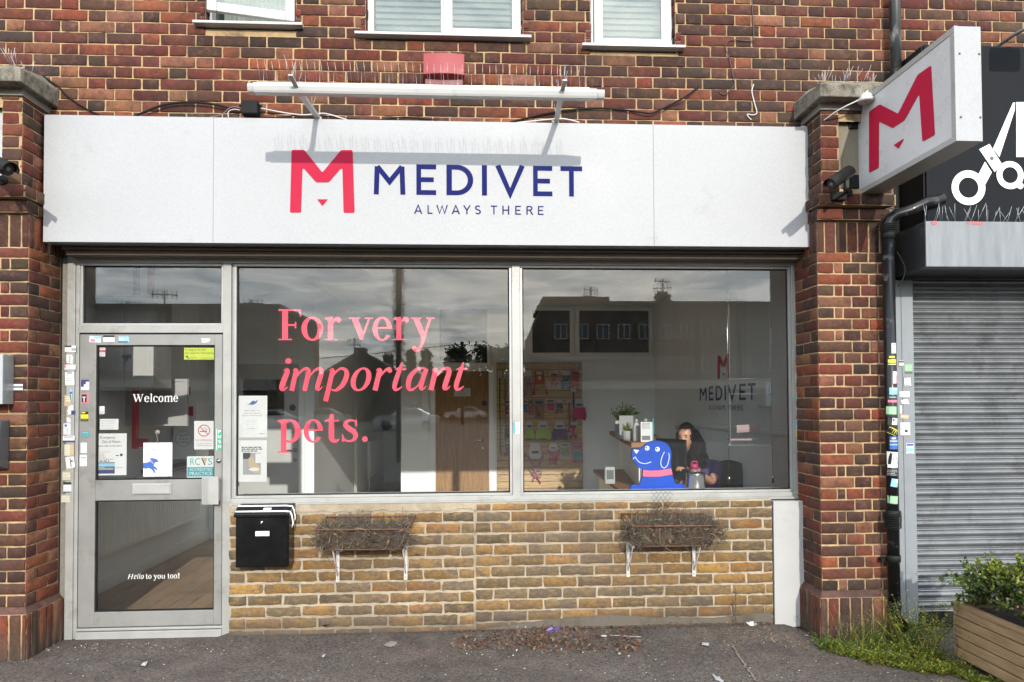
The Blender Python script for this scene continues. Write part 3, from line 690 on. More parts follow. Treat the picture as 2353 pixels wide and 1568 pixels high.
def sans(ch, t=.16):
    """capital strokes in a 0..w x 0..1 box"""
    h = t/2
    g = {'A': (.78, [[(h*.9, 0), (.39, 1-h*.4), (.78-h*.9, 0)], [(.17, .30), (.61, .30)]]),
         'M': (1.0, [[(h, 0), (h+.03, 1-h)], [(h+.03, 1-h), (.5, .42), (1-h-.03, 1-h)], [(1-h-.03, 1-h), (1-h, 0)]]),
         'E': (.66, [[(.66, h), (h, h), (h, 1-h), (.66, 1-h)], [(h, .5), (.58, .5)]]), 'L': (.58, [[(h, 1), (h, h), (.58, h)]]),
         'I': (t, [[(h, 0), (h, 1)]]), 'V': (.86, [[(h*.8, 1), (.43, h*.9), (.86-h*.8, 1)]]), 'T': (.72, [[(0, 1-h), (.72, 1-h)], [(.36, 0), (.36, 1-h)]]),
         'W': (1.15, [[(h*.8, 1), (.32, h), (.575, .92), (.83, h), (1.15-h*.8, 1)]]), 'Y': (.78, [[(h*.8, 1), (.39, .45), (.78-h*.8, 1)], [(.39, 0), (.39, .45)]]),
         'H': (.72, [[(h, 0), (h, 1)], [(.72-h, 0), (.72-h, 1)], [(h, .5), (.72-h, .5)]]), 'N': (.74, [[(h, 0), (h, 1-h*.5), (.74-h, h*.5), (.74-h, 1)]]),
         'F': (.62, [[(h, 0), (h, 1-h), (.62, 1-h)], [(h, .5), (.56, .5)]]), 'K': (.7, [[(h, 0), (h, 1)], [(.66, 1), (h, .42)], [(.3, .58), (.68, 0)]]),
         'P': (.64, None), 'R': (.68, None), 'D': (.78, None), 'S': (.6, None), 'C': (.8, None), 'G': (.8, None), 'O': (.9, None), 'U': (.72, None), ' ': (.3, [])}
    w, s = g.get(ch, (.5, None))
    def arc(cx, cz, rx, rz, a0, a1, n=12): return [(cx+rx*cos(RD(a0+(a1-a0)*k/n)), cz+rz*sin(RD(a0+(a1-a0)*k/n))) for k in range(n+1)]
    if ch == 'P': s = [[(h, 0), (h, 1-h)], [(h, 1-h), (.34, 1-h)]+arc(.36, .73, .28-h, .27-h, 90, -90)+[(h, .46+h)]]
    if ch == 'R': s = [[(h, 0), (h, 1-h)], [(h, 1-h), (.34, 1-h)]+arc(.37, .73, .28-h, .27-h, 90, -90)+[(h, .46+h)], [(.38, .5), (.66, 0)]]
    if ch == 'D': s = [[(h, h), (h, 1-h), (.3, 1-h)]+arc(.3, .5, .48-h, .5-h, 90, -90, 16)+[(h, h)]]
    if ch == 'S': s = [arc(.3, .73, .28-h, .27-h, 35, 235)+arc(.3, .28, .29-h, .28-h, 60, -150)]
    if ch == 'C': s = [arc(.46, .5, .46-h, .5-h, 45, 315, 20)]
    if ch == 'G': s = [arc(.46, .5, .46-h, .5-h, 45, 330, 20)+[(.8-h, .45), (.5, .45)]]
    if ch == 'O': s = [arc(.45, .5, .45-h, .5-h, 0, 360, 26)]
    if ch == 'U': s = [[(h, 1), (h, .35)]+arc(.36, .35, .36-h, .35-h, 180, 360, 12)+[(.72-h, 1)]]
    out = []
    for pl in (s or []):
        out.append(ribbon_sharp(pl, t))
    return out, w
def ribbon_sharp(pts, w):
    """constant-width polyline with mitred joints"""
    pts = [p for i, p in enumerate(pts) if i == 0 or math.hypot(p[0]-pts[i-1][0], p[1]-pts[i-1][1]) > 1e-4]
    n = len(pts); L_, R_ = [], []
    closed = n > 2 and abs(pts[0][0]-pts[-1][0])+abs(pts[0][1]-pts[-1][1]) < 1e-6
    for i, p in enumerate(pts):
        a = pts[i-1] if i else (pts[-2] if closed else None); b = pts[i+1] if i < n-1 else (pts[1] if closed else None)
        def nn(u, v): l = math.hypot(v[0]-u[0], v[1]-u[1]) or 1; return (-(v[1]-u[1])/l, (v[0]-u[0])/l)
        if a and b:
            n1, n2 = nn(a, p), nn(p, b); m = (n1[0]+n2[0], n1[1]+n2[1]); l2 = m[0]**2+m[1]**2
            k = 2/l2 if l2 > .35 else 2/.35; o = (m[0]*k/1, m[1]*k/1)
            o = (m[0]*min(2/max(l2, .01), 3.2), m[1]*min(2/max(l2, .01), 3.2))
        else: o = nn(p, b) if b else nn(a, p)
        L_.append((p[0]+o[0]*w/2, p[1]+o[1]*w/2)); R_.append((p[0]-o[0]*w/2, p[1]-o[1]*w/2))
    return [[L_[i], L_[i+1], R_[i+1], R_[i]] for i in range(n-1)]
def write_sans(chars, spans, z0, z1, Y, t=.16, mb=None, m=0, P=None):
    mb = mb or MB()
    for ch, (x0, x1) in zip(chars, spans):
        if ch == ' ': continue
        st_, w = sans(ch, t); k = (x1-x0)/w
        if ch == 'I': k = (x1-x0)/t
        fx = lambda x, z: x0+x*k; fz = lambda x, z: z0+(z1-z0)*z
        sub = glyph_mesh([(st_, 0)], Y, fx, fz)
        if P: sub.v = [tuple(P(*q)) for q in sub.v]
        mb.add(sub.v, sub.f, m)
    return mb
def text_fit(mb, body, x0, x1, z0, z1, Y, m=0, shear=0, P=None, keep=False, flip=False):
    """small print in the built-in face, fitted to a box"""
    cu = bpy.data.curves.new('tmp_text', 'FONT'); cu.body = body; cu.resolution_u = 3; cu.shear = shear
    ob = bpy.data.objects.new('tmp_text', cu); COL.objects.link(ob)
    dg = bpy.context.evaluated_depsgraph_get(); me = bpy.data.meshes.new_from_object(ob.evaluated_get(dg))
    bpy.data.objects.remove(ob); bpy.data.curves.remove(cu)
    vs_ = [v.co.copy() for v in me.vertices]; fs_ = [tuple(p.vertices) for p in me.polygons]; bpy.data.meshes.remove(me)
    if not vs_: return mb
    ax, bx = min(v.x for v in vs_), max(v.x for v in vs_); az, bz = min(v.y for v in vs_), max(v.y for v in vs_)
    kx = (x1-x0)/(bx-ax); kz = (z1-z0)/(bz-az)
    if keep: kx = kz = min(kx, kz)
    out = [((x0+(v.x-ax)*kx) if not flip else (x1-(v.x-ax)*kx), Y, z0+(v.y-az)*kz) for v in vs_]
    if P: out = [tuple(P(*q)) for q in out]
    mb.add(out, fs_, m); return mb

# ================================================================ fascia sign
SY = 4.925
fx0, fx1, fz0, fz1 = -2.826, 2.248, 2.636, 3.466
sg = thing('fascia_sign', 'long white fascia sign panel with a red M emblem and navy lettering', 'sign', ((fx0+fx1)/2, SY, fz0))
mb = MB(); js = [fx0, X(490, SY, 420), X(1502, SY, 420), fx1]
for i in range(3): mb.box(js[i]+(.0006 if i else 0), js[i+1]-(.0006 if i < 2 else 0), SY, SY+.095, fz0, fz1)
mb.build('panel', M['white_gloss'], sg, bevel=.0018)
mb = MB(); mb.box(fx0+.03, fx1-.03, SY+.02, SY+.09, fz0-.006, fz0-.0005); mb.build('backing', M['alu_dark'], sg)
src = lambda x, y: at((1000+x*.4253)*PW/4030, (650+y*.4253)*PW/4030, SY)
emb = [(348,-141),(465,-141),(632,70),(805,-139),(912,-139),(931,443),(828,443),(818,36),(802,34),(692,161),(575,161),(462,34),(448,36),(435,441),(332,441)]
def rounded(pts, r, n=4):
    out = []; k = len(pts)
    for i in range(k):
        p, a, b = Vector(pts[i]), Vector(pts[i-1]), Vector(pts[(i+1) % k])
        da, db = (a-p), (b-p); ra = min(r, da.length*.4, db.length*.4); s_, e_ = p+da.normalized()*ra, p+db.normalized()*ra
        for q in range(n+1):
            t = q/n; c = s_*(1-t)**2+p*2*t*(1-t)+e_*t*t; out.append((c.x, c.y))
    return out
def poly3(mb, pts, y0, y1, m=0):
    """possibly concave outline, tessellated, with sides"""
    from mathutils.geometry import tessellate_polygon
    A = sum(pts[i][0]*pts[(i+1) % len(pts)][1]-pts[(i+1) % len(pts)][0]*pts[i][1] for i in range(len(pts)))
    if A < 0: pts = pts[::-1]
    tr_ = tessellate_polygon([[Vector((p[0], p[1], 0)) for p in pts]]); n = len(pts)
    v = [(p[0], y0, p[1]) for p in pts]+[(p[0], y1, p[1]) for p in pts]; fs_ = []
    for t in tr_:
        a, b, c = t; ar = (pts[b][0]-pts[a][0])*(pts[c][1]-pts[a][1])-(pts[c][0]-pts[a][0])*(pts[b][1]-pts[a][1])
        fs_.append(t if ar > 0 else (a, c, b))
    fs_ += [(i, i+n, (i+1) % n+n, (i+1) % n) for i in range(n)]
    mb.add(v, fs_, m); return mb
mb = MB(); poly3(mb, rounded([(src(*p).x, src(*p).z) for p in emb], .012), SY-.002, SY)
poly3(mb, rounded([(src(*p).x, src(*p).z) for p in ((583, 317), (684, 317), (632, 380))], .006), SY-.002, SY)
mb.build('emblem', M['red'], sg)
sx_ = lambda v, y=710: at(v*PW/4030, y*PW/4030, SY).x
spans = [(1471, 1595.5), (1638.7, 1716.5), (1757, 1862.5), (1896.5, 1916.6), (1951, 2064), (2098, 2173.5), (2206, 2291.5)]
zt, zb = (Z(647*PW/4030, SY, 890)+Z(654*PW/4030, SY, 1320))/2, (Z(766*PW/4030, SY, 890)+Z(774*PW/4030, SY, 1320))/2
mb = write_sans('MEDIVET', [(sx_(a), sx_(b)) for a, b in spans], zb, zt, SY-.0016, .158)
k = [(1629.5, 1662), (1682.6, 1702), (1717.5, 1762.5), (1777.5, 1810), (1823, 1852), (1868.5, 1893), (1931.5, 1956), (1977, 2004), (2027.7, 2050), (2071.5, 2097), (2117, 2139)]
z1_, z0_ = Z(809*PW/4030, SY, 1100), Z(844*PW/4030, SY, 1100)
write_sans('ALWAYSTHERE', [(sx_(a, 826), sx_(b, 826)) for a, b in k], z0_, z1_, SY-.0016, .135, mb)
mb.build('lettering', M['navy'], sg)
# timber head below the sign
mb = MB()
mb.box(fx0+.06, fx1+.02, 5.02, 5.30, 2.612, fz0-.008); mb.box(fx0+.07, fx1+.02, 5.06, 5.30, 2.578, 2.611)
hd = tag(mb.build('timber_head', mat('old_timber', (.09, .065, .045), .8, var=.3, scale=5, bump=.8, stretch=(1, 4, 30), dirt=((.05, .04, .03), .4, 6)), bevel=.004), 'weathered brown timber head between the white sign and shop window', 'beam')

# ================================================================ strip light on brackets
TY = 4.345
tp0, tp1 = at(571, 209, TY), at(1388, 213.5, TY)
tz = (tp0.z+tp1.z)/2
lt = thing('strip_light', 'white tubular strip light on two arms over the sign, topped with bird spikes', 'light', ((tp0.x+tp1.x)/2, TY, tz))
mb = MB()
prof = [(TY-.03, tz-.018), (TY-.037, tz+.004), (TY-.03, tz+.024), (TY-.012, tz+.033), (TY+.012, tz+.033), (TY+.03, tz+.024), (TY+.037, tz+.004), (TY+.03, tz-.018), (TY+.022, tz-.031), (TY-.022, tz-.031)]
mb.xprism(prof, tp0.x+.035, tp1.x-.045)
mb.build('housing', M['upvc'], lt, bevel=.003)
mb = MB()
for x0, x1 in ((tp0.x, tp0.x+.034), (tp1.x-.044, tp1.x)):
    mb.xprism([(TY+(a-TY)*.86, tz+(b-tz)*.86) for a, b in prof], x0, x1)
mb.build('end_cap', flat('cap_grey', (.5, .5, .48), .4), lt, bevel=.003)
mb = MB(); mb.box(tp0.x+.04, tp1.x-.05, TY-.016, TY+.016, tz-.0325, tz-.0312); mb.build('lens', flat('lens', (.75, .75, .72), .3), lt)
for (bx, by, cx_, cy_, tx_, ty_) in ((731, 274, 690, 218, 667, 172), (1278, 284, 1289, 222, 1298, 184)):
    b0 = at(bx, by, 4.99); b1 = at(cx_, cy_, TY+.03); b2 = at(tx_, ty_, TY-.13)
    mb = MB(); d = (b1-b0); up = Vector((1, 0, 0))
    sd = d.cross(Vector((1, 0, 0))).normalized()
    mb.obox((b0+b1)/2, (.015, 0, 0), d/2, sd*.004); mb.obox((b0+b1)/2+Vector((.013, 0, 0))+sd*.01, (.002, 0, 0), d/2, sd*.012); mb.obox((b0+b1)/2+Vector((-.013, 0, 0))+sd*.01, (.002, 0, 0), d/2, sd*.012)
    d2 = b2-b1; mb.obox((b1+b2)/2, (.013, 0, 0), d2/2, d2.cross(Vector((1, 0, 0))).normalized()*.005)
    mb.obox(b0+Vector((0, .012, -.02)), (.02, 0, 0), (0, .006, 0), (0, 0, .04))
    mb.build('bracket', M['upvc'], lt, bevel=.002)
    sp = MB(); r = random.Random(int(bx)); sp.tube([b0.lerp(b1, .08), b1, b2], .0035, 5)
    for q in range(9):
        t = r.uniform(.1, 1); p = b1.lerp(b2, t) if q < 5 else b0.lerp(b1, t)
        sp.tube([p, p+Vector((r.uniform(-.03, .04), r.uniform(-.04, .0), r.uniform(.07, .12)))], .0013, 5)
    sp.build('bracket_spikes', M['galv'], lt)
mb = MB(); r = random.Random(5)
mb.box(tp0.x+.05, tp1.x-.09, TY-.012, TY+.012, tz+.0335, tz+.037)
n = 48
for q in range(n):
    x = tp0.x+.07+(tp1.x-tp0.x-.19)*q/(n-1)
    tl = -.28+.34*q/(n-1)
    mb.tube([(x, TY, tz+.034), (x+.03*tl+r.uniform(-.004, .004), TY-.055, tz+.145+r.uniform(-.006, .006))], .0012, 5)
    if q % 2 == 0: mb.tube([(x+.015, TY, tz+.034), (x+.015+.25*tl*.2+r.uniform(-.004, .004), TY+.05, tz+.135)], .0012, 5)
mb.build('bird_spikes', flat('spike_steel', (.45, .4, .36), .35, metal=.7), lt)

# ================================================================ alarm box, junction box, cables
ax0, ax1 = X(973, 4.94, 150), X(1067, 4.94, 150)
az1, az0 = Z(123, 4.93, 1020), Z(172, 4.93, 1020)
al = thing('alarm_box', 'faded red alarm box on the brickwork below the middle window', 'alarm box', ((ax0+ax1)/2, WALL, az0))
mb = MB(); n = 10; pr = []
for k in range(n+1):
    t = k/n; pr.append((ax0+(ax1-ax0)*t, 4.935-.02*sin(pi*t)))
v = []; 
for x, y in pr: v += [(x, y, az1), (x, y-.01, az0)]
b = len(v)
for x, y in pr: v += [(x, WALL-.004, az1+.004), (x, WALL-.004, az0-.03)]
fs_ = [(2*i+1, 2*i+3, 2*i+2, 2*i) for i in range(n)]
fs_ += [(b+2*i, 2*i, 2*i+2, b+2*i+2) for i in range(n)]+[(2*i+1, b+2*i+1, b+2*i+3, 2*i+3) for i in range(n)]+[(0, b, b+1, 1), (2*n, 2*n+1, b+2*n+1, b+2*n)]
mb.add(v, fs_); mb.build('cover', mat('faded_red', (.33, .04, .045), .6, var=.05, dirt=((.5, .15, .15), .15, 5)), al, bevel=.003)
mb = MB(); mb.box(ax0+.008, ax1-.008, 4.965, WALL-.005, az0-.055, az0-.012); mb.build('base', flat('dark_red', (.18, .02, .025), .5), al, bevel=.004)

jb0, jb1 = at(556, 233, 4.93), at(594, 267, 4.93)
jb = thing('junction_box', 'small black cable junction box sitting on the white sign', 'junction box', (jb0.x, 4.95, jb1.z))
mb = MB(); mb.box(jb0.x, jb1.x, 4.90, 4.98, jb1.z+.005, jb0.z); mb.build('body', M['rubber'], jb, bevel=.008)
mb = MB()
for x, s_ in ((jb0.x, -1), (jb1.x, 1)):
    for z in (.03, .07): mb.tube([(x, 4.94, jb1.z+z), (x+s_*.02, 4.94, jb1.z+z)], .009, 10)
mb.build('cable_gland', M['rubber'], jb)
def zp(reg, x, y):
    ox, oy, k = {'1': (0, 0, .42535), '2': (1000, 0, .42535), '3': (2000, 0, .42535), '4': (3000, 0, .44647), '8': (3000, 650, .43811), '5': (0, 650, .42535)}[reg]
    return (ox+x*k)*PW/4030, (oy+y*k)*PW/4030
def cable(name, label, reg, pts, Y, r, m, parent=None, jz=0):
    P_ = []
    for i, p in enumerate(pts):
        yy = Y if not hasattr(Y, '__len__') else Y[i]
        q = at(*zp(reg, p[0], p[1]), yy); P_.append((q.x, q.z, q.y))
    # smooth
    s_ = smooth([(a, b, c) for a, b, c in P_], 6); mb = MB(); mb.tube([(a, c, b) for a, b, c in s_], r, 6)
    o = mb.build(name, m, parent)
    if parent is None: tag(o, label, 'cable')
    return o
WY = 5.003
cable('cable', 'black twin cable running down from the left stone cap to the sign', '1', [(400, 705), (470, 755), (545, 805), (600, 870), (680, 932), (760, 985), (840, 1030), (920, 1066)], WY, .006, M['rubber'])
cable('cable', 'thick black cable arching over the sign into the junction box', '1', [(1235, 1075), (1320, 1045), (1440, 995), (1560, 962), (1720, 948), (1860, 952), (1990, 968), (2110, 998), (2215, 1012)], 4.985, .008, M['rubber'])
cable('cable', 'thin grey brown cable looping below the junction box', '1', [(1940, 1085), (2020, 1070), (2080, 1040), (2110, 1010), (2160, 990), (2230, 1000)], 4.975, .003, flat('cable_brown', (.2, .15, .13)))
cable('cable', 'short white cable loop left of the junction box', '1', [(2115, 1090), (2110, 1050), (2125, 1025), (2170, 1012), (2220, 1020)], 4.97, .003, M['upvc'])
cable('cable', 'white cable from the junction box running behind the left bracket', '2', [(15, 990), (100, 1010), (200, 1030), (330, 1052), (450, 1064), (560, 1058), (640, 1050), (720, 1066), (790, 1088), (860, 1108)], 4.985, .0045, M['upvc'])
cable('cable', 'thin black cable along the top edge of the sign', '2', [(60, 1085), (250, 1085), (420, 1065), (600, 1070), (760, 1085), (960, 1102), (1150, 1108), (1300, 1092), (1430, 1085), (1560, 1100), (1700, 1115)], 5.0, .004, M['rubber'])
cable('cable', 'black cable sweeping up from the sign to a hole in the brickwork', '3', [(20, 1130), (150, 1100), (300, 1062), (500, 1028), (700, 1008), (880, 1003), (1080, 1020), (1230, 1040), (1320, 1050), (1400, 1020), (1520, 962), (1640, 895), (1760, 805)], [5.0]*7+[4.985]*4+[4.97, 5.01], .0065, M['rubber'])
cable('cable', 'white cable arching behind the right bracket on the sign', '3', [(70, 1138), (220, 1122), (360, 1108), (480, 1098), (580, 1112), (660, 1135)], 4.985, .0045, M['upvc'])
cable('cable', 'thin brown cable looping down the wall right of the right window', '3', [(2256, -20), (2262, 120), (2268, 260), (2268, 368), (2200, 380), (2110, 370), (2040, 380), (2012, 440), (2050, 560), (2075, 680), (2095, 770), (2060, 830), (2000, 875), (1960, 860), (1950, 830)], WY, .0035, flat('cable_dkbrown', (.07, .035, .03)))
cable('cable', 'short hooked white cable on the bricks above the sign', '3', [(2272, 780), (2256, 830), (2258, 870), (2280, 960), (2300, 1030), (2295, 1055), (2260, 1066), (2215, 1058), (2220, 1080), (2250, 1110)], WY, .004, M['upvc'])
cable('cable', 'white cable from the sign top up to the lamp on the stone cap', '4', [(340, 1118), (430, 1112), (490, 1098), (560, 1050), (650, 985), (750, 930), (850, 882), (880, 850), (930, 800)], [5.0, 4.93, 4.8, 4.72, 4.66, 4.62, 4.6, 4.58, 4.58], .005, M['upvc'])
# ================================================================ shopfront
ZT, ZB = 2.602, .886
XL, XR = X(151, FR, 1000), X(1839, FR, 1000)
xM0, xM1 = X(511, FR, 1000), X(530, FR, 1000)
zTr0, zTr1 = Z(765, FR, 350), Z(748, FR, 350)
shop = thing('shop_window', 'wide aluminium shop window frame with two large panes above the low brick wall', 'shop window', (0, FR, ZB))
mb = MB()
mb.box(XL, XR, FR, FR+.09, ZT-.05, ZT)                                 # head rail
mb.box(XL, XL+.052, FR+.001, FR+.09, 0, ZT-.05); mb.box(XL+.052, XL+.076, FR+.012, FR+.09, 0, ZT-.05)
mb.box(xM0, xM1, FR+.001, FR+.09, 0, ZT-.05)
xm0, xm1 = X(1177, FR, 900), X(1196, FR, 900); mb.box(xm0, xm1, FR-.002, FR+.09, ZB+.045, ZT-.05)
xr0 = X(1822, FR, 900); mb.box(xr0, XR, FR+.001, FR+.09, ZB+.045, ZT-.05)
mb.box(xM1, XR, FR-.004, FR+.1, ZB+.0005, ZB+.047)
mb.xprism([(FR-.03, ZB+.002), (FR-.03, ZB+.012), (FR-.004, ZB+.022), (FR-.004, ZB+.002)], xM1, XR+.005)
mb.box(XL+.076, xM0, FR+.004, FR+.08, zTr0, zTr1)
mb.box(xM1-.0, xM1+.012, FR+.02, FR+.07, 0.9, ZT-.05)
mb.build('frame', M['alu'], shop, bevel=.003)
panes = [(xM1+.012, xm0, ZB+.047, ZT-.05), (xm1, xr0, ZB+.047, ZT-.05), (XL+.076, xM0, zTr1, ZT-.05)]
GY = FR+.042
bd = MB(); gk = MB()
for x0, x1, z0, z1 in panes:
    t = .017
    bar(bd, x0+.0005, x1-.0005, z0+.0005, z1-.0005, FR+.018, GY-.001, t); bar(gk, x0+t, x1-t, z0+t, z1-t, GY-.006, GY+.002, .0085)
bd.build('glazing_bead', M['alu_light'], shop, bevel=.002); gk.build('gasket', M['rubber'], shop)
for x0, x1, z0, z1 in panes:
    g = MB(); g.box(x0+.012, x1-.012, GY, GY+.006, z0+.012, z1-.012); g.build('pane', M['glass'], shop)
mb = MB(); mb.xprism([(FR+.05, ZB+.047), (FR+.3, ZB+.047), (FR+.3, ZB+.03), (FR+.05, ZB+.03)], xM1, XR-.02); mb.box(xM1, XR, FR+.1, FR+.12, .0, ZB+.03)
mb.build('inner_sill', M['white_in'], shop)
# flaky cement strip beside the left jamb
mb = MB(); mb.box(XL-.035, XL-.001, FR+.01, FR+.1, .0, ZT-.02); tag(mb.build('cement_strip', M['render']), 'grey cement strip between left brick pier and the door frame', 'trim')
# white infill board right of the stock bricks
wp0, wp1 = X(1779, YB-.01, 1300), X(1849, YB-.01, 1300)
mb = MB(); mb.box(wp0, wp1, YB-.012, YB+.07, .005, ZB-.006)
tag(mb.build('white_board', mat('white_board', (.47, .47, .455), .55, var=.03, dirt=((.4, .38, .33), .12, 4), bump=.1), bevel=.003), 'tall plain white board filling the gap between yellow bricks and right pier', 'board')
mb = MB(); mb.box(wp0-.012, wp0-.001, YB+.01, YB+.07, .005, ZB-.006); mb.build('shadow_gap', M['black_matt'], so_)

# ================================================================ door
dr = thing('shop_door', 'aluminium glazed shop door with welcome lettering and stickers', 'door', (X(346, FR), FR, .06))
d0, d1 = XL+.081, xM0-.006; DY = FR+.012
gx0, gx1 = X(217, FR, 1000), X(491, FR, 1000); zu0, zu1 = Z(1103, FR, 350), Z(793, FR, 350); zl0, zl1 = Z(1406, FR, 350), Z(1150, FR, 350); zd0, zd1 = .078, zTr0-.009
mb = MB()
mb.box(d0, gx0, DY, DY+.045, zd0, zd1); mb.box(gx1, d1, DY, DY+.045, zd0, zd1)
for a, b in ((zd0, zl0), (zl1, zu0), (zu1, zd1)): mb.box(gx0, gx1, DY+.0015, DY+.044, a, b)
mb.build('leaf', M['alu_door'], dr, bevel=.003)
g2 = MB(); bd = MB()
for a, b in ((zl0, zl1), (zu0, zu1)):
    bar(g2, gx0+.0005, gx1-.0005, a+.0005, b-.0005, DY+.012, DY+.03, .008)
    o = MB(); o.box(gx0+.006, gx1-.006, DY+.020, DY+.026, a+.006, b-.006); o.build('pane', M['glass'], dr)
g2.build('gasket', M['rubber'], dr)
mb = MB(); mb.box(XL+.076, xM0, FR+.005, FR+.1, .055, .072); mb.box(XL+.076, xM0, FR-.004, FR+.1, 0, .05); mb.build('threshold', M['alu_light'], shop, bevel=.003)
mb = MB(); mb.box(XL+.0765, XL+.0805, DY+.01, DY+.05, .06, zd1); mb.box(d0, d1, DY+.012, DY+.05, zd1+.001, zTr0-.0005); mb.build('door_gap_shade', M['black_matt'], dr)  # black strips stand in for the shade round the door leaf
lp = MB(); lx0, lx1, lz0, lz1 = X(302, FR, 1120), X(393, FR, 1120), Z(1137, FR, 350), Z(1111, FR, 350)
lp.box(lx0, lx1, DY-.006, DY, lz0, lz1); lp.box(lx0+.008, lx1-.008, DY-.013, DY-.006, lz0+.006, lz1-.004); lp.build('letter_plate', M['alu_light'], dr, bevel=.003)
ph_ = MB(); hx0, hx1, hz0, hz1 = X(469, FR, 1120), X(507, FR, 1120), Z(1160, 5.13, 490), Z(1096, 5.13, 490)
ph_.box(hx0, hx1, DY-.055, DY-.045, hz0, hz1); ph_.box(hx0+.02, hx1-.0, DY-.045, DY, hz0+.02, hz1-.02)
for k in range(5): ph_.box(hx0+.006+k*.008, hx0+.010+k*.008, DY-.0575, DY-.055, hz0+.003, hz1-.003)
ph_.build('pull_handle', M['alu_light'], dr, bevel=.002)
lk = MB(); c = at(503, 1059, DY); lk.lathe((c.x, 0, c.z), [(.016, DY), (.016, DY-.005), (.009, DY-.006), (.009, DY-.016), (.005, DY-.017)], 16, axis='y'); lk.build('lock', M['chrome'], dr)
# pivot grime block on the frame
c = at(180, 795, FR)

# vinyl lettering on the door (white) and the window (pink)
IN = GY+.0075                                         # inside face of the shop glass
ID = DY+.0275
def sp(reg, L_, y, Y): return [(at(*zp(reg, a, y), Y).x, at(*zp(reg, b, y), Y).x) for a, b in L_]
ZR = {}
def zreg(reg, x, y):
    if reg == 'A': return (x*.42535*PW/4030, (1300+y*.42535)*PW/4030)
    if reg == 'B': return ((1000+x*.42535)*PW/4030, (1300+y*.42535)*PW/4030)
    if reg == 'C': return ((2000+x*.42535)*PW/4030, (1300+y*.42535)*PW/4030)
    if reg == 'D': return ((3000+x*.43811)*PW/4030, (1300+y*.43811)*PW/4030)
    if reg == 'E': return (x*.44643*PW/4030, (1986+y*.44643)*PW/4030)
    if reg == 'F': return ((1000+x*.44643)*PW/4030, (1986+y*.44643)*PW/4030)
    if reg == 'G': return ((2000+x*.44643)*PW/4030, (1986+y*.44643)*PW/4030)
    if reg == 'H': return ((2980+x*.44643)*PW/4030, (1986+y*.44643)*PW/4030)
def q_(reg, x, y, Y): return at(*zreg(reg, x, y), Y)
def spn(reg, L_, y, Y): return [(q_(reg, a, y, Y).x, q_(reg, b, y, Y).x) for a, b in L_]
w1 = [(225, 437), (437, 640), (655, 806), (877, 1103), (1095, 1276), (1290, 1434), (1448, 1670)]
b1 = q_('B', 600, 92, IN).z; x1 = q_('B', 600, -120, IN).z-b1
mb = write('Forvery', spn('B', w1, 0, IN), b1, x1, IN)
w2 = [(232, 347), (326, 645), (640, 880), (893, 1085), (1095, 1278), (1278, 1412), (1403, 1615), (1612, 1828), (1848, 1982)]
b2 = q_('B', 1000, 558, IN).z; x2 = q_('B', 1000, 350, IN).z-b2
write('important', spn('B', w2, 450, IN), b2, x2, IN, italic, mb)
w3 = [(218, 432), (458, 637), (652, 792), (813, 962), (999, 1052)]
b3 = q_('B', 600, 1034, IN).z; x3 = q_('B', 600, 828, IN).z-b3
write('pets.', spn('B', w3, 930, IN), b3, x3, IN, serif, mb)
tag(mb.build('window_slogan', M['pink']), 'large pink serif window slogan reading For very important pets', 'lettering')
mb = MB(); b1 = q_('A', 1400, 664, ID).z; x1 = q_('A', 1400, 609, ID).z-b1
write('Welcome', spn('A', [(1228, 1330), (1335, 1382), (1388, 1412), (1418, 1460), (1466, 1512), (1518, 1600), (1604, 1648)], 640, ID), b1, x1, ID, serif, mb)
mb.build('welcome_lettering', M['white_vinyl'], dr)
mb = MB(); b1 = q_('E', 1350, 654, ID).z; x1 = q_('E', 1350, 620, ID).z-b1
write('Hello', spn('E', [(1125, 1178), (1180, 1206), (1209, 1222), (1225, 1238), (1240, 1268)], 640, ID), b1, x1, ID, italic, mb)
write('toyoutoo!', spn('E', [(1283, 1304), (1307, 1336), (1352, 1388), (1389, 1418), (1422, 1458), (1475, 1496), (1499, 1528), (1532, 1562), (1568, 1583)], 640, ID), b1, x1, ID, serif, mb)
mb.build('greeting_lettering', M['white_vinyl'], dr)

# ================================================================ papers, posters and stickers
def hexm(n, c): return flat('ink_'+n, c, .55)
INK = {'k': hexm('black', (.02, .02, .02)), 'w': hexm('white', (.76, .77, .77)), 'y': hexm('yellow', (.78, .68, .03)), 'g': hexm('green', (.3, .58, .3)), 'G': hexm('strong_green', (.01, .38, .16)),
       'b': hexm('blue', (.03, .12, .42)), 'B': hexm('pale_blue', (.28, .58, .76)), 'r': hexm('red', (.6, .04, .05)), 'p': hexm('rose', (.75, .2, .27)), 't': hexm('teal', (.01, .3, .38)), 'T': hexm('tan', (.55, .42, .26)),
       'n': hexm('navy', (.03, .04, .15)), 'e': hexm('grey', (.35, .36, .37)), 'o': hexm('cream', (.66, .62, .48)), 'l': hexm('lime', (.62, .72, .07)), 'v': hexm('bluegreen', (.03, .35, .42)), 'd': hexm('dark_text', (.12, .12, .13))}
IK = list(INK); IM = [INK[k] for k in IK]
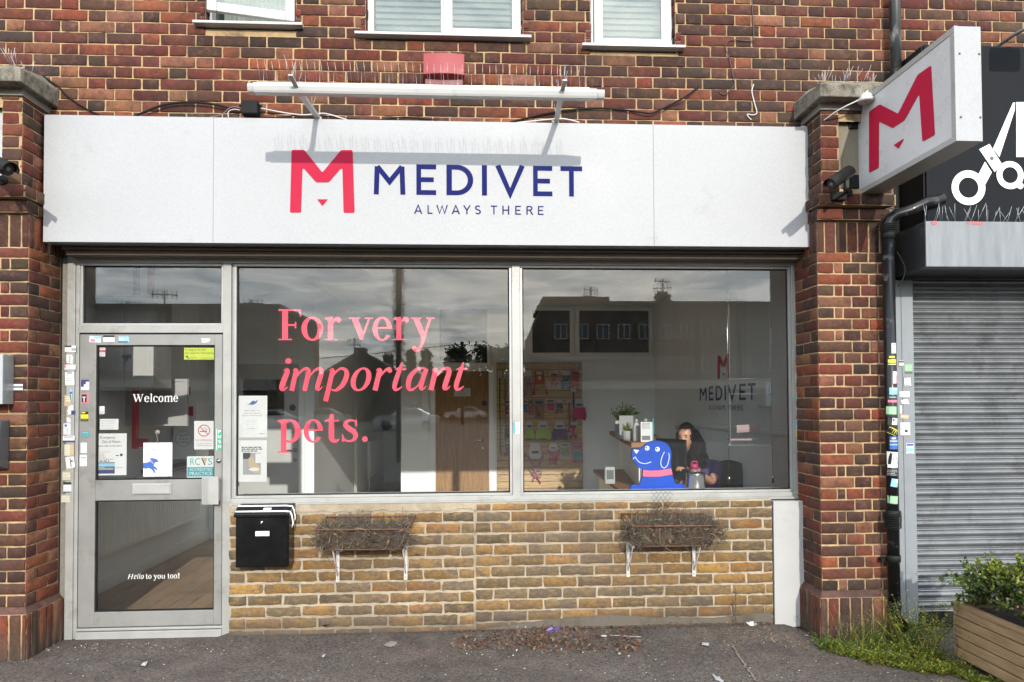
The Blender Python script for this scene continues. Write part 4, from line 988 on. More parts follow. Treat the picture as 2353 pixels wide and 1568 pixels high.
def sheet(name, label, cat, reg, x0, y0, x1, y1, Y, bg='w', bands=(), lines=(), rot=0, torn=0, P=None, parent=None, th=.0012, group=None, draw=None):
    """thin printed sheet; bands (u0,v0,u1,v1,ink) and lines (v, u0, u1, ink) in sheet fractions from the top left"""
    a = q_(reg, x0, (y0+y1)/2, Y); b = q_(reg, x1, (y0+y1)/2, Y); t = q_(reg, (x0+x1)/2, y0, Y).z; bt = q_(reg, (x0+x1)/2, y1, Y).z
    w, h = b.x-a.x, t-bt; cx, cz = (a.x+b.x)/2, (t+bt)/2; r = random.Random(int(x0*7+y0)); ca, sa = cos(RD(rot)), sin(RD(rot))
    P = P or (lambda x, y, z: (x, y, z))
    def M2(u, v, k):
        lx, lz = (u-.5)*w, (.5-v)*h; return P(cx+lx*ca-lz*sa, Y-th-.0004*k, cz+lx*sa+lz*ca)
    mb = MB()
    def rectq(u0, v0, u1, v1, k, ink):
        nx = 4 if P.__name__ != '<lambda>' or True else 1
        for i in range(nx):
            ua, ub = u0+(u1-u0)*i/nx, u0+(u1-u0)*(i+1)/nx
            mb.add([M2(ua, v1, k), M2(ub, v1, k), M2(ub, v0, k), M2(ua, v0, k)], [(0, 1, 2, 3)], IK.index(ink))
    if torn:
        n = 14; ring = []
        for i in range(n):
            t_ = i/n*4; sd, f = int(t_), t_-int(t_); u, v = [(f, 0), (1, f), (1-f, 1), (0, 1-f)][sd]
            k_ = r.uniform(0, torn); ring.append((u+(.5-u)*k_, v+(.5-v)*k_))
        mb.add([M2(u, v, 0) for u, v in ring][::-1], [tuple(range(n))], IK.index(bg))
    else:
        rectq(0, 0, 1, 1, 0, bg)
        # give the sheet its thickness
        e = [M2(0, 1, 0), M2(1, 1, 0), M2(1, 0, 0), M2(0, 0, 0)]; bk = [(p[0], p[1]+th*.8, p[2]) for p in e]
        mb.add(e+bk, [(0, 3, 7, 4), (1, 5, 6, 2), (0, 4, 5, 1), (3, 2, 6, 7)], IK.index(bg))
    for i, (u0, v0, u1, v1, ink) in enumerate(bands): rectq(u0, v0, u1, v1, 1+i*.35, ink)
    for (v, u0, u1, ink) in lines:
        u = u0
        while u < u1-.02:
            l = r.uniform(.06, .16); l = min(l, u1-u); rectq(u, v-.014, u+l, v+.014, 1.8, ink); u += l+.025
    if draw: draw(mb, lambda u, v, k=2: M2(u, v, k), IK.index, (cx, cz, w, h, Y-th-.0009))
    o = mb.build(name, IM, parent)
    if parent is None: tag(o, label, cat, group)
    return o
def LN(v0, v1, n, u0=.1, u1=.9, ink='d'): return [(v0+(v1-v0)*i/max(n-1, 1), u0, u1-(.25 if i % 3 == 2 else 0)*(u1-u0), ink) for i in range(n)]
ST = FR-.0002
def stk(label, reg, x0, y0, x1, y1, bg='w', bands=(), lines=(), rot=0, torn=0, Y=None, P=None):
    return sheet('sticker', label, 'sticker', reg, x0, y0, x1, y1, ST if Y is None else Y, bg, bands, lines, rot, torn, P, th=.0006)
Y1 = XL  # left jamb stickers, top to bottom
stk('half torn black and white sticker, topmost on the left door jamb', 'A', 600, 142, 703, 202, 'w', [(.0, .0, .6, .25, 'k'), (.6, .4, 1, .8, 'e')], LN(.4, .9, 3, .05, .6))
stk('shredded white sticker with grey grid, second down the left jamb', 'A', 612, 215, 675, 315, 'w', [(.5, 0, .6, 1, 'e')], LN(.1, .9, 6), torn=.16)
stk('wide white sticker with pale pink edge on the left jamb', 'A', 597, 318, 700, 375, 'w', [(0, .75, 1, 1, 'e'), (0, 0, .12, .6, 'p')], LN(.15, .6, 3))
stk('tall torn white sticker with dense grey text on the left jamb', 'A', 603, 385, 688, 508, 'w', [(.2, .02, .8, .15, 'e')], LN(.25, .9, 6), rot=2)
stk('narrow pale blue strip sticker peeking beside a beige one', 'A', 645, 540, 668, 640, 'B', [(0, .3, 1, .5, 'b')])
stk('beige folded sticker halfway up the left jamb', 'A', 597, 600, 655, 703, 'T', [(.2, .1, .9, .6, 'o')], LN(.2, .8, 4, .2, .8))
stk('torn navy and white sticker scrap just below the beige one', 'A', 618, 690, 692, 785, 'w', [(.55, .55, 1, .95, 'n')], torn=.45)
stk('small ragged white paper scrap on the left jamb', 'A', 615, 806, 660, 862, 'w', torn=.5)
stk('white sticker with a blue round mark on the left jamb', 'A', 587, 862, 653, 966, 'w', [(.15, .08, .5, .3, 'b'), (.5, .4, .6, .95, 'e')], LN(.45, .9, 4, .1, .5))
stk('wide white sticker with navy base on the left jamb', 'A', 583, 977, 690, 1035, 'w', [(0, .75, 1, 1, 'n'), (.1, .1, .9, .3, 'e')], LN(.45, .65, 2))
stk('tan two tone sticker in two vertical halves on the left jamb', 'A', 597, 1058, 685, 1160, 'o', [(.55, 0, 1, 1, 'T')], LN(.2, .85, 4, .08, .45))
stk('tilted white sticker with black marks low on the left jamb', 'A', 610, 1172, 690, 1275, 'w', [(.5, .1, .6, .9, 'k'), (.65, .3, .8, .5, 'k')], LN(.2, .8, 4, .1, .4), rot=9)
stk('yellowish sticker with black ruled lines low on the left jamb', 'A', 578, 1297, 650, 1395, 'o', [(0, .03, 1, .1, 'k'), (0, .9, 1, .96, 'k')], LN(.2, .8, 5, .05, .95, 'k'))
stk('white sticker with black header band low on the left jamb', 'A', 587, 1405, 660, 1500, 'w', [(0, 0, 1, .25, 'k'), (0, .92, 1, 1, 'k')], LN(.4, .85, 4))
stk('yellow sticker, lowest one on the left jamb', 'A', 568, 1520, 645, 1592, 'o', [(0, 0, 1, .15, 'e')], LN(.3, .8, 4, .05, .95, 'k'))
DS = DY-.0002
for a in [('navy and white diagonal sticker, topmost on the door stile', 750, 458, 825, 552, 'w', [(0, 0, 1, .2, 'n'), (0, .2, .6, .45, 'n'), (0, .45, .35, .7, 'n')], LN(.6, .9, 3, .4, .95)),
          ('red and black sticker with a white symbol on the door stile', 750, 583, 820, 675, 'p', [(.08, .1, .75, .9, 'k'), (.2, .35, .6, .45, 'w'), (.35, .45, .48, .85, 'w')], LN(.2, .8, 3, .8, 1)),
          ('black and yellow sticker on the door stile', 748, 752, 817, 843, 'k', [(0, .3, 1, .72, 'y'), (.1, .05, .6, .18, 'y')], LN(.85, .85, 1, .1, .9, 'y')),
          ('small dark teal label sticker on the door stile', 750, 935, 828, 983, 't', [(.1, .15, .9, .3, 'e')], LN(.5, .8, 2, .1, .9, 'w')),
          ('blank pale grey sticker on the door stile', 745, 1038, 805, 1138, 'e', [(.03, .03, .97, .97, 'w')], ()),
          ('white sticker with small grey print, lowest on the door stile', 738, 1153, 803, 1257, 'w', [(.1, .2, .9, .32, 'e')], LN(.45, .85, 4))]:
    stk(a[0], 'A', *a[1:5], a[5], a[6], a[7], Y=DS)
stk('torn blue and pink sticker, leftmost on the door top rail', 'A', 828, 55, 935, 112, 'w', [(.35, .05, 1, .4, 'B'), (.1, .5, .5, .9, 'p')], LN(.25, .25, 1), Y=DS, rot=-3)
stk('white sticker with black header on the door top rail', 'A', 955, 46, 1060, 108, 'w', [(0, 0, 1, .32, 'k')], LN(.5, .6, 2), Y=DS)
stk('light blue torn sticker on the door top rail', 'A', 1092, 56, 1200, 116, 'B', [(.1, .35, .5, .6, 'w'), (0, .75, .9, .95, 'b')], (), Y=DS, torn=.15)
stk('scraped off sticker remnant at the right of the door top rail', 'A', 1852, 70, 1950, 116, 'w', torn=.4, Y=DS)
stk('black and white sticker on a brick of the left pier', 'A', 118, 482, 212, 555, 'w', [(0, 0, 1, .22, 'k'), (0, .5, 1, .68, 'k')], LN(.35, .9, 3, .05, .95), Y=PIER-.012)
for a in [('grey sticker with a yellow triangle, topmost on the right jamb', 290, 57, 343, 123, 'e', [(.05, .3, .65, .95, 'y')], ()),
          ('pink and white sticker with a black figure on the right jamb', 298, 255, 354, 352, 'p', [(.5, 0, 1, 1, 'w'), (.6, .25, .85, .6, 'k')], LN(.3, .8, 4, .08, .45)),
          ('white sticker with a pink right edge on the right jamb', 300, 383, 358, 475, 'w', [(.62, .0, 1, .95, 'p')], LN(.1, .9, 5, .1, .5)),
          ('crumpled blue sticker scrap on the right jamb', 302, 560, 354, 645, 'B', [(.2, .4, .8, .7, 'b')], ()),
          ('white sticker with faint grey print on the right jamb', 303, 683, 347, 769, 'w', [(.1, .3, .9, .42, 'e')], LN(.5, .9, 4)),
          ('blue and white sticker low on the right jamb', 303, 810, 355, 903, 'w', [(0, .1, .5, .95, 'B'), (.55, .5, .95, .8, 'e')], LN(.2, .4, 2, .5, .9)),
          ('small yellow and white scrap, lowest on the right jamb', 300, 906, 352, 957, 'w', [(0, .1, .35, .9, 'y')], ())]:
    stk(a[0], 'D', *a[1:5], a[5], a[6], a[7])
stk('small white sticker with teal edge on the central window mullion', 'C', 50, 852, 105, 957, 'w', [(0, 0, .25, 1, 'v'), (.5, .5, .9, .6, 'e')], LN(.15, .85, 5, .3, .9), Y=FR-.004)

# --- sheets behind the door glass
IDS = ID+.002
sheet('leaflet', 'small red and white leaflet in the top left of the door glass', 'leaflet', 'A', 888, 151, 975, 243, IDS, 'w', [(0, .38, 1, .55, 'r'), (0, 0, 1, .12, 'p')], LN(.2, .9, 6, .08, .92, 'p'))
def yellow_draw(mb, m, idx, g):
    cx, cz, w, h, y = g
    text_fit(mb, 'A dog is for life,', cx-w*.46, cx+w*.23, cz+h*.22, cz+h*.41, y, idx('k'))
    text_fit(mb, 'not just for Christmas', cx-w*.46, cx+w*.48, cz-h*.06, cz+h*.14, y, idx('k'))
    text_fit(mb, 'DogsTrust', cx-w*.30, cx-w*.06, cz-h*.42, cz-h*.27, y, idx('d'))
    text_fit(mb, 'www.dogstrust.org.uk', cx+w*.0, cx+w*.47, cz-h*.42, cz-h*.33, y, idx('k'))
    mb.ball((cx-w*.40, y, cz-h*.25), (w*.035, .0005, h*.08), 8, idx('k')); mb.ball((cx-w*.35, y, cz-h*.38), (w*.025, .0005, h*.06), 8, idx('k'))
sheet('car_sticker', 'yellow green sticker reading A dog is for life', 'sticker', 'A', 1703, 162, 1986, 272, IDS, 'l', draw=yellow_draw)
bl_ = thing('doorbell', 'white wireless doorbell push stuck to the door glass', 'doorbell', (q_('A', 951, 742, ID).x, ID, q_('A', 951, 742, ID).z))
c = q_('A', 951, 742, DY+.02)
mb = MB(); mb.box(c.x-.0185, c.x+.0185, DY+.003, DY+.019, c.z-.028, c.z+.03); mb.build('body', M['upvc'], bl_, bevel=.009, seg=4)
mb = MB(); mb.lathe((c.x+.001, 0, c.z-.006), [(.011, DY+.003), (.011, DY+.001), (.008, DY-.0005)], 16, axis='y'); mb.build('button', flat('btn', (.55, .57, .56), .4), bl_)
sheet('note', 'small handwritten note taped below the doorbell', 'note', 'A', 924, 820, 1097, 920, IDS, 'w', (), LN(.18, .85, 4, .08, .8, 'e'))
def em_draw(mb, m, idx, g):
    cx, cz, w, h, y = g
    text_fit(mb, 'Emergency', cx-w*.36, cx+w*.14, cz+h*.36, cz+h*.44, y, idx('k'), shear=.15)
    text_fit(mb, 'Out of Hours', cx-w*.30, cx+w*.30, cz+h*.27, cz+h*.345, y, idx('k'), shear=.15)
    for i, s_ in enumerate(('21 Watford Way', 'Hendon', 'London', 'NW4 4RS', 'Tel: 020 8203 5044')): text_fit(mb, s_, cx-w*.38, cx-w*.38+w*(.38, .16, .16, .2, .46)[i], cz+h*(.045-.043*i), cz+h*(.072-.043*i), y, idx('r' if i < 4 else 'k'))
    mb.ball((cx+w*.33, y, cz-h*.015), (w*.05, .0005, h*.035), 10, idx('n')); mb.ball((cx+w*.2, y, cz-h*.03), (w*.05, .0005, h*.014), 10, idx('n'))
    text_fit(mb, 'MEDIVET', cx+w*.16, cx+w*.40, cz-h*.33, cz-h*.305, y, idx('d'))
sheet('notice', 'white notice headed Emergency Out of Hours on the door glass', 'notice', 'A', 886, 955, 1172, 1342, IDS, 'w', [(.04, .69, .62, .96, 'n'), (.04, .71, .62, .79, 'B'), (.06, .8, .3, .87, 'e'), (.3, .82, .58, .87, 'e')], [(.30, .1, .85, 'e'), (.66, .12, .45, 'd')], draw=em_draw)
def op_draw(mb, m, idx, g):
    cx, cz, w, h, y = g
    def L2(s_, x0, z, k, face): 
        xx = x0
        for ch in s_:
            if ch == ' ': xx += w*.03; continue
            st_, adv = face(ch); 
            if not st_: xx += w*.05; continue
            write(ch, [(xx, xx+adv*k*.86)], z, k, y, face, mb, idx('d')); xx += adv*k*1.0
    text_fit(mb, 'Come on in,', cx-w*.38, cx+w*.34, cz+h*.245, cz+h*.335, y, idx('d')); text_fit(mb, "we're open", cx-w*.38, cx+w*.22, cz+h*.11, cz+h*.19, y, idx('d'), shear=.3)
    R = lambda u, v: (cx+(u-.5)*w, cz+(.5-v)*h)
    dog = [(-.0+.0, .60), (.18, .57), (.27, .53), (.24, .49), (.20, .475), (.24, .455), (.35, .455), (.45, .48), (.54, .545), (.50, .575), (.42, .58), (.38, .63), (.36, .68), (.46, .745), (.50, .79), (.45, .81), (.36, .76), (.42, .85), (.43, .90), (.39, .895), (.29, .79), (.18, .745), (.10, .77), (.0, .75)]
    poly3(mb, [R(*p) for p in dog], y, y+.0004, idx('b')); poly3(mb, [R(*p) for p in ((.23, .535), (.27, .52), (.36, .60), (.33, .62))], y-.0003, y, idx('p'))
sheet('open_sign', 'white Come on in hanging sign with a blue running dog', 'sign', 'A', 1327, 1040, 1594, 1353, DY+.012, 'w', [(.03, .94, .4, .955, 'e')], draw=op_draw)
c = q_('A', 1456, 945, DY+.018); mb = MB(); mb.lathe((c.x, 0, c.z), [(.003, DY+.005), (.006, DY+.008), (.016, DY+.018), (.018, DY+.0195)], 14, axis='y'); e_ = q_('A', 1463, 1062, DY+.012)
mb.tube([(c.x, DY+.006, c.z-.002), (c.x+.003, DY+.0, c.z-.02), (e_.x, DY+.008, e_.z+.02), (e_.x, DY+.009, e_.z)], .0016, 6)
tag(mb.build('suction_hook', flat('clear_rubber', (.25, .24, .22), .2)), 'clear suction hook holding the hanging open sign', 'hook')
def flea(mb, m, idx, g):
    cx, cz, w, h, y = g
    for r0, r1 in ((.5, .485), (.43, .42)):
        for q in ell(0, 0, w*r0, h*r0, w*r1, h*r1, 0, 360, 40): mb.add([(cx+p[0], y, cz+p[1]) for p in q], [(0, 1, 2, 3)], idx('k'))
    for i, s_ in enumerate(('FREE', 'FLEA', 'CHECK')): text_fit(mb, s_, cx-w*(.25, .25, .33)[i], cx+w*(.25, .25, .33)[i], cz+h*(.12-.2*i), cz+h*(.25-.2*i), y, idx('k'), flip=True)
    n = 30
    for k in range(n):
        a = 2*pi*k/n; p = Vector((cx+w*.457*cos(a), 0, cz+h*.457*sin(a))); mb.add([(p.x-.0014, y, p.z-.0014), (p.x+.0014, y, p.z-.0014), (p.x+.0014, y, p.z+.0014), (p.x-.0014, y, p.z+.0014)], [(0, 1, 2, 3)], idx('k'))
mbf = MB(); a_, b_ = q_('A', 1618, 1080, IDS), q_('A', 1775, 925, IDS)
flea(mbf, None, IK.index, ((a_.x+b_.x)/2, (a_.z+b_.z)/2, b_.x-a_.x, b_.z-a_.z, IDS)); tag(mbf.build('round_sticker', IM), 'clear round flea check sticker with reversed black print on the door', 'sticker')
def ns_draw(mb, m, idx, g):
    cx, cz, w, h, y = g; c2 = cz+h*.16
    for q in ell(0, 0, w*.31, w*.31, w*.265, w*.265, 0, 360, 36): mb.add([(cx+p[0], y, c2+p[1]) for p in q], [(0, 1, 2, 3)], idx('r'))
    mb.add([(cx-w*.2, y-.0002, c2+w*.17), (cx-w*.17, y-.0002, c2+w*.2), (cx+w*.2, y-.0002, c2-w*.17), (cx+w*.17, y-.0002, c2-w*.2)][::-1], [(0, 1, 2, 3)], idx('r'))
    mb.box(cx-w*.2, cx+w*.14, y, y+.0003, c2-w*.06, c2-w*.02, idx('k')); mb.tube([(cx+w*.1, y, c2), (cx+w*.16, y, c2+w*.06), (cx+w*.06, y, c2+w*.12), (cx+w*.0, y, c2+w*.16)], .0014, 5, idx('k'))
    text_fit(mb, 'NO SMOKING.', cx-w*.42, cx+w*.42, cz-h*.215, cz-h*.145, y, idx('r'))
    text_fit(mb, 'It is against the law to', cx-w*.36, cx+w*.36, cz-h*.32, cz-h*.28, y, idx('k')); text_fit(mb, 'smoke in these premises', cx-w*.4, cx+w*.4, cz-h*.385, cz-h*.345, y, idx('k'))
sheet('no_smoking_sign', 'white no smoking sign with a red crossed circle on the door', 'sign', 'A', 1797, 839, 1980, 1102, IDS, 'w', draw=ns_draw)
def rc_draw(mb, m, idx, g):
    cx, cz, w, h, y = g
    text_fit(mb, 'RC', cx-w*.38, cx-w*.02, cz+h*.12, cz+h*.42, y, idx('v')); text_fit(mb, 'S', cx+w*.27, cx+w*.43, cz+h*.12, cz+h*.42, y, idx('v'))
    mb.add([(cx+w*.06, y, cz+h*.43), (cx+w*.25, y, cz+h*.43), (cx+w*.16, y, cz+h*.13)][::-1], [(0, 1, 2)], idx('T')); mb.add([(cx+w*.02, y, cz+h*.43), (cx+w*.06, y, cz+h*.43), (cx+w*.18, y, cz+h*.12), (cx+w*.14, y, cz+h*.10)][::-1], [(0, 1, 2, 3)], idx('k'))
    text_fit(mb, 'ACCREDITED', cx-w*.40, cx+w*.42, cz-h*.13, cz-h*.01, y, idx('w')); text_fit(mb, 'PRACTICE', cx-w*.40, cx+w*.42, cz-h*.33, cz-h*.18, y, idx('w'))
    text_fit(mb, '#RCVSAccredited', cx-w*.25, cx+w*.2, cz-h*.455, cz-h*.41, y, idx('v'))
sheet('accreditation_sticker', 'square accredited practice sticker with turquoise lower half on the door', 'sticker', 'A', 1730, 1166, 1982, 1378, IDS, 'w', [(.02, .47, .98, .88, 'v')], draw=rc_draw)
def ps_draw(mb, m, idx, g):
    cx, cz, w, h, y = g
    for i, s_ in enumerate('PUSH'): write_sans(s_, [(cx-w*.12, cx+w*.42)], cz+h*(.30-.235*i), cz+h*(.45-.235*i), y, .2, mb, idx('w'))
sheet('push_label', 'green push label reading down the door stile', 'label', 'A', 2003, 913, 2050, 1110, DS, 'G', [(0, 0, .12, 1, 'w')], draw=ps_draw, th=.0006)
def p1_draw(mb, m, idx, g):
    cx, cz, w, h, y = g; R = lambda u, v: (cx+(u-.5)*w, cz+(.5-v)*h)
    poly3(mb, [R(*p) for p in ((.33, .205), (.42, .19), (.5, .13), (.55, .115), (.6, .14), (.7, .09), (.64, .18), (.52, .22))], y, y+.0004, idx('b'))
    for i, s_ in enumerate(('Please respect our', "team, we're here to", 'help you and your pet.')): text_fit(mb, s_, cx-w*(.27, .27, .33)[i], cx+w*(.27, .27, .33)[i], cz+h*(.125-.06*i), cz+h*(.16-.06*i), y, idx('d'))
    for i in range(5): text_fit(mb, 'Abusive or aggressive acts', cx-w*.2, cx+w*.2, cz-h*(.10+.05*i), cz-h*(.083+.05*i), y, idx('e'))
    text_fit(mb, 'Thank you', cx-w*.1, cx+w*.1, cz-h*.30, cz-h*.275, y, idx('d')); text_fit(mb, 'MEDIVET', cx+w*.25, cx+w*.42, cz-h*.42, cz-h*.40, y, idx('n'))
WS = IN+.002
sheet('poster', 'upper white poster with a small blue bird in the window corner', 'poster', 'B', -160, 606, 122, 992, WS, 'w', draw=p1_draw)
def p2_draw(mb, m, idx, g):
    cx, cz, w, h, y = g; R = lambda u, v: (cx+(u-.5)*w, cz+(.5-v)*h)
    poly3(mb, [R(*p) for p in ((.42, .72), (.38, .45), (.46, .38), (.55, .42), (.6, .55), (.75, .62), (.78, .8), (.6, .8))], y-.0003, y, idx('T'))
    mb.ball((cx+w*.08, y, cz-h*.2), (w*.2, .0006, h*.05), 12, idx('w'))
sheet('poster', 'lower white poster with a photo of a ginger pet in the window corner', 'poster', 'B', -158, 1018, 118, 1402, WS, 'w', [(.2, .3, .8, .83, 'e'), (.2, .3, .45, .45, 'k'), (.62, .32, .8, .55, 'w')], LN(.17, .26, 3, .15, .85), draw=p2_draw)
# ================================================================ things on and beside the right pier
def atX(px, py, X0):
    d = FW + RT*((px-PCX)/FPX) - UP*((py-PCY)/FPX); p = d*(X0/d.x); return Vector((X0, p.y, p.z+EYE))
def z4(x, y): return ((3000+x*.44647)*PW/4030, (y*.44647)*PW/4030)
PX0, PX1, PY0, PY1, PZ0, PZ1 = 2.522, 2.672, 3.765, 4.80, 2.956, 3.577
ps = thing('projecting_sign', 'white box sign with a red M sticking out over the pavement from the right pier', 'sign', (PX0, PY1, PZ0))
mb = MB(); t = .034
mb.box(PX0, PX1, PY0+.002, PY0+t, PZ0+t, PZ1-t); mb.box(PX0, PX1, PY1-t, PY1, PZ0+t, PZ1-t); mb.box(PX0, PX1, PY0+.002, PY1, PZ0, PZ0+t); mb.box(PX0, PX1, PY0+.002, PY1, PZ1-t, PZ1)
mb.box(PX0+.012, PX1-.012, PY0+t, PY1-t, PZ0+t, PZ1-t)
mb.build('housing', M['alu_light'], ps, bevel=.002)
mb = MB(); mb.box(PX0+.004, PX0+.0118, PY0+t+.001, PY1-t-.001, PZ0+t+.001, PZ1-t-.001); mb.build('face_panel', flat('sign_face', (.6, .6, .6), .3), ps)
mb = MB(); mb.box(PX0+.004, PX1-.003, PY0-.004, PY0+.001, PZ0+.002, PZ1-.002); mb.box(PX0-.002, PX0+.018, PY0-.007, PY0-.0045, PZ0+.001, PZ1-.001); mb.build('end_plate', M['white_gloss'], ps, bevel=.0015)
mb = MB()
for x in (PX0+.028, PX1-.014):
    for z in (PZ0+.13, PZ1-.15): mb.lathe((x, 0, z), [(.006, PY0-.004), (.006, PY0-.0065), (.003, PY0-.0085)], 10, axis='y')
mb.build('screw', M['alu_dark'], ps)
emp = [(942,985),(1035,920),(1198,1003),(1370,660),(1488,578),(1522,1190),(1412,1250),(1385,843),(1375,843),(1255,1060),(1150,1130),(1040,1078),(1030,1082),(1027,1480),(942,1525)]
mb = MB()
for P_ in (emp, ((1157, 1280), (1252, 1220), (1203, 1312))):
    q = [(atX(*z4(*p), PX0+.003).y, atX(*z4(*p), PX0+.003).z) for p in P_]
    s_ = MB(); poly3(s_, rounded(q, .012), 0, .0022); mb.add([(PX0+.0015+v[1], v[0], v[2]) for v in s_.v], s_.f)
mb.build('emblem', M['red'], ps)
mb = MB()
for z in (PZ0+.09, PZ1-.13): mb.box(PX0-.06, PX0+.02, PY1-.03, PY1+.012, z-.045, z+.045); mb.box(PX0+.02, PX1-.01, PY1, PY1+.02, z-.02, z+.02)
mb.build('wall_bracket', M['black_matt'], ps, bevel=.003)
mb = MB(); c = at(*z4(725, 1083), PY1-.03); mb.ball((PX0-.045, PY1-.033, PZ1-.13), (.007, .006, .007), 10); mb.build('bolt_head', M['galv'], ps)
# round lamp on the cap
c = at(1990, 219, 4.60); lm = thing('bulkhead_lamp', 'round glass bulkhead lamp on the right stone cap behind the box sign', 'lamp', tuple(c))
mb = MB(); mb.lathe(tuple(c+Vector((0, 0, -.045))), [(.05, 0), (.052, .02), (.045, .024)], 20); mb.build('base', M['upvc'], lm)
mb = MB(); mb.ball(tuple(c+Vector((0, 0, -.015))), (.042, .042, .032), 16); mb.build('dome', flat('dome', (.5, .52, .5), .12), lm)

# CCTV cameras
def cctv(label, f, bk, by, plate, r=.033):
    """f: front centre, bk: rear centre, plate: wall foot"""
    f, bk, plate = Vector(f), Vector(bk), Vector(plate); t = thing('cctv_camera', label, 'camera', tuple(plate)); ax = (f-bk).normalized()
    mb = MB(); mb.tube([bk, bk+ax*.012, f-ax*.01, f-ax*.006], [r*.8, r, r, r*.92], 20); mb.build('body', M['black'], t)
    up = Vector((0, 0, 1)); up = (up-ax*up.dot(ax)).normalized(); sd = ax.cross(up); mb = MB(); n = 12; v = []
    for e, rr in ((bk+ax*.02, r*1.16), (f+ax*.028, r*1.16)):
        for k in range(n+1):
            a = pi*(-.08+1.16*k/n); v.append(e+sd*cos(a)*rr+up*sin(a)*rr)
    v2 = []
    for e, rr in ((bk+ax*.02, r*1.08), (f+ax*.028, r*1.08)):
        for k in range(n+1):
            a = pi*(-.08+1.16*k/n); v2.append(e+sd*cos(a)*rr+up*sin(a)*rr)
    fs_ = [(k, k+1, n+2+k, n+1+k) for k in range(n)]; m_ = len(v)
    fs_ += [(m_+k, m_+n+1+k, m_+n+2+k, m_+k+1) for k in range(n)]+[(n+1+k, n+2+k, m_+n+2+k, m_+n+1+k) for k in range(n)]+[(k+1, k, m_+k, m_+k+1) for k in range(n)]
    mb.add(v+v2, fs_, 0, True); mb.build('hood', M['black_matt'], t)
    mb = MB(); mb.tube([f-ax*.0055, f-ax*.003], [r*.86, r*.82], 20); mb.build('lens', flat('lens_glass', (.03, .03, .035), .05, coat=1), t)
    mb = MB(); mb.tube([f-ax*.003, f-ax*.001], [r*.33, r*.3], 16); mb.build('lens_ring', M['chrome'], t)
    m1 = bk.lerp(f, by)-up*r; j = m1-Vector((0, 0, .045))
    mb = MB(); mb.tube([m1+up*.01, j], .008, 10); mb.ball(j, .014, 10); mb.tube([j, plate.lerp(j, .35), plate], .009, 10)
    mb.build('arm', M['black_matt'], t); mb = MB(); mb.lathe(tuple(plate), [(.024, -.012), (.03, -.004), (.03, .008)], 18, axis='y'); mb.build('wall_plate', M['black_matt'], t)
    mb = MB(); mb.tube([bk, bk-ax*.03+Vector((0, .02, -.02)), plate+Vector((.01, -.005, .03))], .0035, 6); mb.build('lead', M['rubber'], t)
    return t
def z8(x, y): return ((3000+x*.43811)*PW/4030, (650+y*.43811)*PW/4030)
cctv('black bullet camera angled down beside the box sign on the right pier', at(*z8(618, 172), 4.42), at(*z8(790, 55), 4.60), .35, at(*z8(770, 245), 4.725), r=.036)
cctv('black bullet camera on the left pier by the end of the white sign', at(*zp('5', 80, 38), 4.42), at(*zp('5', -140, -60), 4.55), .55, at(*zp('5', 20, 140), 4.728), r=.04)
bx = MB(); a, b = at(*z8(655, 215), 4.66), at(*z8(745, 300), 4.66); bx.box(a.x, b.x+.03, 4.69, 4.735, b.z, a.z-.005)
tag(bx.build('mounting_box', M['black_matt'], bevel=.006), 'small black mounting box under the right bullet camera', 'box')

# rainwater pipes
M['pipe'] = mat('black_pipe', (.007, .0075, .0085), .35, spec=.3, var=.25, scale=8, dirt=((.16, .16, .16), .18, 11), coat=.1)
M['iron'] = mat('cast_iron_pipe', (.02, .022, .022), .45, var=.3, dirt=((.36, .37, .36), .42, 13), stretch=(1, 1, .35))
pp = thing('drainpipe', 'black plastic drainpipe full of stickers between right pier and shutter', 'drainpipe', (X(2047, 4.74, 1000), 4.74, 0))
PR = .0385
c0 = at(2046, 545, 4.74); cb0 = at(2050, 1405, 4.74); pxm = (c0.x+cb0.x)/2
mb = MB(); mb.tube([(pxm, 4.74, cb0.z), (pxm, 4.74, c0.z)], PR, 24); mb.build('pipe', M['pipe'], pp)
mb = MB(); e1 = at(2045, 505, 4.72); e2 = at(2090, 485, 4.69); e3 = at(2128, 466, 4.68)
mb.tube([(pxm, 4.74, c0.z), (pxm, 4.738, e1.z-.02), (pxm+.015, 4.732, e1.z+.012), (pxm+.05, 4.72, e1.z+.035), e2, e3, e3+Vector((.12, .01, .03))], [PR, PR, PR, PR*.97, PR*.94, PR*.94, PR*.94], 20); mb.build('top_elbow', M['pipe'], pp)
mb = MB(); mb.tube([(pxm, 4.74, cb0.z+.02), (pxm, 4.74, cb0.z-.03), (pxm+.02, 4.72, cb0.z-.075), tuple(at(2072, 1438, 4.6))], PR*1.06, 20, cap=False); mb.build('shoe', M['pipe'], pp)
mb = MB()
for y in (541, 1180, 1283, 1390): z = Z(y, 4.74, 2047); mb.lathe((pxm, 4.74, z), [(PR+.001, -.022), (PR+.005, -.02), (PR+.005, .02), (PR+.001, .022)], 24)
z = Z(1288, 4.74, 2047); mb.box(pxm-.07, pxm+.005, 4.76, 4.80, z-.012, z+.012); mb.build('collar', M['black_matt'], pp)
for nm, lab, zc_, n in (('wire_coil', 'thin black wire coiled round the top bend of the drainpipe', Z(522, 4.74, 2047), 5), ('wire_coil', 'black wire bound round the lower part of the drainpipe', Z(1195, 4.74, 2047), 9)):
    mb = MB(); r = random.Random(n); pts = []
    for k in range(n*14):
        a = k/14*2*pi; pts.append((pxm+(PR+.008+r.uniform(0, .006))*cos(a)*(1.25 if n == 5 else 1.02), 4.74+(PR+.008)*sin(a), zc_+(k/(n*14)-.5)*(.06 if n == 5 else .1)+.012*sin(a+k*.01)))
    mb.tube(pts, .003, 5); tag(mb.build(nm, M['rubber']), lab, 'wire')
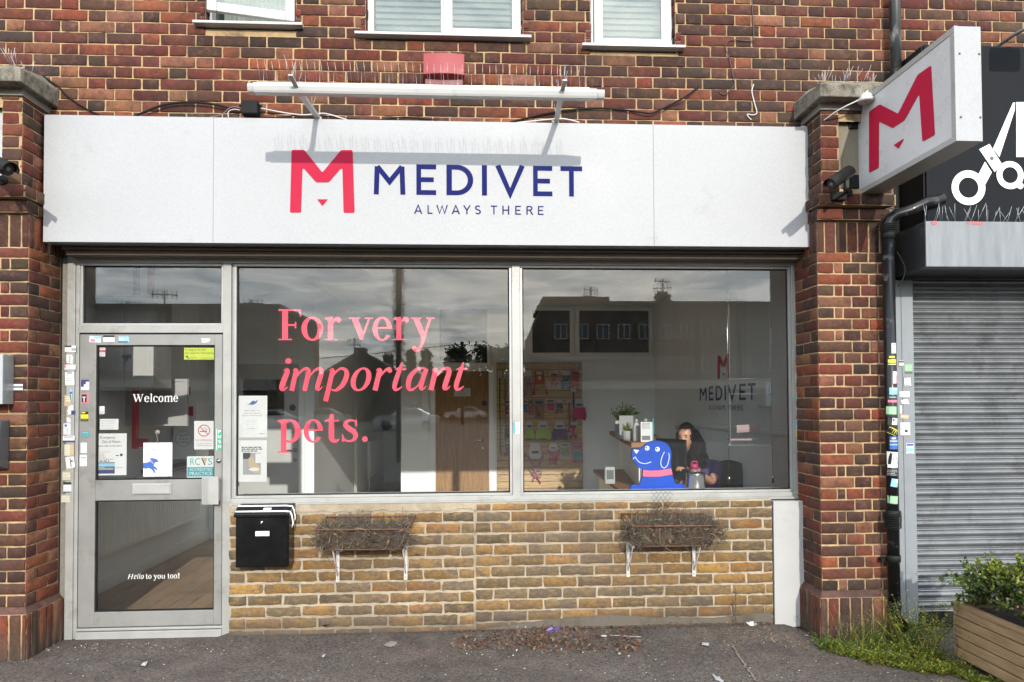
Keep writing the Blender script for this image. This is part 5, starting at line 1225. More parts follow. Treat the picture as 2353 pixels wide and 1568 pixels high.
cable('wire', 'loop of black wire dangling from the drainpipe beside the shutter box', '8', [(1210, 780), (1250, 850), (1280, 920), (1272, 1000), (1240, 1060), (1222, 1088)], 4.70, .0045, M['rubber'])
cable('wire', 'loose black wire hanging left of the drainpipe top', '8', [(1130, 385), (1180, 405), (1100, 470), (1040, 540), (1010, 600), (1015, 650), (1025, 680)], [4.70, 4.70, 4.68, 4.70, 4.76, 4.78, 4.78], .003, M['rubber'])
up = thing('upper_drainpipe', 'streaked black iron drainpipe on the upper brick wall behind the box sign', 'drainpipe', (X(2057, 4.94, 50), 4.94, 3.6))
ux = X(2057, 4.94, 50); mb = MB(); mb.tube([(ux, 4.94, 3.42), (ux, 4.94, 5.6)], .036, 20); mb.build('pipe', M['iron'], up)
mb = MB(); mb.lathe((ux, 4.94, 4.55), [(.037, -.04), (.044, -.035), (.044, .035), (.037, .04)], 20); mb.box(ux-.06, ux+.06, 4.97, 5.015, 4.53, 4.57); mb.build('collar', M['iron'], up)

# pipe stickers curve round the pipe
def PP(x, y, z):
    d = max(-.98, min(.98, (x-pxm)/(PR+.0012))); return (pxm+(PR+.0012)*d, 4.74-math.sqrt(max(0, (PR+.0012)**2-(d*(PR+.0012))**2))+(y-(4.74-PR)), z)
RY = 4.992
for a in [('white printed sticker, topmost on the drainpipe', 1183, 115, 1226, 208, 'w', [(.1, .1, .9, .2, 'e')], LN(.3, .9, 6), 1, 0),
          ('yellow and black sticker near the top of the drainpipe', 1160, 227, 1226, 313, 'k', [(0, .4, 1, .75, 'y'), (.1, .05, .8, .25, 'y'), (0, .85, 1, .97, 'o')], (), 1, 0),
          ('small black and white sticker bridging onto the guide rail', 1228, 272, 1272, 330, 'w', [(0, .05, 1, .35, 'd'), (0, .8, 1, .95, 'k')], (), 0, 0),
          ('green sticker, topmost on the shutter guide rail', 1279, 306, 1348, 390, 'g', [(0, .75, 1, 1, 'd')], LN(.2, .6, 4, .05, .95, 'w'), 0, 0),
          ('white sticker with a pink corner on the drainpipe', 1196, 370, 1247, 478, 'w', [(.7, .3, 1, 1, 'p')], LN(.2, .8, 4, .1, .6), 1, 0),
          ('white sticker in a black frame on the guide rail', 1270, 421, 1341, 508, 'k', [(.06, .05, .94, .95, 'w'), (.2, .8, .8, .88, 'k')], LN(.25, .6, 4, .15, .85), 0, 3),
          ('pale blue sticker halfway up the drainpipe', 1170, 515, 1246, 578, 'B', [(.3, .15, .95, .35, 'w')], LN(.5, .8, 2), 1, 0),
          ('white ragged sticker with two grey text lines on the rail', 1232, 549, 1322, 601, 'w', [(.05, .55, .9, .62, 'e')], LN(.75, .75, 1), 0, 0),
          ('black and pink banded sticker on the drainpipe', 1162, 590, 1235, 648, 'k', [(0, .62, 1, 1, 'p'), (.1, .1, .9, .3, 'e')], (), 1, 0),
          ('curved green sticker on the middle of the drainpipe', 1147, 680, 1232, 775, 'k', [(.02, .05, .96, .8, 'g')], LN(.2, .65, 4, .1, .9, 'w'), 1, -2),
          ('thin white strip sticker left of the guide rail middle', 1234, 676, 1256, 748, 'w', (), LN(.2, .8, 4, .1, .9), 0, 0),
          ('narrow tan sticker on the guide rail', 1240, 758, 1315, 796, 'T', [(0, .3, .9, .6, 'o')], (), 0, -6),
          ('white sticker with big black initials on the drainpipe', 1190, 790, 1238, 850, 'w', [(.1, .1, .3, .5, 'k'), (.4, .1, .55, .5, 'k')], (), 1, -6),
          ('blank white label high on the pair of rail labels', 1240, 829, 1328, 885, 'w', [(.1, .45, .8, .52, 'e')], (), 0, 0),
          ('white label with pink base and black animal on the rail', 1240, 888, 1328, 950, 'w', [(0, .82, 1, 1, 'p'), (.45, .1, .75, .45, 'k')], LN(.65, .65, 1), 0, 0),
          ('tilted yellow and black sticker low on the drainpipe', 1158, 880, 1236, 938, 'y', [(0, .7, 1, .95, 'k')], LN(.2, .4, 2), 1, -28),
          ('blue sticker with a yellow stripe low on the drainpipe', 1175, 955, 1243, 1070, 'b', [(.0, .3, 1, .42, 'T'), (.2, .08, .7, .2, 'w'), (0, .6, 1, .68, 'B')], (), 1, 0),
          ('blue and white sticker, lowest on the guide rail', 1294, 1015, 1362, 1110, 'w', [(.05, .05, .95, .25, 'b'), (.05, .45, .95, .8, 'B'), (.1, .9, .9, .96, 'r')], (), 0, 0),
          ('large white sticker with a torn lower edge on the drainpipe', 1145, 1093, 1243, 1210, 'w', [(.35, .08, .7, .16, 'e')], LN(.3, .8, 4, .3, .9), 1, -5),
          ('black sticker with white print on the drainpipe', 1135, 1205, 1245, 1312, 'k', [(.3, .0, 1, .3, 'w')], LN(.5, .9, 4, .05, .95, 'w'), 1, 0),
          ('light blue torn sticker low on the drainpipe', 1185, 1335, 1258, 1408, 'B', [(.6, .0, .9, .5, 'w')], (), 1, -8),
          ('green sticker, lowest on the drainpipe', 1158, 1488, 1250, 1566, 'k', [(.04, .03, .98, .9, 'g')], LN(.2, .7, 4, .1, .9, 'w'), 1, -4)]:
    lab, x0, y0, x1, y1, bg, bands, lines, onp, rot = a
    # the drainpipe's stickers sit on its visible right-hand side
    if onp: stk(lab, 'D', x0-22, y0, min(x1-22, 1218), y1, bg, bands, lines, rot, Y=4.74-PR, P=PP)
    else: stk(lab, 'D', x0, y0, x1, y1, bg, bands, lines, rot, Y=RY)
stk('torn white paper strip on the guide rail', 'D', 1238, 620, 1325, 668, 'w', torn=.35, Y=RY)

# neighbouring shop: black fascia, roller box, shutter
NX0, NX1 = 2.955, 5.3
ns = thing('black_shop_sign', 'black neighbouring fascia sign with a white scissors emblem', 'sign', (NX0, 4.72, 2.76))
mb = MB(); mb.box(NX0, NX1, 4.72, 5.015, 2.752, 3.955); mb.build('panel', mat('anthracite', (.014, .016, .019), .75, spec=.12, var=.06, scale=3), ns, bevel=.002)
mb = MB(); mb.box(NX0-.012, NX0-.001, 4.735, 5.01, 2.76, 3.95); mb.build('side_trim', M['black_matt'], ns)
zs = lambda x, y: at((3300+x*.797)*PW/4030, (y*.797)*PW/4030, 4.72)
mb = MB(); T_ = lambda pts: [(zs(*p).x, zs(*p).z) for p in pts]
poly3(mb, T_([(861, 508), (870, 508), (868, 545), (793, 776), (762, 735)]), 4.7165, 4.72); poly3(mb, T_([(694, 738), (744, 712), (806, 812), (770, 850)]), 4.7172, 4.72)
poly3(mb, T_([(722, 800), (755, 852), (716, 925), (690, 862)]), 4.7168, 4.72)
c1 = zs(640, 928); c2 = zs(845, 866); u = abs(zs(740, 928).x-zs(640, 928).x)/100
for c, ro, ri, yy in ((c1, 83, 49, 4.7160), (c2, 67, 39, 4.7155)):
    for q in ell(0, 0, u*ro, u*ro, u*ri, u*ri, 0, 360, 40): mb.add([(c.x+p[0], yy, c.z+p[1]) for p in q], [(0, 1, 2, 3)])
c = zs(895, 918); mb.ball((c.x, 4.716, c.z), (u*17, .002, u*17), 12)
poly3(mb, T_([(877, 506), (990, 506), (990, 540), (918, 540), (918, 740), (990, 740), (990, 776), (877, 776)]), 4.7165, 4.72)
mb.build('emblem', M['white_vinyl'], ns); mb = MB(); c = zs(755, 783); mb.lathe((c.x, 0, c.z), [(u*10, 4.7163), (u*10, 4.7145)], 16, axis='y'); mb.build('rivet', M['alu_dark'], ns)
fl = thing('floodlight', 'small black floodlight over the black neighbouring sign', 'lamp', (3.52, 4.8, 3.95))
mb = MB(); mb.box(3.45, 3.66, 4.30, 4.40, 3.93, 4.06); mb.build('head', M['black_matt'], fl, bevel=.008); mb = MB(); mb.tube([(3.56, 4.4, 3.99), (3.56, 4.7, 4.02), (3.56, 5.02, 4.02)], .012, 8); mb.lathe((3.56, 0, 4.02), [(.035, 4.99), (.03, 5.02)], 14, axis='y'); mb.build('arm', M['galv'], fl)

BX0, BY0, BZ0, BZ1 = X(2128, 4.6, 560), 4.60, Z(613, 4.6, 2128), Z(508, 4.6, 2128)
M['shutbox'] = mat('shutter_box_metal', (.22, .235, .245), .4, metal=.45, var=.14, scale=3, stretch=(6, 1, .7), dirt=((.28, .3, .31), .35, 5))
rb = thing('shutter_box', 'grey metal roller shutter box with red paint marks above the shutter', 'shutter box', (BX0, BY0, BZ0))
mb = MB(); mb.box(BX0, NX1, BY0, 4.70, BZ0, BZ1); mb.build('front_cover', M['shutbox'], rb, bevel=.003)
mb = MB(); mb.box(BX0-.003, BX0-.0005, BY0+.005, 5.06, BZ0, BZ1-.004); mb.box(BX0, NX1, 4.701, 5.06, BZ0-.0, BZ0+.01); mb.build('side_cheek', mat('dark_cheek', (.035, .037, .04), .5, var=.2, dirt=((.15, .15, .15), .15, 9)), rb)
mb = MB(); r = random.Random(8)
for k in range(13):
    x = r.choice([BX0+.05, BX0+.06, BX0+.3, BX0+.34, BX0+.38, BX0+.42, BX0+.5])+r.uniform(-.02, .02); w_, h_ = r.uniform(.01, .03), r.uniform(.006, .018)
    mb.prism([(x+w_*cos(a/7*2*pi)*r.uniform(.6, 1), BZ1-.012+h_*sin(a/7*2*pi)*r.uniform(.5, 1)) for a in range(7)], BY0-.0006-.0001*k, BY0-.0002)
mb.build('paint_mark', flat('faint_red', (.5, .12, .13), .6), rb)
mb = MB()
for k in range(44):
    x = BX0+.02+k*.05+r.uniform(-.008, .008); mb.tube([(x, BY0+.03, BZ1-.002), (x+r.uniform(-.06, .06), BY0+r.uniform(-.02, .04), BZ1+r.uniform(.09, .12))], .0017, 5); mb.tube([(x+.01, BY0+.03, BZ1-.002), (x+r.uniform(-.07, .07), BY0+r.uniform(0, .05), BZ1+r.uniform(.07, .11))], .0014, 5)
mb.box(BX0+.01, NX1-.2, BY0+.022, BY0+.04, BZ1, BZ1+.003)
sk_ = tag(mb.build('bird_spikes', M['galv']), 'row of bird spikes along the top of the grey shutter box', 'bird spikes')
gx_a, gx_b = X(2062, 4.99, 1000), X(2104, 4.99, 1000)
rl = thing('shutter_guide', 'grey painted steel guide rail left of the roller shutter', 'guide rail', (gx_a, 5.0, 0))
mb = MB(); mb.box(gx_a, gx_a+.045, 4.995, 5.08, .04, BZ0-.02); mb.box(gx_a+.0455, gx_b, 4.993, 5.02, .04, BZ0-.02); mb.build('rail', mat('grey_rail', (.26, .285, .30), .5, metal=.1, var=.08, dirt=((.18, .19, .2), .25, 6)), rl, bevel=.003)
mb = MB(); mb.box(2.727, gx_a, 5.06, 5.12, 0, 3.4); mb.box(2.73, NX1, 5.02, 5.3, 0, .10); mb.box(2.73, NX1, 5.30, 5.34, 0, 3.4); tag(mb.build('dark_doorway_wall', M['black_matt']), 'dark recessed wall behind the drainpipe and shutter', 'wall')
# shutter curtain
def shutter_mat():
    m = mat('perforated_slat', (.235, .248, .255), .36, metal=.5, var=.16, dirt=((.1, .1, .1), .3, 5), scale=7); t = m.node_tree; L = t.links.new; b = t.nodes['Principled BSDF']
    tc = N(t, 'ShaderNodeTexCoord'); s = N(t, 'ShaderNodeSeparateXYZ'); L(tc.outputs['Object'], s.inputs[0])
    def ma(op, a, c):
        n = N(t, 'ShaderNodeMath', operation=op)
        for i, v in enumerate((a, c)):
            if v is None: continue
            if hasattr(v, 'links'): L(v, n.inputs[i])
            else: n.inputs[i].default_value = v
        return n.outputs[0]
    u = ma('SINE', ma('MULTIPLY', s.outputs[0], 2*pi/.0085), None); v = ma('SINE', ma('MULTIPLY', s.outputs[2], 2*pi/.0071*1.0), None)
    d = ma('GREATER_THAN', ma('MULTIPLY', u, v), .28)
    fr = ma('FRACT', ma('DIVIDE', ma('SUBTRACT', s.outputs[2], .10), .071), None); g = ma('MULTIPLY', ma('GREATER_THAN', fr, .30), ma('LESS_THAN', fr, .86)); d2 = ma('MULTIPLY', ma('MULTIPLY', d, g), .8)
    old = b.inputs['Base Color'].links[0].from_socket; q = N(t, 'ShaderNodeMix'); q.data_type = 'RGBA'; L(d2, q.inputs[0]); L(old, q.inputs[6]); q.inputs[7].default_value = (.03, .03, .03, 1); L(q.outputs[2], b.inputs['Base Color'])
    return m
rs = thing('roller_shutter', 'closed perforated steel roller shutter of the neighbouring shop', 'shutter', (gx_b, 5.04, .1))
mb = MB(); z = .10; prof = []
while z < BZ0-.0:
    for dz, dy in ((0, .0), (.004, -.004), (.009, -.005), (.014, -.002), (.018, .006), (.022, .010), (.026, .008), (.034, -.001), (.045, -.006), (.056, -.005), (.064, .0), (.070, .005)): prof.append((5.045+dy*1.5, z+dz))
    z += .071
v = [(gx_b-.02, y, z_) for y, z_ in prof]+[(NX1, y, z_) for y, z_ in prof]; n = len(prof)
mb.add(v, [(i, n+i, n+i+1, i+1) for i in range(n-1)], 0, True); mb.build('curtain', shutter_mat(), rs)
mb = MB(); mb.box(gx_b-.01, NX1, 5.03, 5.06, .055, .10); mb.build('bottom_rail', M['galv'], rs)

# left edge: white cabinet and grey letter box
wb_ = MB(); a, b = at(-70, 815, 4.70), at(5, 929, 4.70); wb_.box(a.x, b.x, 4.70, 4.81, b.z, a.z); wbo = thing('wall_cabinet', 'white box with a grey side on the left pier at the photo edge', 'cabinet', (b.x, 4.8, b.z)); wb_.build('body', M['white_gloss'], wbo, bevel=.004)
mb = MB(); mb.box(b.x+.0005, b.x+.002, 4.702, 4.80, b.z+.002, a.z-.002); mb.build('side_panel', M['galv'], wbo)
lb = MB(); a, b = at(-70, 966, 4.72), at(-4, 1082, 4.72); lb.xprism([(4.70, b.z+.03), (4.81, b.z), (4.81, a.z), (4.72, a.z-.008)], a.x, b.x+.008); tag(lb.build('grey_letter_box', flat('gm', (.10, .10, .105), .4), bevel=.006), 'dark grey letter box at the left edge below the white box', 'letter box')

# ================================================================ letter box on the stock bricks
bx0, bx1, bz0, bz1 = X(541, 4.955, 1250), X(664, 4.955, 1250), Z(1304, 4.955, 600), Z(1180, 4.955, 600)
pb = thing('post_box', 'black wall post box with white edged lid on the yellow bricks', 'post box', ((bx0+bx1)/2, YB, bz0))
gl_black = mat('gloss_black', (.004, .004, .0045), .25, var=.2, spec=.3)
mb = MB(); mb.box(bx0, bx1, 4.957, 5.094, bz0, bz1-.02); mb.build('body', gl_black, pb, bevel=.004)
mb = MB(); mb.box(bx0+.008, bx1-.008, 4.952, 4.9565, bz0+.008, bz1-.03); mb.build('door', gl_black, pb, bevel=.002)
lid = [(4.935, bz1-.022), (4.935, bz1-.002), (5.0, bz1+.036), (5.094, bz1+.048), (5.094, bz1-.02)]
mb = MB(); mb.xprism(lid, bx0-.006, bx1+.008); mb.build('lid', gl_black, pb, bevel=.003)
mb = MB()
for yy, zz_, w_ in ((4.955, bz1+.013, .0055), (5.01, bz1+.0415, .005)):
    mb.tube([(bx0+.0, yy, zz_), (bx1-.03, yy, zz_), (bx1+.006, yy, zz_-.004), (bx1+.016, yy+.01, zz_-.03), (bx1+.022, yy+.02, zz_-.085), (bx1+.014, yy+.02, zz_-.11)], [w_, w_, w_, w_, w_*.8, w_*.4], 8)
mb.build('white_bars', M['white_vinyl'], pb)  # thin white bars along the lid and down its right end
mb = MB(); a, b = at(587, 1221, 4.952), at(619, 1231.5, 4.952); mb.box(a.x, b.x, 4.9495, 4.9517, b.z, a.z); a2, b2 = at(600, 1170, 4.97), at(628, 1176, 4.97); mb.obox(((a2.x+b2.x)/2, 4.972, bz1+.024), (.025, 0, 0), (0, .012, .007), (0, -.001, .0015)); mb.build('label', M['paper'], pb)
mb = MB(); c = at(602, 1200, 4.952); mb.lathe((c.x, 0, c.z), [(.0085, 4.952), (.0085, 4.946), (.006, 4.944), (.0025, 4.944), (.002, 4.948)], 14, axis='y'); mb.build('lock', M['chrome'], pb)

# ================================================================ wall baskets of dead plants
M['rust'] = mat('rusty_wire', (.16, .07, .035), .8, var=.3, scale=30, dirt=((.08, .04, .03), .4, 30)); M['liner'] = mat('coir_liner', (.10, .075, .052), .95, var=.4, scale=25, bump=1, bscale=60, fine=.4)
M['twig'] = mat('dead_twig', (.125, .095, .068), .9, var=.4, scale=30); M['twig2'] = mat('dead_moss', (.085, .067, .05), .95, var=.45, scale=30); M['straw'] = mat('straw', (.26, .2, .11), .8, var=.3, scale=20)
M['white_rust'] = mat('white_rusty_paint', (.62, .6, .56), .6, var=.1, dirt=((.2, .08, .03), .42, 9)); M['leafb'] = mat('dry_leaf', (.10, .042, .022), .8, var=.5, scale=20); M['leaft'] = mat('tan_leaf', (.2, .12, .065), .8, var=.4, scale=20)
def leaf(mb, c, l, w, r, m=0, flat_=.4):
    a = r.uniform(0, 2*pi); t = r.uniform(-flat_, flat_)*pi; d = Vector((cos(a)*cos(t), sin(a)*cos(t), sin(t))); s = d.orthogonal().normalized(); s = (s*cos(r.uniform(0, 6))+d.cross(s)*sin(r.uniform(0, 6))).normalized(); n = d.cross(s); c = Vector(c)
    cu = r.uniform(-.3, .5)*l
    mb.add([c-d*l/2, c-d*l*.1+s*w/2+n*cu*.3, c+d*l/2+n*cu, c-d*l*.1-s*w/2+n*cu*.3], [(0, 1, 2), (0, 2, 3)], m)
def basket(label, cat, bl, br, fl_, fr, botl, botr, brk, seed, stems):
    r = random.Random(seed); YF, YK, YM = 4.84, 5.075, 4.905
    B0, B1, F0, F1 = at(*bl, YK), at(*br, YK), at(*fl_, YF), at(*fr, YF); G0, G1 = at(*botl, YM), at(*botr, YM); K0, K1 = Vector((G0.x, YK, G0.z)), Vector((G1.x, YK, G1.z))
    t = thing('wall_basket', label, cat, ((F0.x+F1.x)/2, YK, G0.z))
    mb = MB()
    for a, b in ((B0, B1), (F0, F1), (B0, F0), (B1, F1), (G0, G1), (F0, G0), (F1, G1), (K0, G0), (K1, G1), (B0, K0), (B1, K1), (K0, K1)): mb.tube([a, b], .0055, 6)
    for k in range(1, 8):
        a = F0.lerp(F1, k/8); b = G0.lerp(G1, k/8); pts = []
        for q in range(9):
            s_ = q/8; p = a.lerp(b, s_); pts.append(p+Vector((.022*sin(s_*2*pi+k), 0, 0)))
        mb.tube(pts, .0024, 5)
    mb.build('frame', M['rust'], t)
    # coir liner, lumpy
    mb = MB(); nx, nz = 26, 8; v = []
    for j in range(nz+1):
        s_ = j/nz
        for i in range(nx+1):
            u_ = i/nx; a = F0.lerp(F1, u_*.92+.04); b = G0.lerp(G1, u_); p = a.lerp(b, .12+.88*s_) if s_ < .999 else b; nn = noise.noise(Vector((u_*9, s_*4, seed)))
            v.append((p.x, p.y+.018+nn*.012, p.z+(.018*noise.noise(Vector((u_*7, 3, seed))) if j == 0 else 0)))
    f_ = [(j*(nx+1)+i, (j+1)*(nx+1)+i, (j+1)*(nx+1)+i+1, j*(nx+1)+i+1) for j in range(nz) for i in range(nx)]
    mb.add(v, f_, 0, True); n0 = len(mb.v)
    top = [v[i] for i in range(nx+1)]; mb.add([p for p in top]+[(p[0], YK, p[2]+.01) for p in top], [(i, i+1, nx+2+i, nx+1+i) for i in range(nx)], 0, True)
    mb.add([G0, G1, K1, K0], [(0, 1, 2, 3)]); mb.add([v[0], v[nz*(nx+1)], K0, (B0.x+.03, YK, F0.z-.02)], [(0, 1, 2, 3)]); mb.add([v[nx], v[nz*(nx+1)+nx], K1, (B1.x-.03, YK, F1.z-.02)], [(3, 2, 1, 0)])
    mb.build('liner', M['liner'], t)
    # fibres, twigs
    mb = MB(); Lx = F1.x-F0.x
    for k in range(1900):
        x = F0.x+Lx*r.uniform(.02, .99); fr_ = r.random()*1.7; y = r.uniform(YF+.02, YK-.02); z = F0.z-.02+abs(r.gauss(0, 1))*(.006+.05*max(0, noise.noise(Vector((x*9, seed, 0)))+.12))
        if fr_ < .3: x = F0.x+Lx*r.choice([r.uniform(0, .1), r.uniform(.9, 1.02), r.choice([.3, .55, .62, .8])+r.gauss(0, .03)]); y = YF+.02+r.uniform(-.03, .02); z = r.uniform(G0.z+.01, F0.z-.01)
        p = Vector((x, y, z)); pts = [p]; d = Vector((r.gauss(0, 1), r.gauss(0, .6), r.gauss(.25, .6))).normalized()*r.uniform(.006, .017)
        for q in range(4): p = p+d; d = (d+Vector((r.gauss(0, .008), r.gauss(0, .006), r.gauss(-.001, .008)))); pts.append(p)
        mb.tube(pts, r.uniform(.0008, .0019), 3, r.choice([0, 0, 1, 1, 2]) if r.random() < .6 else 1, cap=False, sm=False)
    for k in range(stems[0]):
        x = F0.x+Lx*r.choice(stems[1])+r.gauss(0, .03); p = Vector((x, r.uniform(YF+.06, YK-.02), F0.z-.02)); hh = r.uniform(.3, 1)*stems[2]; pts = [p]; lean = r.gauss(0, .25)
        n = 6
        for q in range(n): p = p+Vector((lean*hh/n+r.gauss(0, .004), r.gauss(0, .004), hh/n)); pts.append(p)
        mb.tube(pts, [.0018*(1-.7*q/n) for q in range(n+1)], 4, 0, sm=False)
        for q in range(9):
            b = pts[r.randint(1, n)]; e = b+Vector((r.gauss(0, .014), r.gauss(0, .014), r.uniform(.0, .022))); mb.tube([b, b.lerp(e, .5)+Vector((r.gauss(0, .003), 0, .003)), e], .0008, 3, r.choice([0, 1]), cap=False, sm=False)
    for k in range(26): leaf(mb, (F0.x+Lx*r.uniform(.05, .95), YF+r.uniform(-.005, .1), r.uniform(G0.z+.03, F0.z+.0)), .035, .016, r, 3)
    tag(mb.build('dead_plants', [M['twig'], M['twig2'], M['straw'], M['leaft']], t), kind='stuff')
    for (x, y0, y1, s_) in brk:
        c0_, c1_ = at(x, y0, YB-.012), at(x, y1, YB-.012); mb = MB()
        mb.box(c0_.x-.012, c0_.x+.012, YB-.013, YB-.008, c1_.z, G0.z-.003); mb.box(c0_.x-.011, c0_.x+.011, YM, YB-.009, G0.z-.007, G0.z-.002)
        e = Vector((c0_.x+s_*.0, YM+.02, G0.z-.008)); mb.tube([e, e.lerp(Vector((c0_.x, YB-.014, c1_.z+.06)), .5)+Vector((0, 0, -.012)), (c0_.x, YB-.014, c1_.z+.045)], .0055, 6)
        for q in (.02, .1): mb.ball((c0_.x, YB-.0135, c1_.z+q), (.0045, .002, .0045), 8, 1)
        mb.build('bracket', [M['white_rust'], M['rust']], t, bevel=.001)
basket('rusty wire wall basket of dead plants right of the black post box', 'basket', (753, 1188), (955, 1186), (722, 1218), (934, 1216.5), (742, 1264), (924, 1262), [(776, 1265, 1338, 0), (932, 1262, 1333, 0)], 61, (46, [.25, .3, .45, .5, .9], .12))
basket('rusty wire wall basket of dead plants below the right window pane', 'basket', (1429, 1180.5), (1615, 1180), (1455, 1210), (1658, 1208), (1460, 1256), (1630, 1254), [(1443, 1257, 1326, 0), (1594, 1257, 1325, 0)], 62, (90, [.12, .3, .4, .45, .55, .6, .7], .145))
mb = MB(); r = random.Random(4)
for k in range(9):
    a = at(1500+k*5.2, 1130+r.uniform(-2, 3), 5.06); pts = []
    for q in range(7): p = at(1500+k*5.2+(6 if (q+k) % 2 else -5)*(.9), 1130+q*7.2, 5.06-.004*q); pts.append(p)
    mb.tube(pts, .0012, 4)
tag(mb.build('wire_netting', M['rubber']), 'scrap of black wire netting poking up from the right basket', 'netting')

# ================================================================ ground
def asphalt():
    m = mat('asphalt', (.094, .078, .067), .9, var=.32, scale=1.3, bump=1.0, bscale=120, dirt=((.13, .10, .08), .5, 1.4), spec=.3, fine=.35); t = m.node_tree; L = t.links.new; b = t.nodes['Principled BSDF']
    tc = N(t, 'ShaderNodeTexCoord'); vo = N(t, 'ShaderNodeTexVoronoi'); vo.inputs['Scale'].default_value = 95; L(tc.outputs['Object'], vo.inputs['Vector'])
    old = b.inputs['Base Color'].links[0].from_socket; r = N(t, 'ShaderNodeSeparateColor'); L(vo.outputs['Color'], r.inputs[0])
    rr = N(t, 'ShaderNodeMapRange'); rr.inputs[1].default_value = 0; rr.inputs[2].default_value = 1; rr.inputs[3].default_value = .55; rr.inputs[4].default_value = 1.6; L(r.outputs[0], rr.inputs[0])
    s = N(t, 'ShaderNodeVectorMath', operation='SCALE'); L(old, s.inputs[0]); L(rr.outputs[0], s.inputs['Scale'])
    gt = N(t, 'ShaderNodeMath', operation='GREATER_THAN'); gt.inputs[1].default_value = .993; L(r.outputs[1], gt.inputs[0]); q = N(t, 'ShaderNodeMix'); q.data_type = 'RGBA'; L(gt.outputs[0], q.inputs[0]); L(s.outputs[0], q.inputs[6]); q.inputs[7].default_value = (.2, .18, .15, 1)
    L(q.outputs[2], b.inputs['Base Color']); return m
M['asphalt'] = grime(grime(asphalt(), (.8, .8, 1), (.035, .03, .028), .6, .5, .66), (2.2, 2.2, 1), (.15, .12, .095), .4, .55, .7)
def sheet_ground(name, x0, x1, y0, y1, z, m, kind='structure'):
    mb = MB(); mb.add([(x0, y0, z), (x1, y0, z), (x1, y1, z), (x0, y1, z)], [(0, 1, 2, 3)]); return tag(mb.build(name, m), kind=kind)
sheet_ground('ground', -400, 400, -500, 300, -.14, mat('far_ground', (.07, .07, .06), .95, var=.3, scale=.1))
# pavement: gently uneven near the shop
mb = MB(); nx, ny = 110, 60; v = []
for j in range(ny+1):
    for i in range(nx+1):
        x = -5+11*i/nx; y = 1.2+4.1*j/ny; v.append((x, y, .004*noise.noise(Vector((x*1.3, y*1.3, 0)))+.0025*noise.noise(Vector((x*7, y*7, 4)))+(-.01 if y < 4 else 0)*(4-y)*.4+(.03*max(0, min(1, (y-4.72)/.36))**2 if -1.72 < x < 2.1 else 0)))
mb.add(v, [(j*(nx+1)+i, j*(nx+1)+i+1, (j+1)*(nx+1)+i+1, (j+1)*(nx+1)+i) for j in range(ny) for i in range(nx)], 0, True)
mb.add([(-60, -3.5, -.02), (60, -3.5, -.02), (60, 1.21, -.012), (-60, 1.21, -.012), (-60, 5.3, -.012), (-5.0, 5.3, -.012), (-5.0, 1.2, -.012), (6.0, 1.2, -.012), (6.0, 5.3, -.012), (60, 5.3, -.012)], [(0, 1, 2, 3), (3, 6, 5, 4), (7, 2, 9, 8)])
tag(mb.build('pavement', M['asphalt']), kind='structure')
mb = MB(); mb.box(-60, 60, -3.62, -3.5, -.14, -.005); tag(mb.build('kerb', M['stone']), kind='structure')
sheet_ground('road', -90, 90, -40, -3.62, -.136, mat('road', (.06, .06, .06), .9, var=.15, scale=.5, bump=.5))
# crack in the asphalt
mb = MB(); r = random.Random(2); pts = []
for k in range(26):
    p0_, p1_ = (1975+(2190-1975)*k/25, 1245+(1560-1245)*k/25); px, py = zreg('G', p0_, p1_); d = FW + RT*((px-PCX)/FPX) - UP*((py-PCY)/FPX); p = d*(-(EYE-.004)/d.z); pts.append((p.x+r.gauss(0, .006), p.y))
v = []
for k, (x, y) in enumerate(pts): w_ = .005+.004*r.random(); v += [(x-w_, y, .0065), (x+w_, y, .0065)]
mb.add(v, [(2*k, 2*k+1, 2*k+3, 2*k+2) for k in range(25)]); mb.build('crack_filler', flat('crack', (.2, .16, .12), .95), bpy.data.objects['pavement'])

def ground_pt(px, py, z=.004):
    d = FW + RT*((px-PCX)/FPX) - UP*((py-PCY)/FPX); p = d*(-(EYE-z)/d.z)
    if p.y > 5.083 and -1.72 < p.x < 2.05: q = at(px, py, 5.08); return Vector((q.x, q.y, max(q.z, z)))
    return Vector((p.x, p.y, z))
# leaf litter and grit along the foot of the wall
mb = MB(); r = random.Random(12)
def scatter(n, x0, x1, y0, y1, l, w_, mats_, zmax, bias=1.6):
    for k in range(n):
        px = r.uniform(x0, x1); py = y1-(y1-y0)*(r.random()**(1/bias)); p = ground_pt(px, py, .006+r.random()**2*zmax); s_ = r.uniform(.5, 1.3)
        leaf(mb, p, l*s_, w_*s_, r, r.choice(mats_), .25)
scatter(900, 1040, 1260, 1448, 1492, .028, .016, [0, 0, 0, 1, 2], .03); scatter(800, 1220, 1470, 1440, 1500, .03, .017, [0, 0, 0, 1, 2], .035)
scatter(260, 1000, 1500, 1440, 1510, .014, .007, [0, 1, 3], .008, 1.2); scatter(420, 520, 1100, 1462, 1486, .012, .006, [0, 1, 2, 4], .006, 1.2)
scatter(260, 1460, 1700, 1430, 1462, .013, .006, [0, 1, 4], .006); scatter(420, 1660, 1890, 1430, 1490, .022, .006, [0, 1, 1, 4, 4], .012)
scatter(360, 60, 520, 1478, 1500, .011, .005, [0, 1, 4, 3], .006); scatter(170, 20, 140, 1505, 1545, .014, .006, [0, 0, 1], .008)
lt_ = tag(mb.build('leaf_litter', [M['leafb'], M['leaft'], M['twig'], flat('pale_bit', (.6, .55, .48), .8), M['straw']]), 'drift of brown dry leaves and grit along the foot of the wall', 'leaf litter', kind='stuff')
mb = MB()
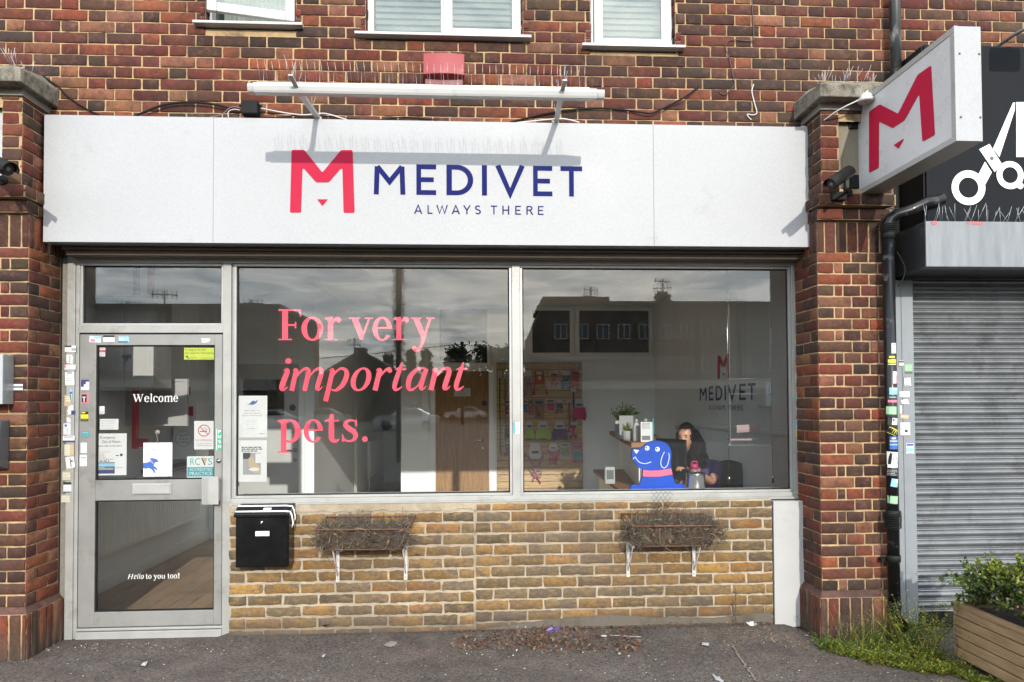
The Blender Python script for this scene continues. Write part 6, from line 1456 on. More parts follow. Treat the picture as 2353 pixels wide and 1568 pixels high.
for k in range(190):
    p = ground_pt(r.uniform(20, 2100), r.uniform(1490, 1568), .008); s_ = r.uniform(.0015, .005); mb.ball(p, (s_*r.uniform(.8, 2), s_, s_*.5), 6, r.choice([0, 0, 1, 2]))
tag(mb.build('grit', [flat('grit_pale', (.42, .39, .34), .8), M['leafb'], M['black_matt']]), 'pale grit and specks scattered over the asphalt', 'grit', kind='stuff')
mb = MB()                                                     # dirt fillet where asphalt meets the wall
for k in range(3600):
    px = r.uniform(520, 1780); t_ = (px-520)/1260; py = 1463-(1463-1428)*t_+abs(r.gauss(0, 9)); p = ground_pt(px, py, .003); s_ = r.uniform(.0015, .0045); mb.ball(p, (s_*1.6, s_, s_*.7), 5, r.choice([0, 0, 1]))
tag(mb.build('soil_crumbs', [flat('soil', (.09, .065, .05), .95), M['leafb']]), 'dark soil crumbs in the angle between wall and asphalt', 'soil', kind='stuff')
# single bits of litter
def litter(name, label, cat, pts, m, th=.002, z=.012):
    P_ = [ground_pt(*p, z) for p in pts]; c = sum(P_, Vector())/len(P_); n = len(P_); mb = MB(); v = [p+Vector((0, 0, r.uniform(0, .006))) for p in P_]
    mb.add([c+Vector((0, 0, .008))]+v, [(0, i+1, (i+1) % n+1) for i in range(n)]+[(0, (i+1) % n+1, i+1) for i in range(0)]); mb.add([c+Vector((0, 0, .008-th))]+[p-Vector((0, 0, th)) for p in v], [(0, (i+1) % n+1, i+1) for i in range(n)])
    return tag(mb.build(name, m), label, cat)
WP = flat('litter_white', (.45, .45, .44), .6)
mb = MB(); a, b = ground_pt(*zreg('G', 890, 1150), .016), ground_pt(*zreg('G', 1168, 1167), .01); mb.tube([a, b], .0028, 6); mb.ball(ground_pt(*zreg('G', 845, 1158), .014), (.024, .012, .006), 10)
tag(mb.build('plastic_spoon', WP), 'white plastic spoon lying on the brown leaves', 'spoon')
litter('sweet_wrapper', 'crumpled purple and white sweet wrapper among the leaves', 'wrapper', [zreg('G', *p) for p in ((318, 1130), (380, 1075), (400, 1100), (455, 1078), (462, 1105), (400, 1125), (350, 1140))], flat('purple', (.10, .06, .30), .4))
litter('white_card', 'small blank white card lying alone on the asphalt', 'card', [zreg('G', *p) for p in ((1706, 1238), (1712, 1215), (1772, 1228), (1765, 1247))], WP)
litter('blister_pack', 'silver blister strip near the foot of the white board', 'packaging', [zreg('G', *p) for p in ((2098, 1042), (2160, 1030), (2235, 1080), (2160, 1088))], flat('foil', (.45, .48, .5), .3, metal=.6))
litter('feather', 'flattened pale feather on the asphalt below the left basket', 'feather', [zreg('F', *p) for p in ((1145, 1245), (1165, 1222), (1205, 1210), (1262, 1218), (1245, 1240), (1200, 1255))], flat('feather', (.26, .24, .2), .8))
litter('paper_scrap', 'white paper scrap on the asphalt left of the middle', 'paper scrap', [zreg('F', *p) for p in ((597, 1345), (608, 1322), (628, 1326), (615, 1350))], WP)
litter('white_spatter', 'splash of white near the bottom edge of the photo', 'splash', [zreg('G', *p) for p in ((1795, 1500), (1812, 1496), (1840, 1520), (1862, 1522), (1880, 1545), (1898, 1552), (1900, 1572), (1872, 1568), (1852, 1556), (1828, 1546), (1815, 1522))], flat('splash_white', (.4, .4, .4), .7), z=.005)
litter('torn_tissue', 'torn pale tissue on the asphalt in front of the door', 'tissue', [zreg('E', *p) for p in ((1242, 1418), (1262, 1400), (1302, 1382), (1296, 1405), (1280, 1422))], flat('tissue', (.5, .46, .42), .8))
litter('chewing_gum', 'small round white gum spot on the asphalt below the leaves', 'gum', [zreg('G', *p) for p in ((965, 1312), (980, 1306), (995, 1318), (985, 1330), (970, 1324))], WP, z=.006)
mb = MB(); r = random.Random(31)                              # dead stalk against the wall
b = at(1690, 1428, 5.05); pts = [b+Vector((r.gauss(0, .004), .0, .0+k*.028)) for k in range(9)]; mb.tube(pts, .003, 5)
for k in range(40): p = r.choice(pts); mb.tube([p, p+Vector((r.gauss(0, .012), r.gauss(0, .008), r.uniform(.0, .02)))], .001, 3, cap=False)
tag(mb.build('dead_weed', M['twig2']), 'dead brown weed stalk standing against the yellow bricks near the white board', 'weed')

# ================================================================ planter, shrub, weeds
def wood(name, c, s=(1, 12, 1)):
    return mat(name, c, .65, var=.3, scale=6, bump=.5, bscale=30, stretch=s, dirt=((c[0]*.45, c[1]*.4, c[2]*.35), .3, 5))
pw = wood('planter_wood', (.33, .215, .115), (14, .9, 14)); pX0, pX1, pY0, pY1, pZ0, pZ1 = 2.845, 3.30, 2.75, 4.36, .04, .36
pl_ = thing('wooden_planter', 'slatted wooden planter box on the pavement at the lower right', 'planter', ((pX0+pX1)/2, (pY0+pY1)/2, pZ0))
n = 5; h_ = (pZ1-pZ0-.012)/n; r = random.Random(3)
mb = MB()
for k in range(n):
    z0, z1 = pZ0+k*h_+.003, pZ0+(k+1)*h_-.003; j = r.uniform(-.001, .002)
    mb.box(pX0+j, pX0+.022+j, pY0, pY1, z0, z1); mb.box(pX1-.022, pX1, pY0, pY1, z0, z1); mb.box(pX0+.023, pX1-.023, pY1-.022, pY1-.002, z0, z1); mb.box(pX0+.023, pX1-.023, pY0+.002, pY0+.022, z0, z1)
mb.build('slats', pw, pl_, bevel=.003)
mb = MB(); mb.box(pX0-.006, pX0+.034, pY0-.006, pY1+.006, pZ1-.014, pZ1+.008); mb.box(pX1-.034, pX1+.006, pY0-.006, pY1+.006, pZ1-.014, pZ1+.008); mb.box(pX0+.035, pX1-.035, pY1-.034, pY1+.006, pZ1-.0135, pZ1+.0075); mb.build('rim', pw, pl_, bevel=.003)
mb = MB()
for x in (pX0+.023, pX1-.05):
    for y in (pY0+.03, pY1-.05): mb.box(x, x+.027, y, y+.02, .002, pZ1-.015)
mb.build('corner_post', pw, pl_)
mb = MB(); nx, ny = 16, 40; v = []
for j in range(ny+1):
    for i in range(nx+1): x = pX0+.024+(pX1-pX0-.048)*i/nx; y = pY0+.024+(pY1-pY0-.048)*j/ny; v.append((x, y, pZ1-.035+.012*noise.noise(Vector((x*20, y*20, 1)))))
mb.add(v, [(j*(nx+1)+i, j*(nx+1)+i+1, (j+1)*(nx+1)+i+1, (j+1)*(nx+1)+i) for j in range(ny) for i in range(nx)]); mb.build('soil', mat('compost', (.035, .02, .015), .95, var=.5, scale=40, bump=1, bscale=50), pl_)
def leafm(name, c):
    m = mat(name, c, .45, var=.35, scale=14); m.node_tree.nodes['Principled BSDF'].inputs['Subsurface Weight'].default_value = 0
    t = m.node_tree; b = t.nodes['Principled BSDF']; o = [n for n in t.nodes if n.type == 'OUTPUT_MATERIAL'][0]; tr = N(t, 'ShaderNodeBsdfTranslucent'); tr.inputs[0].default_value = (c[0]*1.6, c[1]*1.5, c[2], 1); mx = N(t, 'ShaderNodeMixShader'); mx.inputs[0].default_value = .28
    t.links.new(b.outputs[0], mx.inputs[1]); t.links.new(tr.outputs[0], mx.inputs[2]); t.links.new(mx.outputs[0], o.inputs[0]); return m
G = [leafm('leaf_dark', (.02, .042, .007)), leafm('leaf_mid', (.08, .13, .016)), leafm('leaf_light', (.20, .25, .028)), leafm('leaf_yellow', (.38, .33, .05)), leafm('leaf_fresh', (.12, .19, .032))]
def oval(mb, c, d, n_, l, w_, m):
    s = d.cross(n_).normalized(); mb.add([c, c+d*l*.35+s*w_*.5+n_*w_*.1, c+d*l*.75+s*w_*.38, c+d*l, c+d*l*.75-s*w_*.38, c+d*l*.35-s*w_*.5+n_*w_*.1], [(0, 1, 2, 3), (0, 3, 4, 5)], m)
sb = thing('box_shrub', 'leafy green box shrub growing in the wooden planter', 'shrub', (3.06, 3.75, .34))
mb = MB(); st_ = MB(); r = random.Random(77)
def sprig(b, d, ln, nl, lw, ms):
    d = d.normalized(); pts = [b]; p = b.copy()
    for k in range(5): d = (d+Vector((r.gauss(0, .12), r.gauss(0, .12), r.gauss(.03, .08)))).normalized(); p = p+d*ln/5; pts.append(p.copy())
    st_.tube(pts, [.0022, .002, .0017, .0013, .001, .0006], 4, sm=False)
    for k in range(nl):
        t_ = r.random()**.6; i = min(4, int(t_*5)); q = pts[i].lerp(pts[i+1], t_*5-i); a = r.uniform(0, 2*pi); o_ = d.orthogonal().normalized(); o_ = Matrix.Rotation(a, 3, d) @ o_; dd = (o_*.9+d*.6+Vector((0, 0, .2))).normalized()
        oval(mb, q, dd, dd.orthogonal().normalized().lerp(Vector((0, 0, 1)), .6).normalized(), lw*r.uniform(.7, 1.2), lw*.55, r.choice(ms))
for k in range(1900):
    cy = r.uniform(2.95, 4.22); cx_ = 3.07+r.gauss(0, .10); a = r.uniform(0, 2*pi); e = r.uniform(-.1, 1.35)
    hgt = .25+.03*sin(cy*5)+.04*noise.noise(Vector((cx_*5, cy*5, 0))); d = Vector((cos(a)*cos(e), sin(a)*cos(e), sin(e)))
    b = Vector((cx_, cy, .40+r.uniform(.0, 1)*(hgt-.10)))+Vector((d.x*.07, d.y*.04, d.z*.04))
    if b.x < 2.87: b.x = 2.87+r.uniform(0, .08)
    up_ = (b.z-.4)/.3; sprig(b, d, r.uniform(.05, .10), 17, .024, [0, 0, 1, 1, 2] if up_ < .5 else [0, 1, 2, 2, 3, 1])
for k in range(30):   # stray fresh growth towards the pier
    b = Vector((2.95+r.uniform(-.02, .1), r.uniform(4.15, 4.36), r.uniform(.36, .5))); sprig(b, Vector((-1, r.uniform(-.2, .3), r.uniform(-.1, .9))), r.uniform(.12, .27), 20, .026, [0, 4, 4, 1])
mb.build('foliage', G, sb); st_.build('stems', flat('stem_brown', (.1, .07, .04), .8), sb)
# weeds at the foot of the pier
mb = MB(); st_ = mb; r = random.Random(90)
V3 = Vector
def weed(b, ln, nl, lw, ms, lean=.5):
    d = Vector((r.gauss(0, lean), r.gauss(-.1, lean), 1)).normalized(); p = b.copy(); pts = [p.copy()]
    for k in range(6): d = (d+Vector((r.gauss(0, .16), r.gauss(0, .16), -.03))).normalized(); p = p+d*ln/6; pts.append(p.copy())
    mb.tube(pts, [.0013, .0012, .001, .0009, .0008, .0006, .0004], 3, r.choice([0, 1, 1, 3]), cap=False, sm=False)
    for k in range(nl):
        t_ = r.random(); i = min(5, int(t_*6)); q = pts[i].lerp(pts[i+1], t_*6-i); a = r.uniform(0, 2*pi); dd = Vector((cos(a), sin(a), r.uniform(-.1, .8))).normalized()
        q2 = q+dd*r.uniform(.0, .018); oval(mb, q2, dd, Vector((-dd.x*.4, -dd.y*.4, 1)).normalized(), lw*r.uniform(.6, 1.25), lw*.5, r.choice(ms))
def inmass(px, py):
    if px < 1880: return 0
    top = 1452+(px-1880)*.20; bot = 1495+(px-1880)*.30
    return 1 if (top < py < min(bot, 1640)) else 0
n_ = 0
while n_ < 2100:
    px, py = r.uniform(1870, 2420), r.uniform(1440, 1640)
    if not inmass(px, py): continue
    n_ += 1; b = ground_pt(px, py, 0)
    if b.x > pX0-.02 and b.y < pY1+.03: continue
    if noise.noise(Vector((b.x*4, b.y*4, 3)))+.25*noise.noise(Vector((b.x*19, b.y*19, 5))) < -.22+.5*max(0, (py-1530)/110): continue
    front = r.random(); ms = [4, 4, 1, 1] if px < 2050 and py < 1500 else [4, 1, 4, 2, 2, 3, 3]
    weed(b, r.uniform(.03, .11)*(1.35 if b.y > 4.3 else .75)*(.5+1.2*max(0, noise.noise(V3((b.x*6, b.y*6, 0)))+.35)), 13, .017, ms, .9)
for k in range(160):
    b = Vector((r.uniform(2.28, 2.85), r.uniform(4.5, 4.72), 0)); weed(b, r.uniform(.12, .27), 12, .013, [4, 1, 1, 2, 0], .35)
for k in range(120):
    b = Vector((r.uniform(2.62, 2.84), r.uniform(4.3, 4.7), 0)); weed(b, r.uniform(.2, .42), 16, .015, [4, 1, 2, 3, 3], .25)
tag(mb.build('weeds', G), 'bright green and yellowing weeds sprawling at the foot of the right pier', 'weeds', kind='stuff')
OUTER[0] = 1.0
# ================================================================ shop interior
FZ, CZ, LXW, RXW, BY, DWY = .045, 3.0, -3.13, 2.50, 10.6, 8.7
cLx, cRx, cBk = X(722, DWY, 950), X(921, BY, 950), 14.7
def struct(name, mb, m, bevel=0): return tag(mb.build(name, m, bevel=bevel), kind='structure')
def floorm():
    m = mat('wood_floor', (.42, .29, .19), .38, var=.25, scale=3, stretch=(7, .6, 1), dirt=((.09, .05, .03), .3, 3)); t = m.node_tree; L = t.links.new; b = t.nodes['Principled BSDF']
    tc = N(t, 'ShaderNodeTexCoord'); mp = N(t, 'ShaderNodeMapping'); mp.inputs['Rotation'].default_value = (0, 0, pi/2); br = N(t, 'ShaderNodeTexBrick'); br.inputs['Scale'].default_value = 1; br.inputs['Brick Width'].default_value = 1.2; br.inputs['Row Height'].default_value = .14; br.inputs['Mortar Size'].default_value = .002
    br.inputs['Color1'].default_value = (.8, .8, .8, 1); br.inputs['Color2'].default_value = (1.15, 1.15, 1.15, 1); br.inputs['Mortar'].default_value = (.3, .3, .3, 1); L(tc.outputs['Object'], mp.inputs[0]); L(mp.outputs[0], br.inputs[0])
    old = b.inputs['Base Color'].links[0].from_socket; q = N(t, 'ShaderNodeMix'); q.data_type = 'RGBA'; q.blend_type = 'MULTIPLY'; q.inputs[0].default_value = 1; L(old, q.inputs[6]); L(br.outputs[0], q.inputs[7]); L(q.outputs[2], b.inputs['Base Color']); return m
mb = MB(); mb.box(LXW-.02, RXW+.02, 5.285, cBk, -.1, FZ); struct('floor', mb, floorm())
mb = MB(); mb.box(LXW-.02, RXW+.02, 5.301, cBk, CZ, CZ+.1); struct('ceiling', mb, M['wall_in'])
mb = MB(); mb.box(LXW-.1, LXW, 5.27, DWY, FZ, CZ); mb.box(LXW-.1, XL+.0, 5.262, 5.27, FZ, CZ); struct('wall_left', mb, M['wall_in'])
mb = MB(); mb.box(RXW, RXW+.1, 5.27, BY, FZ, CZ); mb.box(XR, RXW+.1, 5.262, 5.27, FZ, CZ); struct('wall_right', mb, M['wall_in'])
mb = MB(); mb.box(LXW, cLx, DWY, DWY+.1, FZ, CZ); mb.box(cLx-.1, cLx-.0005, DWY+.1, cBk, FZ, CZ); mb.box(cLx-.1, cRx+.1, cBk, cBk+.1, FZ, CZ); mb.box(cRx, cRx+.1, BY+.1, cBk, FZ, CZ); mb.box(cRx, RXW, BY, BY+.1, FZ, CZ); struct('wall_back', mb, M['wall_in'])
mb = MB()
for (x0, x1, y0, y1) in ((LXW, LXW+.018, 5.3, DWY-.001), (cRx+.005, X(994, BY, 950), BY-.018, BY), (cLx, cLx+.018, DWY+.11, cBk)): mb.box(x0, x1, y0, y1, FZ, FZ+.12)
tag(mb.build('skirting', M['white_in'], bevel=.004), 'white skirting board along the shop walls', 'skirting')

def interior_door(label, x0, x1, zt, Yw, m, hx, hz, side, glass=None, plate=None):
    t = thing('interior_door', label, 'door', ((x0+x1)/2, Yw, FZ)); fw = .075
    mb = MB(); mb.box(x0-fw, x0-.004, Yw-.022, Yw, FZ, zt+fw); mb.box(x1+.004, x1+fw, Yw-.022, Yw, FZ, zt+fw); mb.box(x0-.004, x1+.004, Yw-.0215, Yw, zt+.004, zt+fw-.0005); mb.build('door_frame', M['white_in'], t, bevel=.005)
    mb = MB(); mb.box(x0, x1, Yw-.014, Yw-.002, FZ+.008, zt); mb.build('leaf', m, t, bevel=.002)
    mb = MB(); mb.lathe((hx, 0, hz), [(.026, Yw-.0145), (.026, Yw-.024), (.01, Yw-.026), (.009, Yw-.055)], 16, axis='y'); mb.tube([(hx, Yw-.055, hz), (hx-side*.03, Yw-.062, hz+.004), (hx-side*.12, Yw-.06, hz-.006)], .009, 8); mb.lathe((hx, 0, hz-.11), [(.024, Yw-.0145), (.024, Yw-.022), (.018, Yw-.024)], 16, axis='y'); mb.build('handle', M['chrome'], t)
    if glass: mb = MB(); mb.box(*glass[:2], Yw-.0165, Yw-.0145, *glass[2:]); mb.build('window', flat('dark_glass', (.008, .008, .009), .08), t)
    return t
wd = wood('oak_door', (.33, .19, .09), (9, 1, .8))
a, b = X(1001, BY, 950), X(1123, BY, 950)
zT1 = Z(853, BY, 1060); h1 = at(1109, 1012, BY-.04)
interior_door('plain oak veneer door with a lever handle in the back wall', a, b, zT1, BY, wd, h1.x, h1.z, 1)
a2, b2 = X(572, DWY, 950), X(686, DWY, 950); h2_ = at(*zreg('B', 375, 1110), DWY-.04)
interior_door('white interior door with a dark glass panel behind the left pane', a2-.28, b2, Z(838, DWY, 640), DWY, flat('door_white', (.45, .46, .46), .45), h2_.x, h2_.z, 1, glass=(X(560, DWY), X(654, DWY), q_('B', 100, 790, DWY).z, q_('B', 100, 455, DWY).z))
def plate(name, label, cat, reg, x, y, Y, r, m, th=.002):
    c = q_(reg, x, y, Y); mb = MB(); mb.lathe((c.x, 0, c.z), [(r, Y), (r*.96, Y-th)], 24, axis='y'); return tag(mb.build(name, m), label, cat)
plate('round_sign', 'round blue fire door sign on the white door', 'sign', 'B', 355, 717, DWY-.015, .038, INK['n']); plate('round_sign', 'round blue fire door sign on the oak door', 'sign', 'B', 2130, 677, BY-.015, .04, INK['n'])
sheet('door_plate', 'small silver name plate on the oak door', 'sign', 'B', 1852, 535, 2003, 612, BY-.016, 'w', [(.45, .1, .55, .4, 'p')], LN(.6, .8, 2, .3, .7))
sheet('kick_label', 'pale plate under the dark glass of the white door', 'plate', 'B', 95, 808, 192, 858, DWY-.0155, 'e', [(.03, .06, .97, .94, 'w')])
mb = MB(); a_, b_ = q_('B', 1556, 300, BY), q_('B', 1618, 1030, BY); mb.box(a_.x, b_.x, BY-.06, BY, b_.z, CZ); tag(mb.build('trunking', M['white_in'], bevel=.004), 'white vertical cable trunking left of the oak door', 'trunking')
# framed dark vents / internal windows high in the back wall
for i, (x0, x1, y0, y1, lab) in enumerate(((1010, 1119, 711, 834, 'high internal window above the oak door'), (1223, 1309, 714, 811, 'middle high internal window with dark glass'), (1331, 1490, 714, 811, 'wide high internal window with dark glass'))):
    t = thing('internal_window', lab, 'window', (X(x0, BY), BY, Z(y1, BY))); xa_, xb2, za, zb2 = X(x0, BY, 760), X(x1, BY, 760), Z(y1, BY, 1200), Z(y0, BY, 1200)
    mb = MB(); bar(mb, xa_-.05, xb2+.05, za-.05, zb2+.05, BY-.025, BY-.002, .05); mb.build('frame', M['white_in'], t, bevel=.003); mb = MB(); mb.box(xa_, xb2, BY-.012, BY-.003, za, zb2); mb.build('glass', flat('dark_glass', (.008, .008, .009), .08), t)
# corridor radiator and pipes
def radiator(label, x, y0, y1, z0, z1):
    t = thing('radiator', label, 'radiator', (x, (y0+y1)/2, z0)); mb = MB(); mb.box(x+.04, x+.052, y0, y1, z0, z1); n = int((y1-y0)/.045)
    for k in range(n):
        y = y0+.02+(y1-y0-.04)*k/max(n-1, 1); mb.xprism([(y-.011, z0+.03), (y+.011, z0+.03), (y+.011, z1-.03), (y-.011, z1-.03)], x+.052, x+.064)
    mb.box(x+.012, x+.066, y0-.004, y1+.004, z1-.008, z1+.002); mb.box(x+.012, x+.06, y0-.004, y0-.001, z0, z1-.009); mb.build('panel', M['white_in'], t, bevel=.003)
    mb = MB(); mb.tube([(x+.05, y0-.03, FZ), (x+.05, y0-.03, z0+.03)], .008, 8); mb.tube([(x+.05, y0-.03, z0+.03), (x+.05, y0, z0+.04)], .012, 8); mb.lathe((x+.05, y0-.03, z0+.03), [(.018, -.0), (.02, .05), (.016, .07)], 12); mb.build('valve', M['white_in'], t)
radiator('narrow white radiator on the dark corridor wall', cLx, 12.6, 14.2, .33, .95)
mb = MB()
for dy in (0, .12): mb.tube([(cLx+.03, 11.3+dy, FZ), (cLx+.03, 11.3+dy, 2.4)], .012, 8)
tag(mb.build('heating_pipe', M['white_in']), 'pair of white vertical heating pipes in the corridor', 'pipe')
radiator('long white ribbed radiator on the left wall behind the door', LXW, 6.12, 8.3, .35, .93)
mb = MB(); mb.box(LXW+.002, LXW+.26, 7.0, 8.5, .952, .985); tag(mb.build('shelf', mat('dark_granite', (.045, .045, .045), .3, var=.7, scale=90), bevel=.003), 'dark speckled shelf above the left radiator', 'shelf')
mb = MB(); mb.tube([(LXW+.14, 5.45, FZ+.08), (LXW+.14, 5.75, FZ+.09), (LXW+.05, 5.95, FZ+.1)], .028, 12); tag(mb.build('waste_pipe', M['white_in']), 'short white pipe near the floor inside the door', 'pipe')
# cupboards and red pipework seen through the door
def box_thing(name, label, cat, x0, x1, y0, y1, z0, z1, m, bevel=.004): mb = MB(); mb.box(x0, x1, y0, y1, z0, z1); return tag(mb.build(name, m, bevel=bevel), label, cat)
CG = flat('cupboard_grey', (.42, .42, .41), .5); cu = thing('wall_cupboard', 'pale double door wall cupboard seen through the door glass', 'cupboard', (-2.9, 6.2, 1.9)); ya = 6.15
a_, b_ = q_('A', 890, 150, ya), q_('A', 1418, 528, ya); mb = MB(); mb.box(a_.x, b_.x, ya+.018, ya+.35, b_.z, b_.z+.75); mb.build('carcass', CG, cu, bevel=.003)
xmid = q_('A', 1150, 300, ya).x; 
for x0, x1 in ((a_.x, xmid-.002), (xmid+.002, b_.x)): mb = MB(); mb.box(x0, x1, ya, ya+.017, b_.z+.002, b_.z+.748); mb.build('door', CG, cu, bevel=.003)
c = q_('A', 1180, 243, ya); mb = MB(); mb.box(c.x-.04, c.x+.04, ya-.02, ya-.0005, c.z-.014, c.z+.014); mb.box(c.x+.0, c.x+.012, ya-.03, ya-.018, c.z-.035, c.z-.012); mb.build('catch', M['chrome'], cu, bevel=.003)
ya = 6.7; c2_ = thing('meter_cabinet', 'white framed meter cabinet standing ajar left of the corridor', 'cabinet', (-2.6, ya, 1.4))
a_, m_, b_ = q_('A', 1272, 460, ya), q_('A', 1405, 460, ya), q_('A', 1727, 885, ya-.15); z0, z1 = q_('A', 1400, 885, ya).z, q_('A', 1400, 455, ya).z
mb = MB(); mb.box(LXW, m_.x, ya, ya+.4, z0, z1); mb.build('body', CG, c2_, bevel=.004)
mb = MB(); d = Vector((b_.x-m_.x, -.12, 0)); n_ = Vector((.12, b_.x-m_.x, 0)).normalized()
p0 = Vector((m_.x, ya, (z0+z1)/2)); hz = (z1-z0)/2; mb.obox(p0+d/2, d/2, n_*.009, (0, 0, hz))
for s_, l_ in ((.03, .03), (.97, .03)): mb.obox(p0+d*s_-n_*.012, d*.03, n_*.006, (0, 0, hz))
for s_ in (-.95, .95): mb.obox(p0+d/2-n_*.012+Vector((0, 0, hz*s_)), d*.47, n_*.0058, (0, 0, hz*.05))
mb.build('door', CG, c2_, bevel=.003)
RP = flat('pipe_red', (.5, .012, .02), .4)
mb = MB(); x0, x1 = q_('A', 1218, 800, 6.5).x, q_('A', 1258, 800, 6.5).x; zb_ = q_('A', 1240, 1100, 6.5).z; mb.box(x0, x1, 6.5, 6.56, zb_, 2.99)
a_, b_ = q_('A', 1352, 1003, 6.5), q_('A', 1352, 1070, 6.5); mb.box(x1, a_.x, 6.499, 6.561, b_.z-.01, a_.z); tag(mb.build('red_trunking', RP, bevel=.004), 'red painted L shaped trunking behind the door glass', 'trunking')
mb = MB(); x0 = X(336, 6.4, 700); mb.box(x0, x0+.045, 6.42, 6.46, 2.2, 2.99); tag(mb.build('red_post', RP), 'second red vertical strip seen through the transom light', 'trunking')
a_, b_ = q_('A', 1727, 705, 7.6), q_('A', 1785, 790, 7.6); box_thing('fire_notice', 'small red notice on the wall behind the meter cabinet', 'notice', a_.x, b_.x, 7.6, 7.61, b_.z, a_.z, RP)
a_, b_ = q_('A', 1600, 655, 7.65), q_('A', 1815, 1010, 7.65); box_thing('pale_cupboard', 'tall pale cupboard beside the meter cabinet', 'cupboard', a_.x, b_.x, 7.65, 8.0, b_.z-.2, a_.z, M['white_in'])
a_, b_ = q_('A', 1730, 517, 7.7), q_('A', 1755, 597, 7.7); box_thing('alarm_call_point', 'small dark red call point high behind the cabinet', 'call point', a_.x, b_.x, 7.7, 7.73, b_.z, a_.z, RP)
mb = MB(); a_ = at(405, 618, 6.6); b_ = at(510, 660, 6.6); mb.obox(Vector(((a_.x+b_.x)/2, 7.2, CZ-.045)), (.07, .35, 0), (-.02, .01, 0), (0, 0, .03)); tag(mb.build('ceiling_light', flat('tube_grey', (.35, .42, .48), .4)), 'unlit strip light on the shop ceiling', 'light')
# loose wire on the back wall
for pts in ([(575, 950), (680, 1020), (770, 1060), (815, 1105), (850, 1105), (900, 1085), (1050, 1092), (1300, 1095)], [(1400, 950), (1440, 985), (1490, 1040), (1490, 1080), (1440, 1102), (1320, 1098)]):
    cc = [at(*zp('6' if 0 else '5', p[0], p[1]), 10.55) for p in [(q[0]+2351.0, q[1]) for q in pts]]
    mb = MB(); mb.tube(cc, .006, 6); tag(mb.build('ceiling_wire', M['inkg']), 'drooping grey wire high on the back wall, ' + ('long piece' if len(pts) == 8 else 'short hook'), 'wire')

# slatwall with products
sw = thing('slatwall', 'maple slatwall display panel hung with pet toys and leads', 'display', (X(1240, BY), BY-.02, FZ)); slm = wood('maple_slat', (.52, .37, .21), (.9, 1, 12)); sx0, sx1 = X(1141, BY-.02, 950), X(1338, BY-.02, 950)
zt_ = Z(833, BY-.02, 1240); mb = MB(); z = FZ+.02; k = 0
while z+.094 < zt_: mb.box(sx0, sx1, BY-.026, BY-.008, z, z+.092); z += .1
mb.box(sx0, sx1, BY-.026, BY-.008, z, zt_); mb.build('slats', slm, sw, bevel=.002); mb = MB(); mb.box(sx0+.001, sx1-.001, BY-.0075, BY-.002, FZ, zt_-.002); mb.build('backing', flat('slat_back', (.2, .13, .06), .8), sw)
PC = {k: flat('prod_'+k, c, .5) for k, c in dict(red=(.40, .012, .02), pink=(.52, .03, .12), lime=(.3, .4, .03), purple=(.09, .02, .11), blue=(.02, .12, .28), teal=(.03, .25, .26), grey=(.2, .2, .21), white=(.5, .5, .52), black=(.02, .02, .02), green=(.12, .26, .04), navy=(.03, .04, .12), orange=(.25, .12, .06), yellow=(.75, .7, .1), mauve=(.27, .16, .2), magenta=(.46, .02, .13)).items()}
PK = list(PC); PMs = [PC[k] for k in PK]; pi_ = PK.index
rp = random.Random(55)
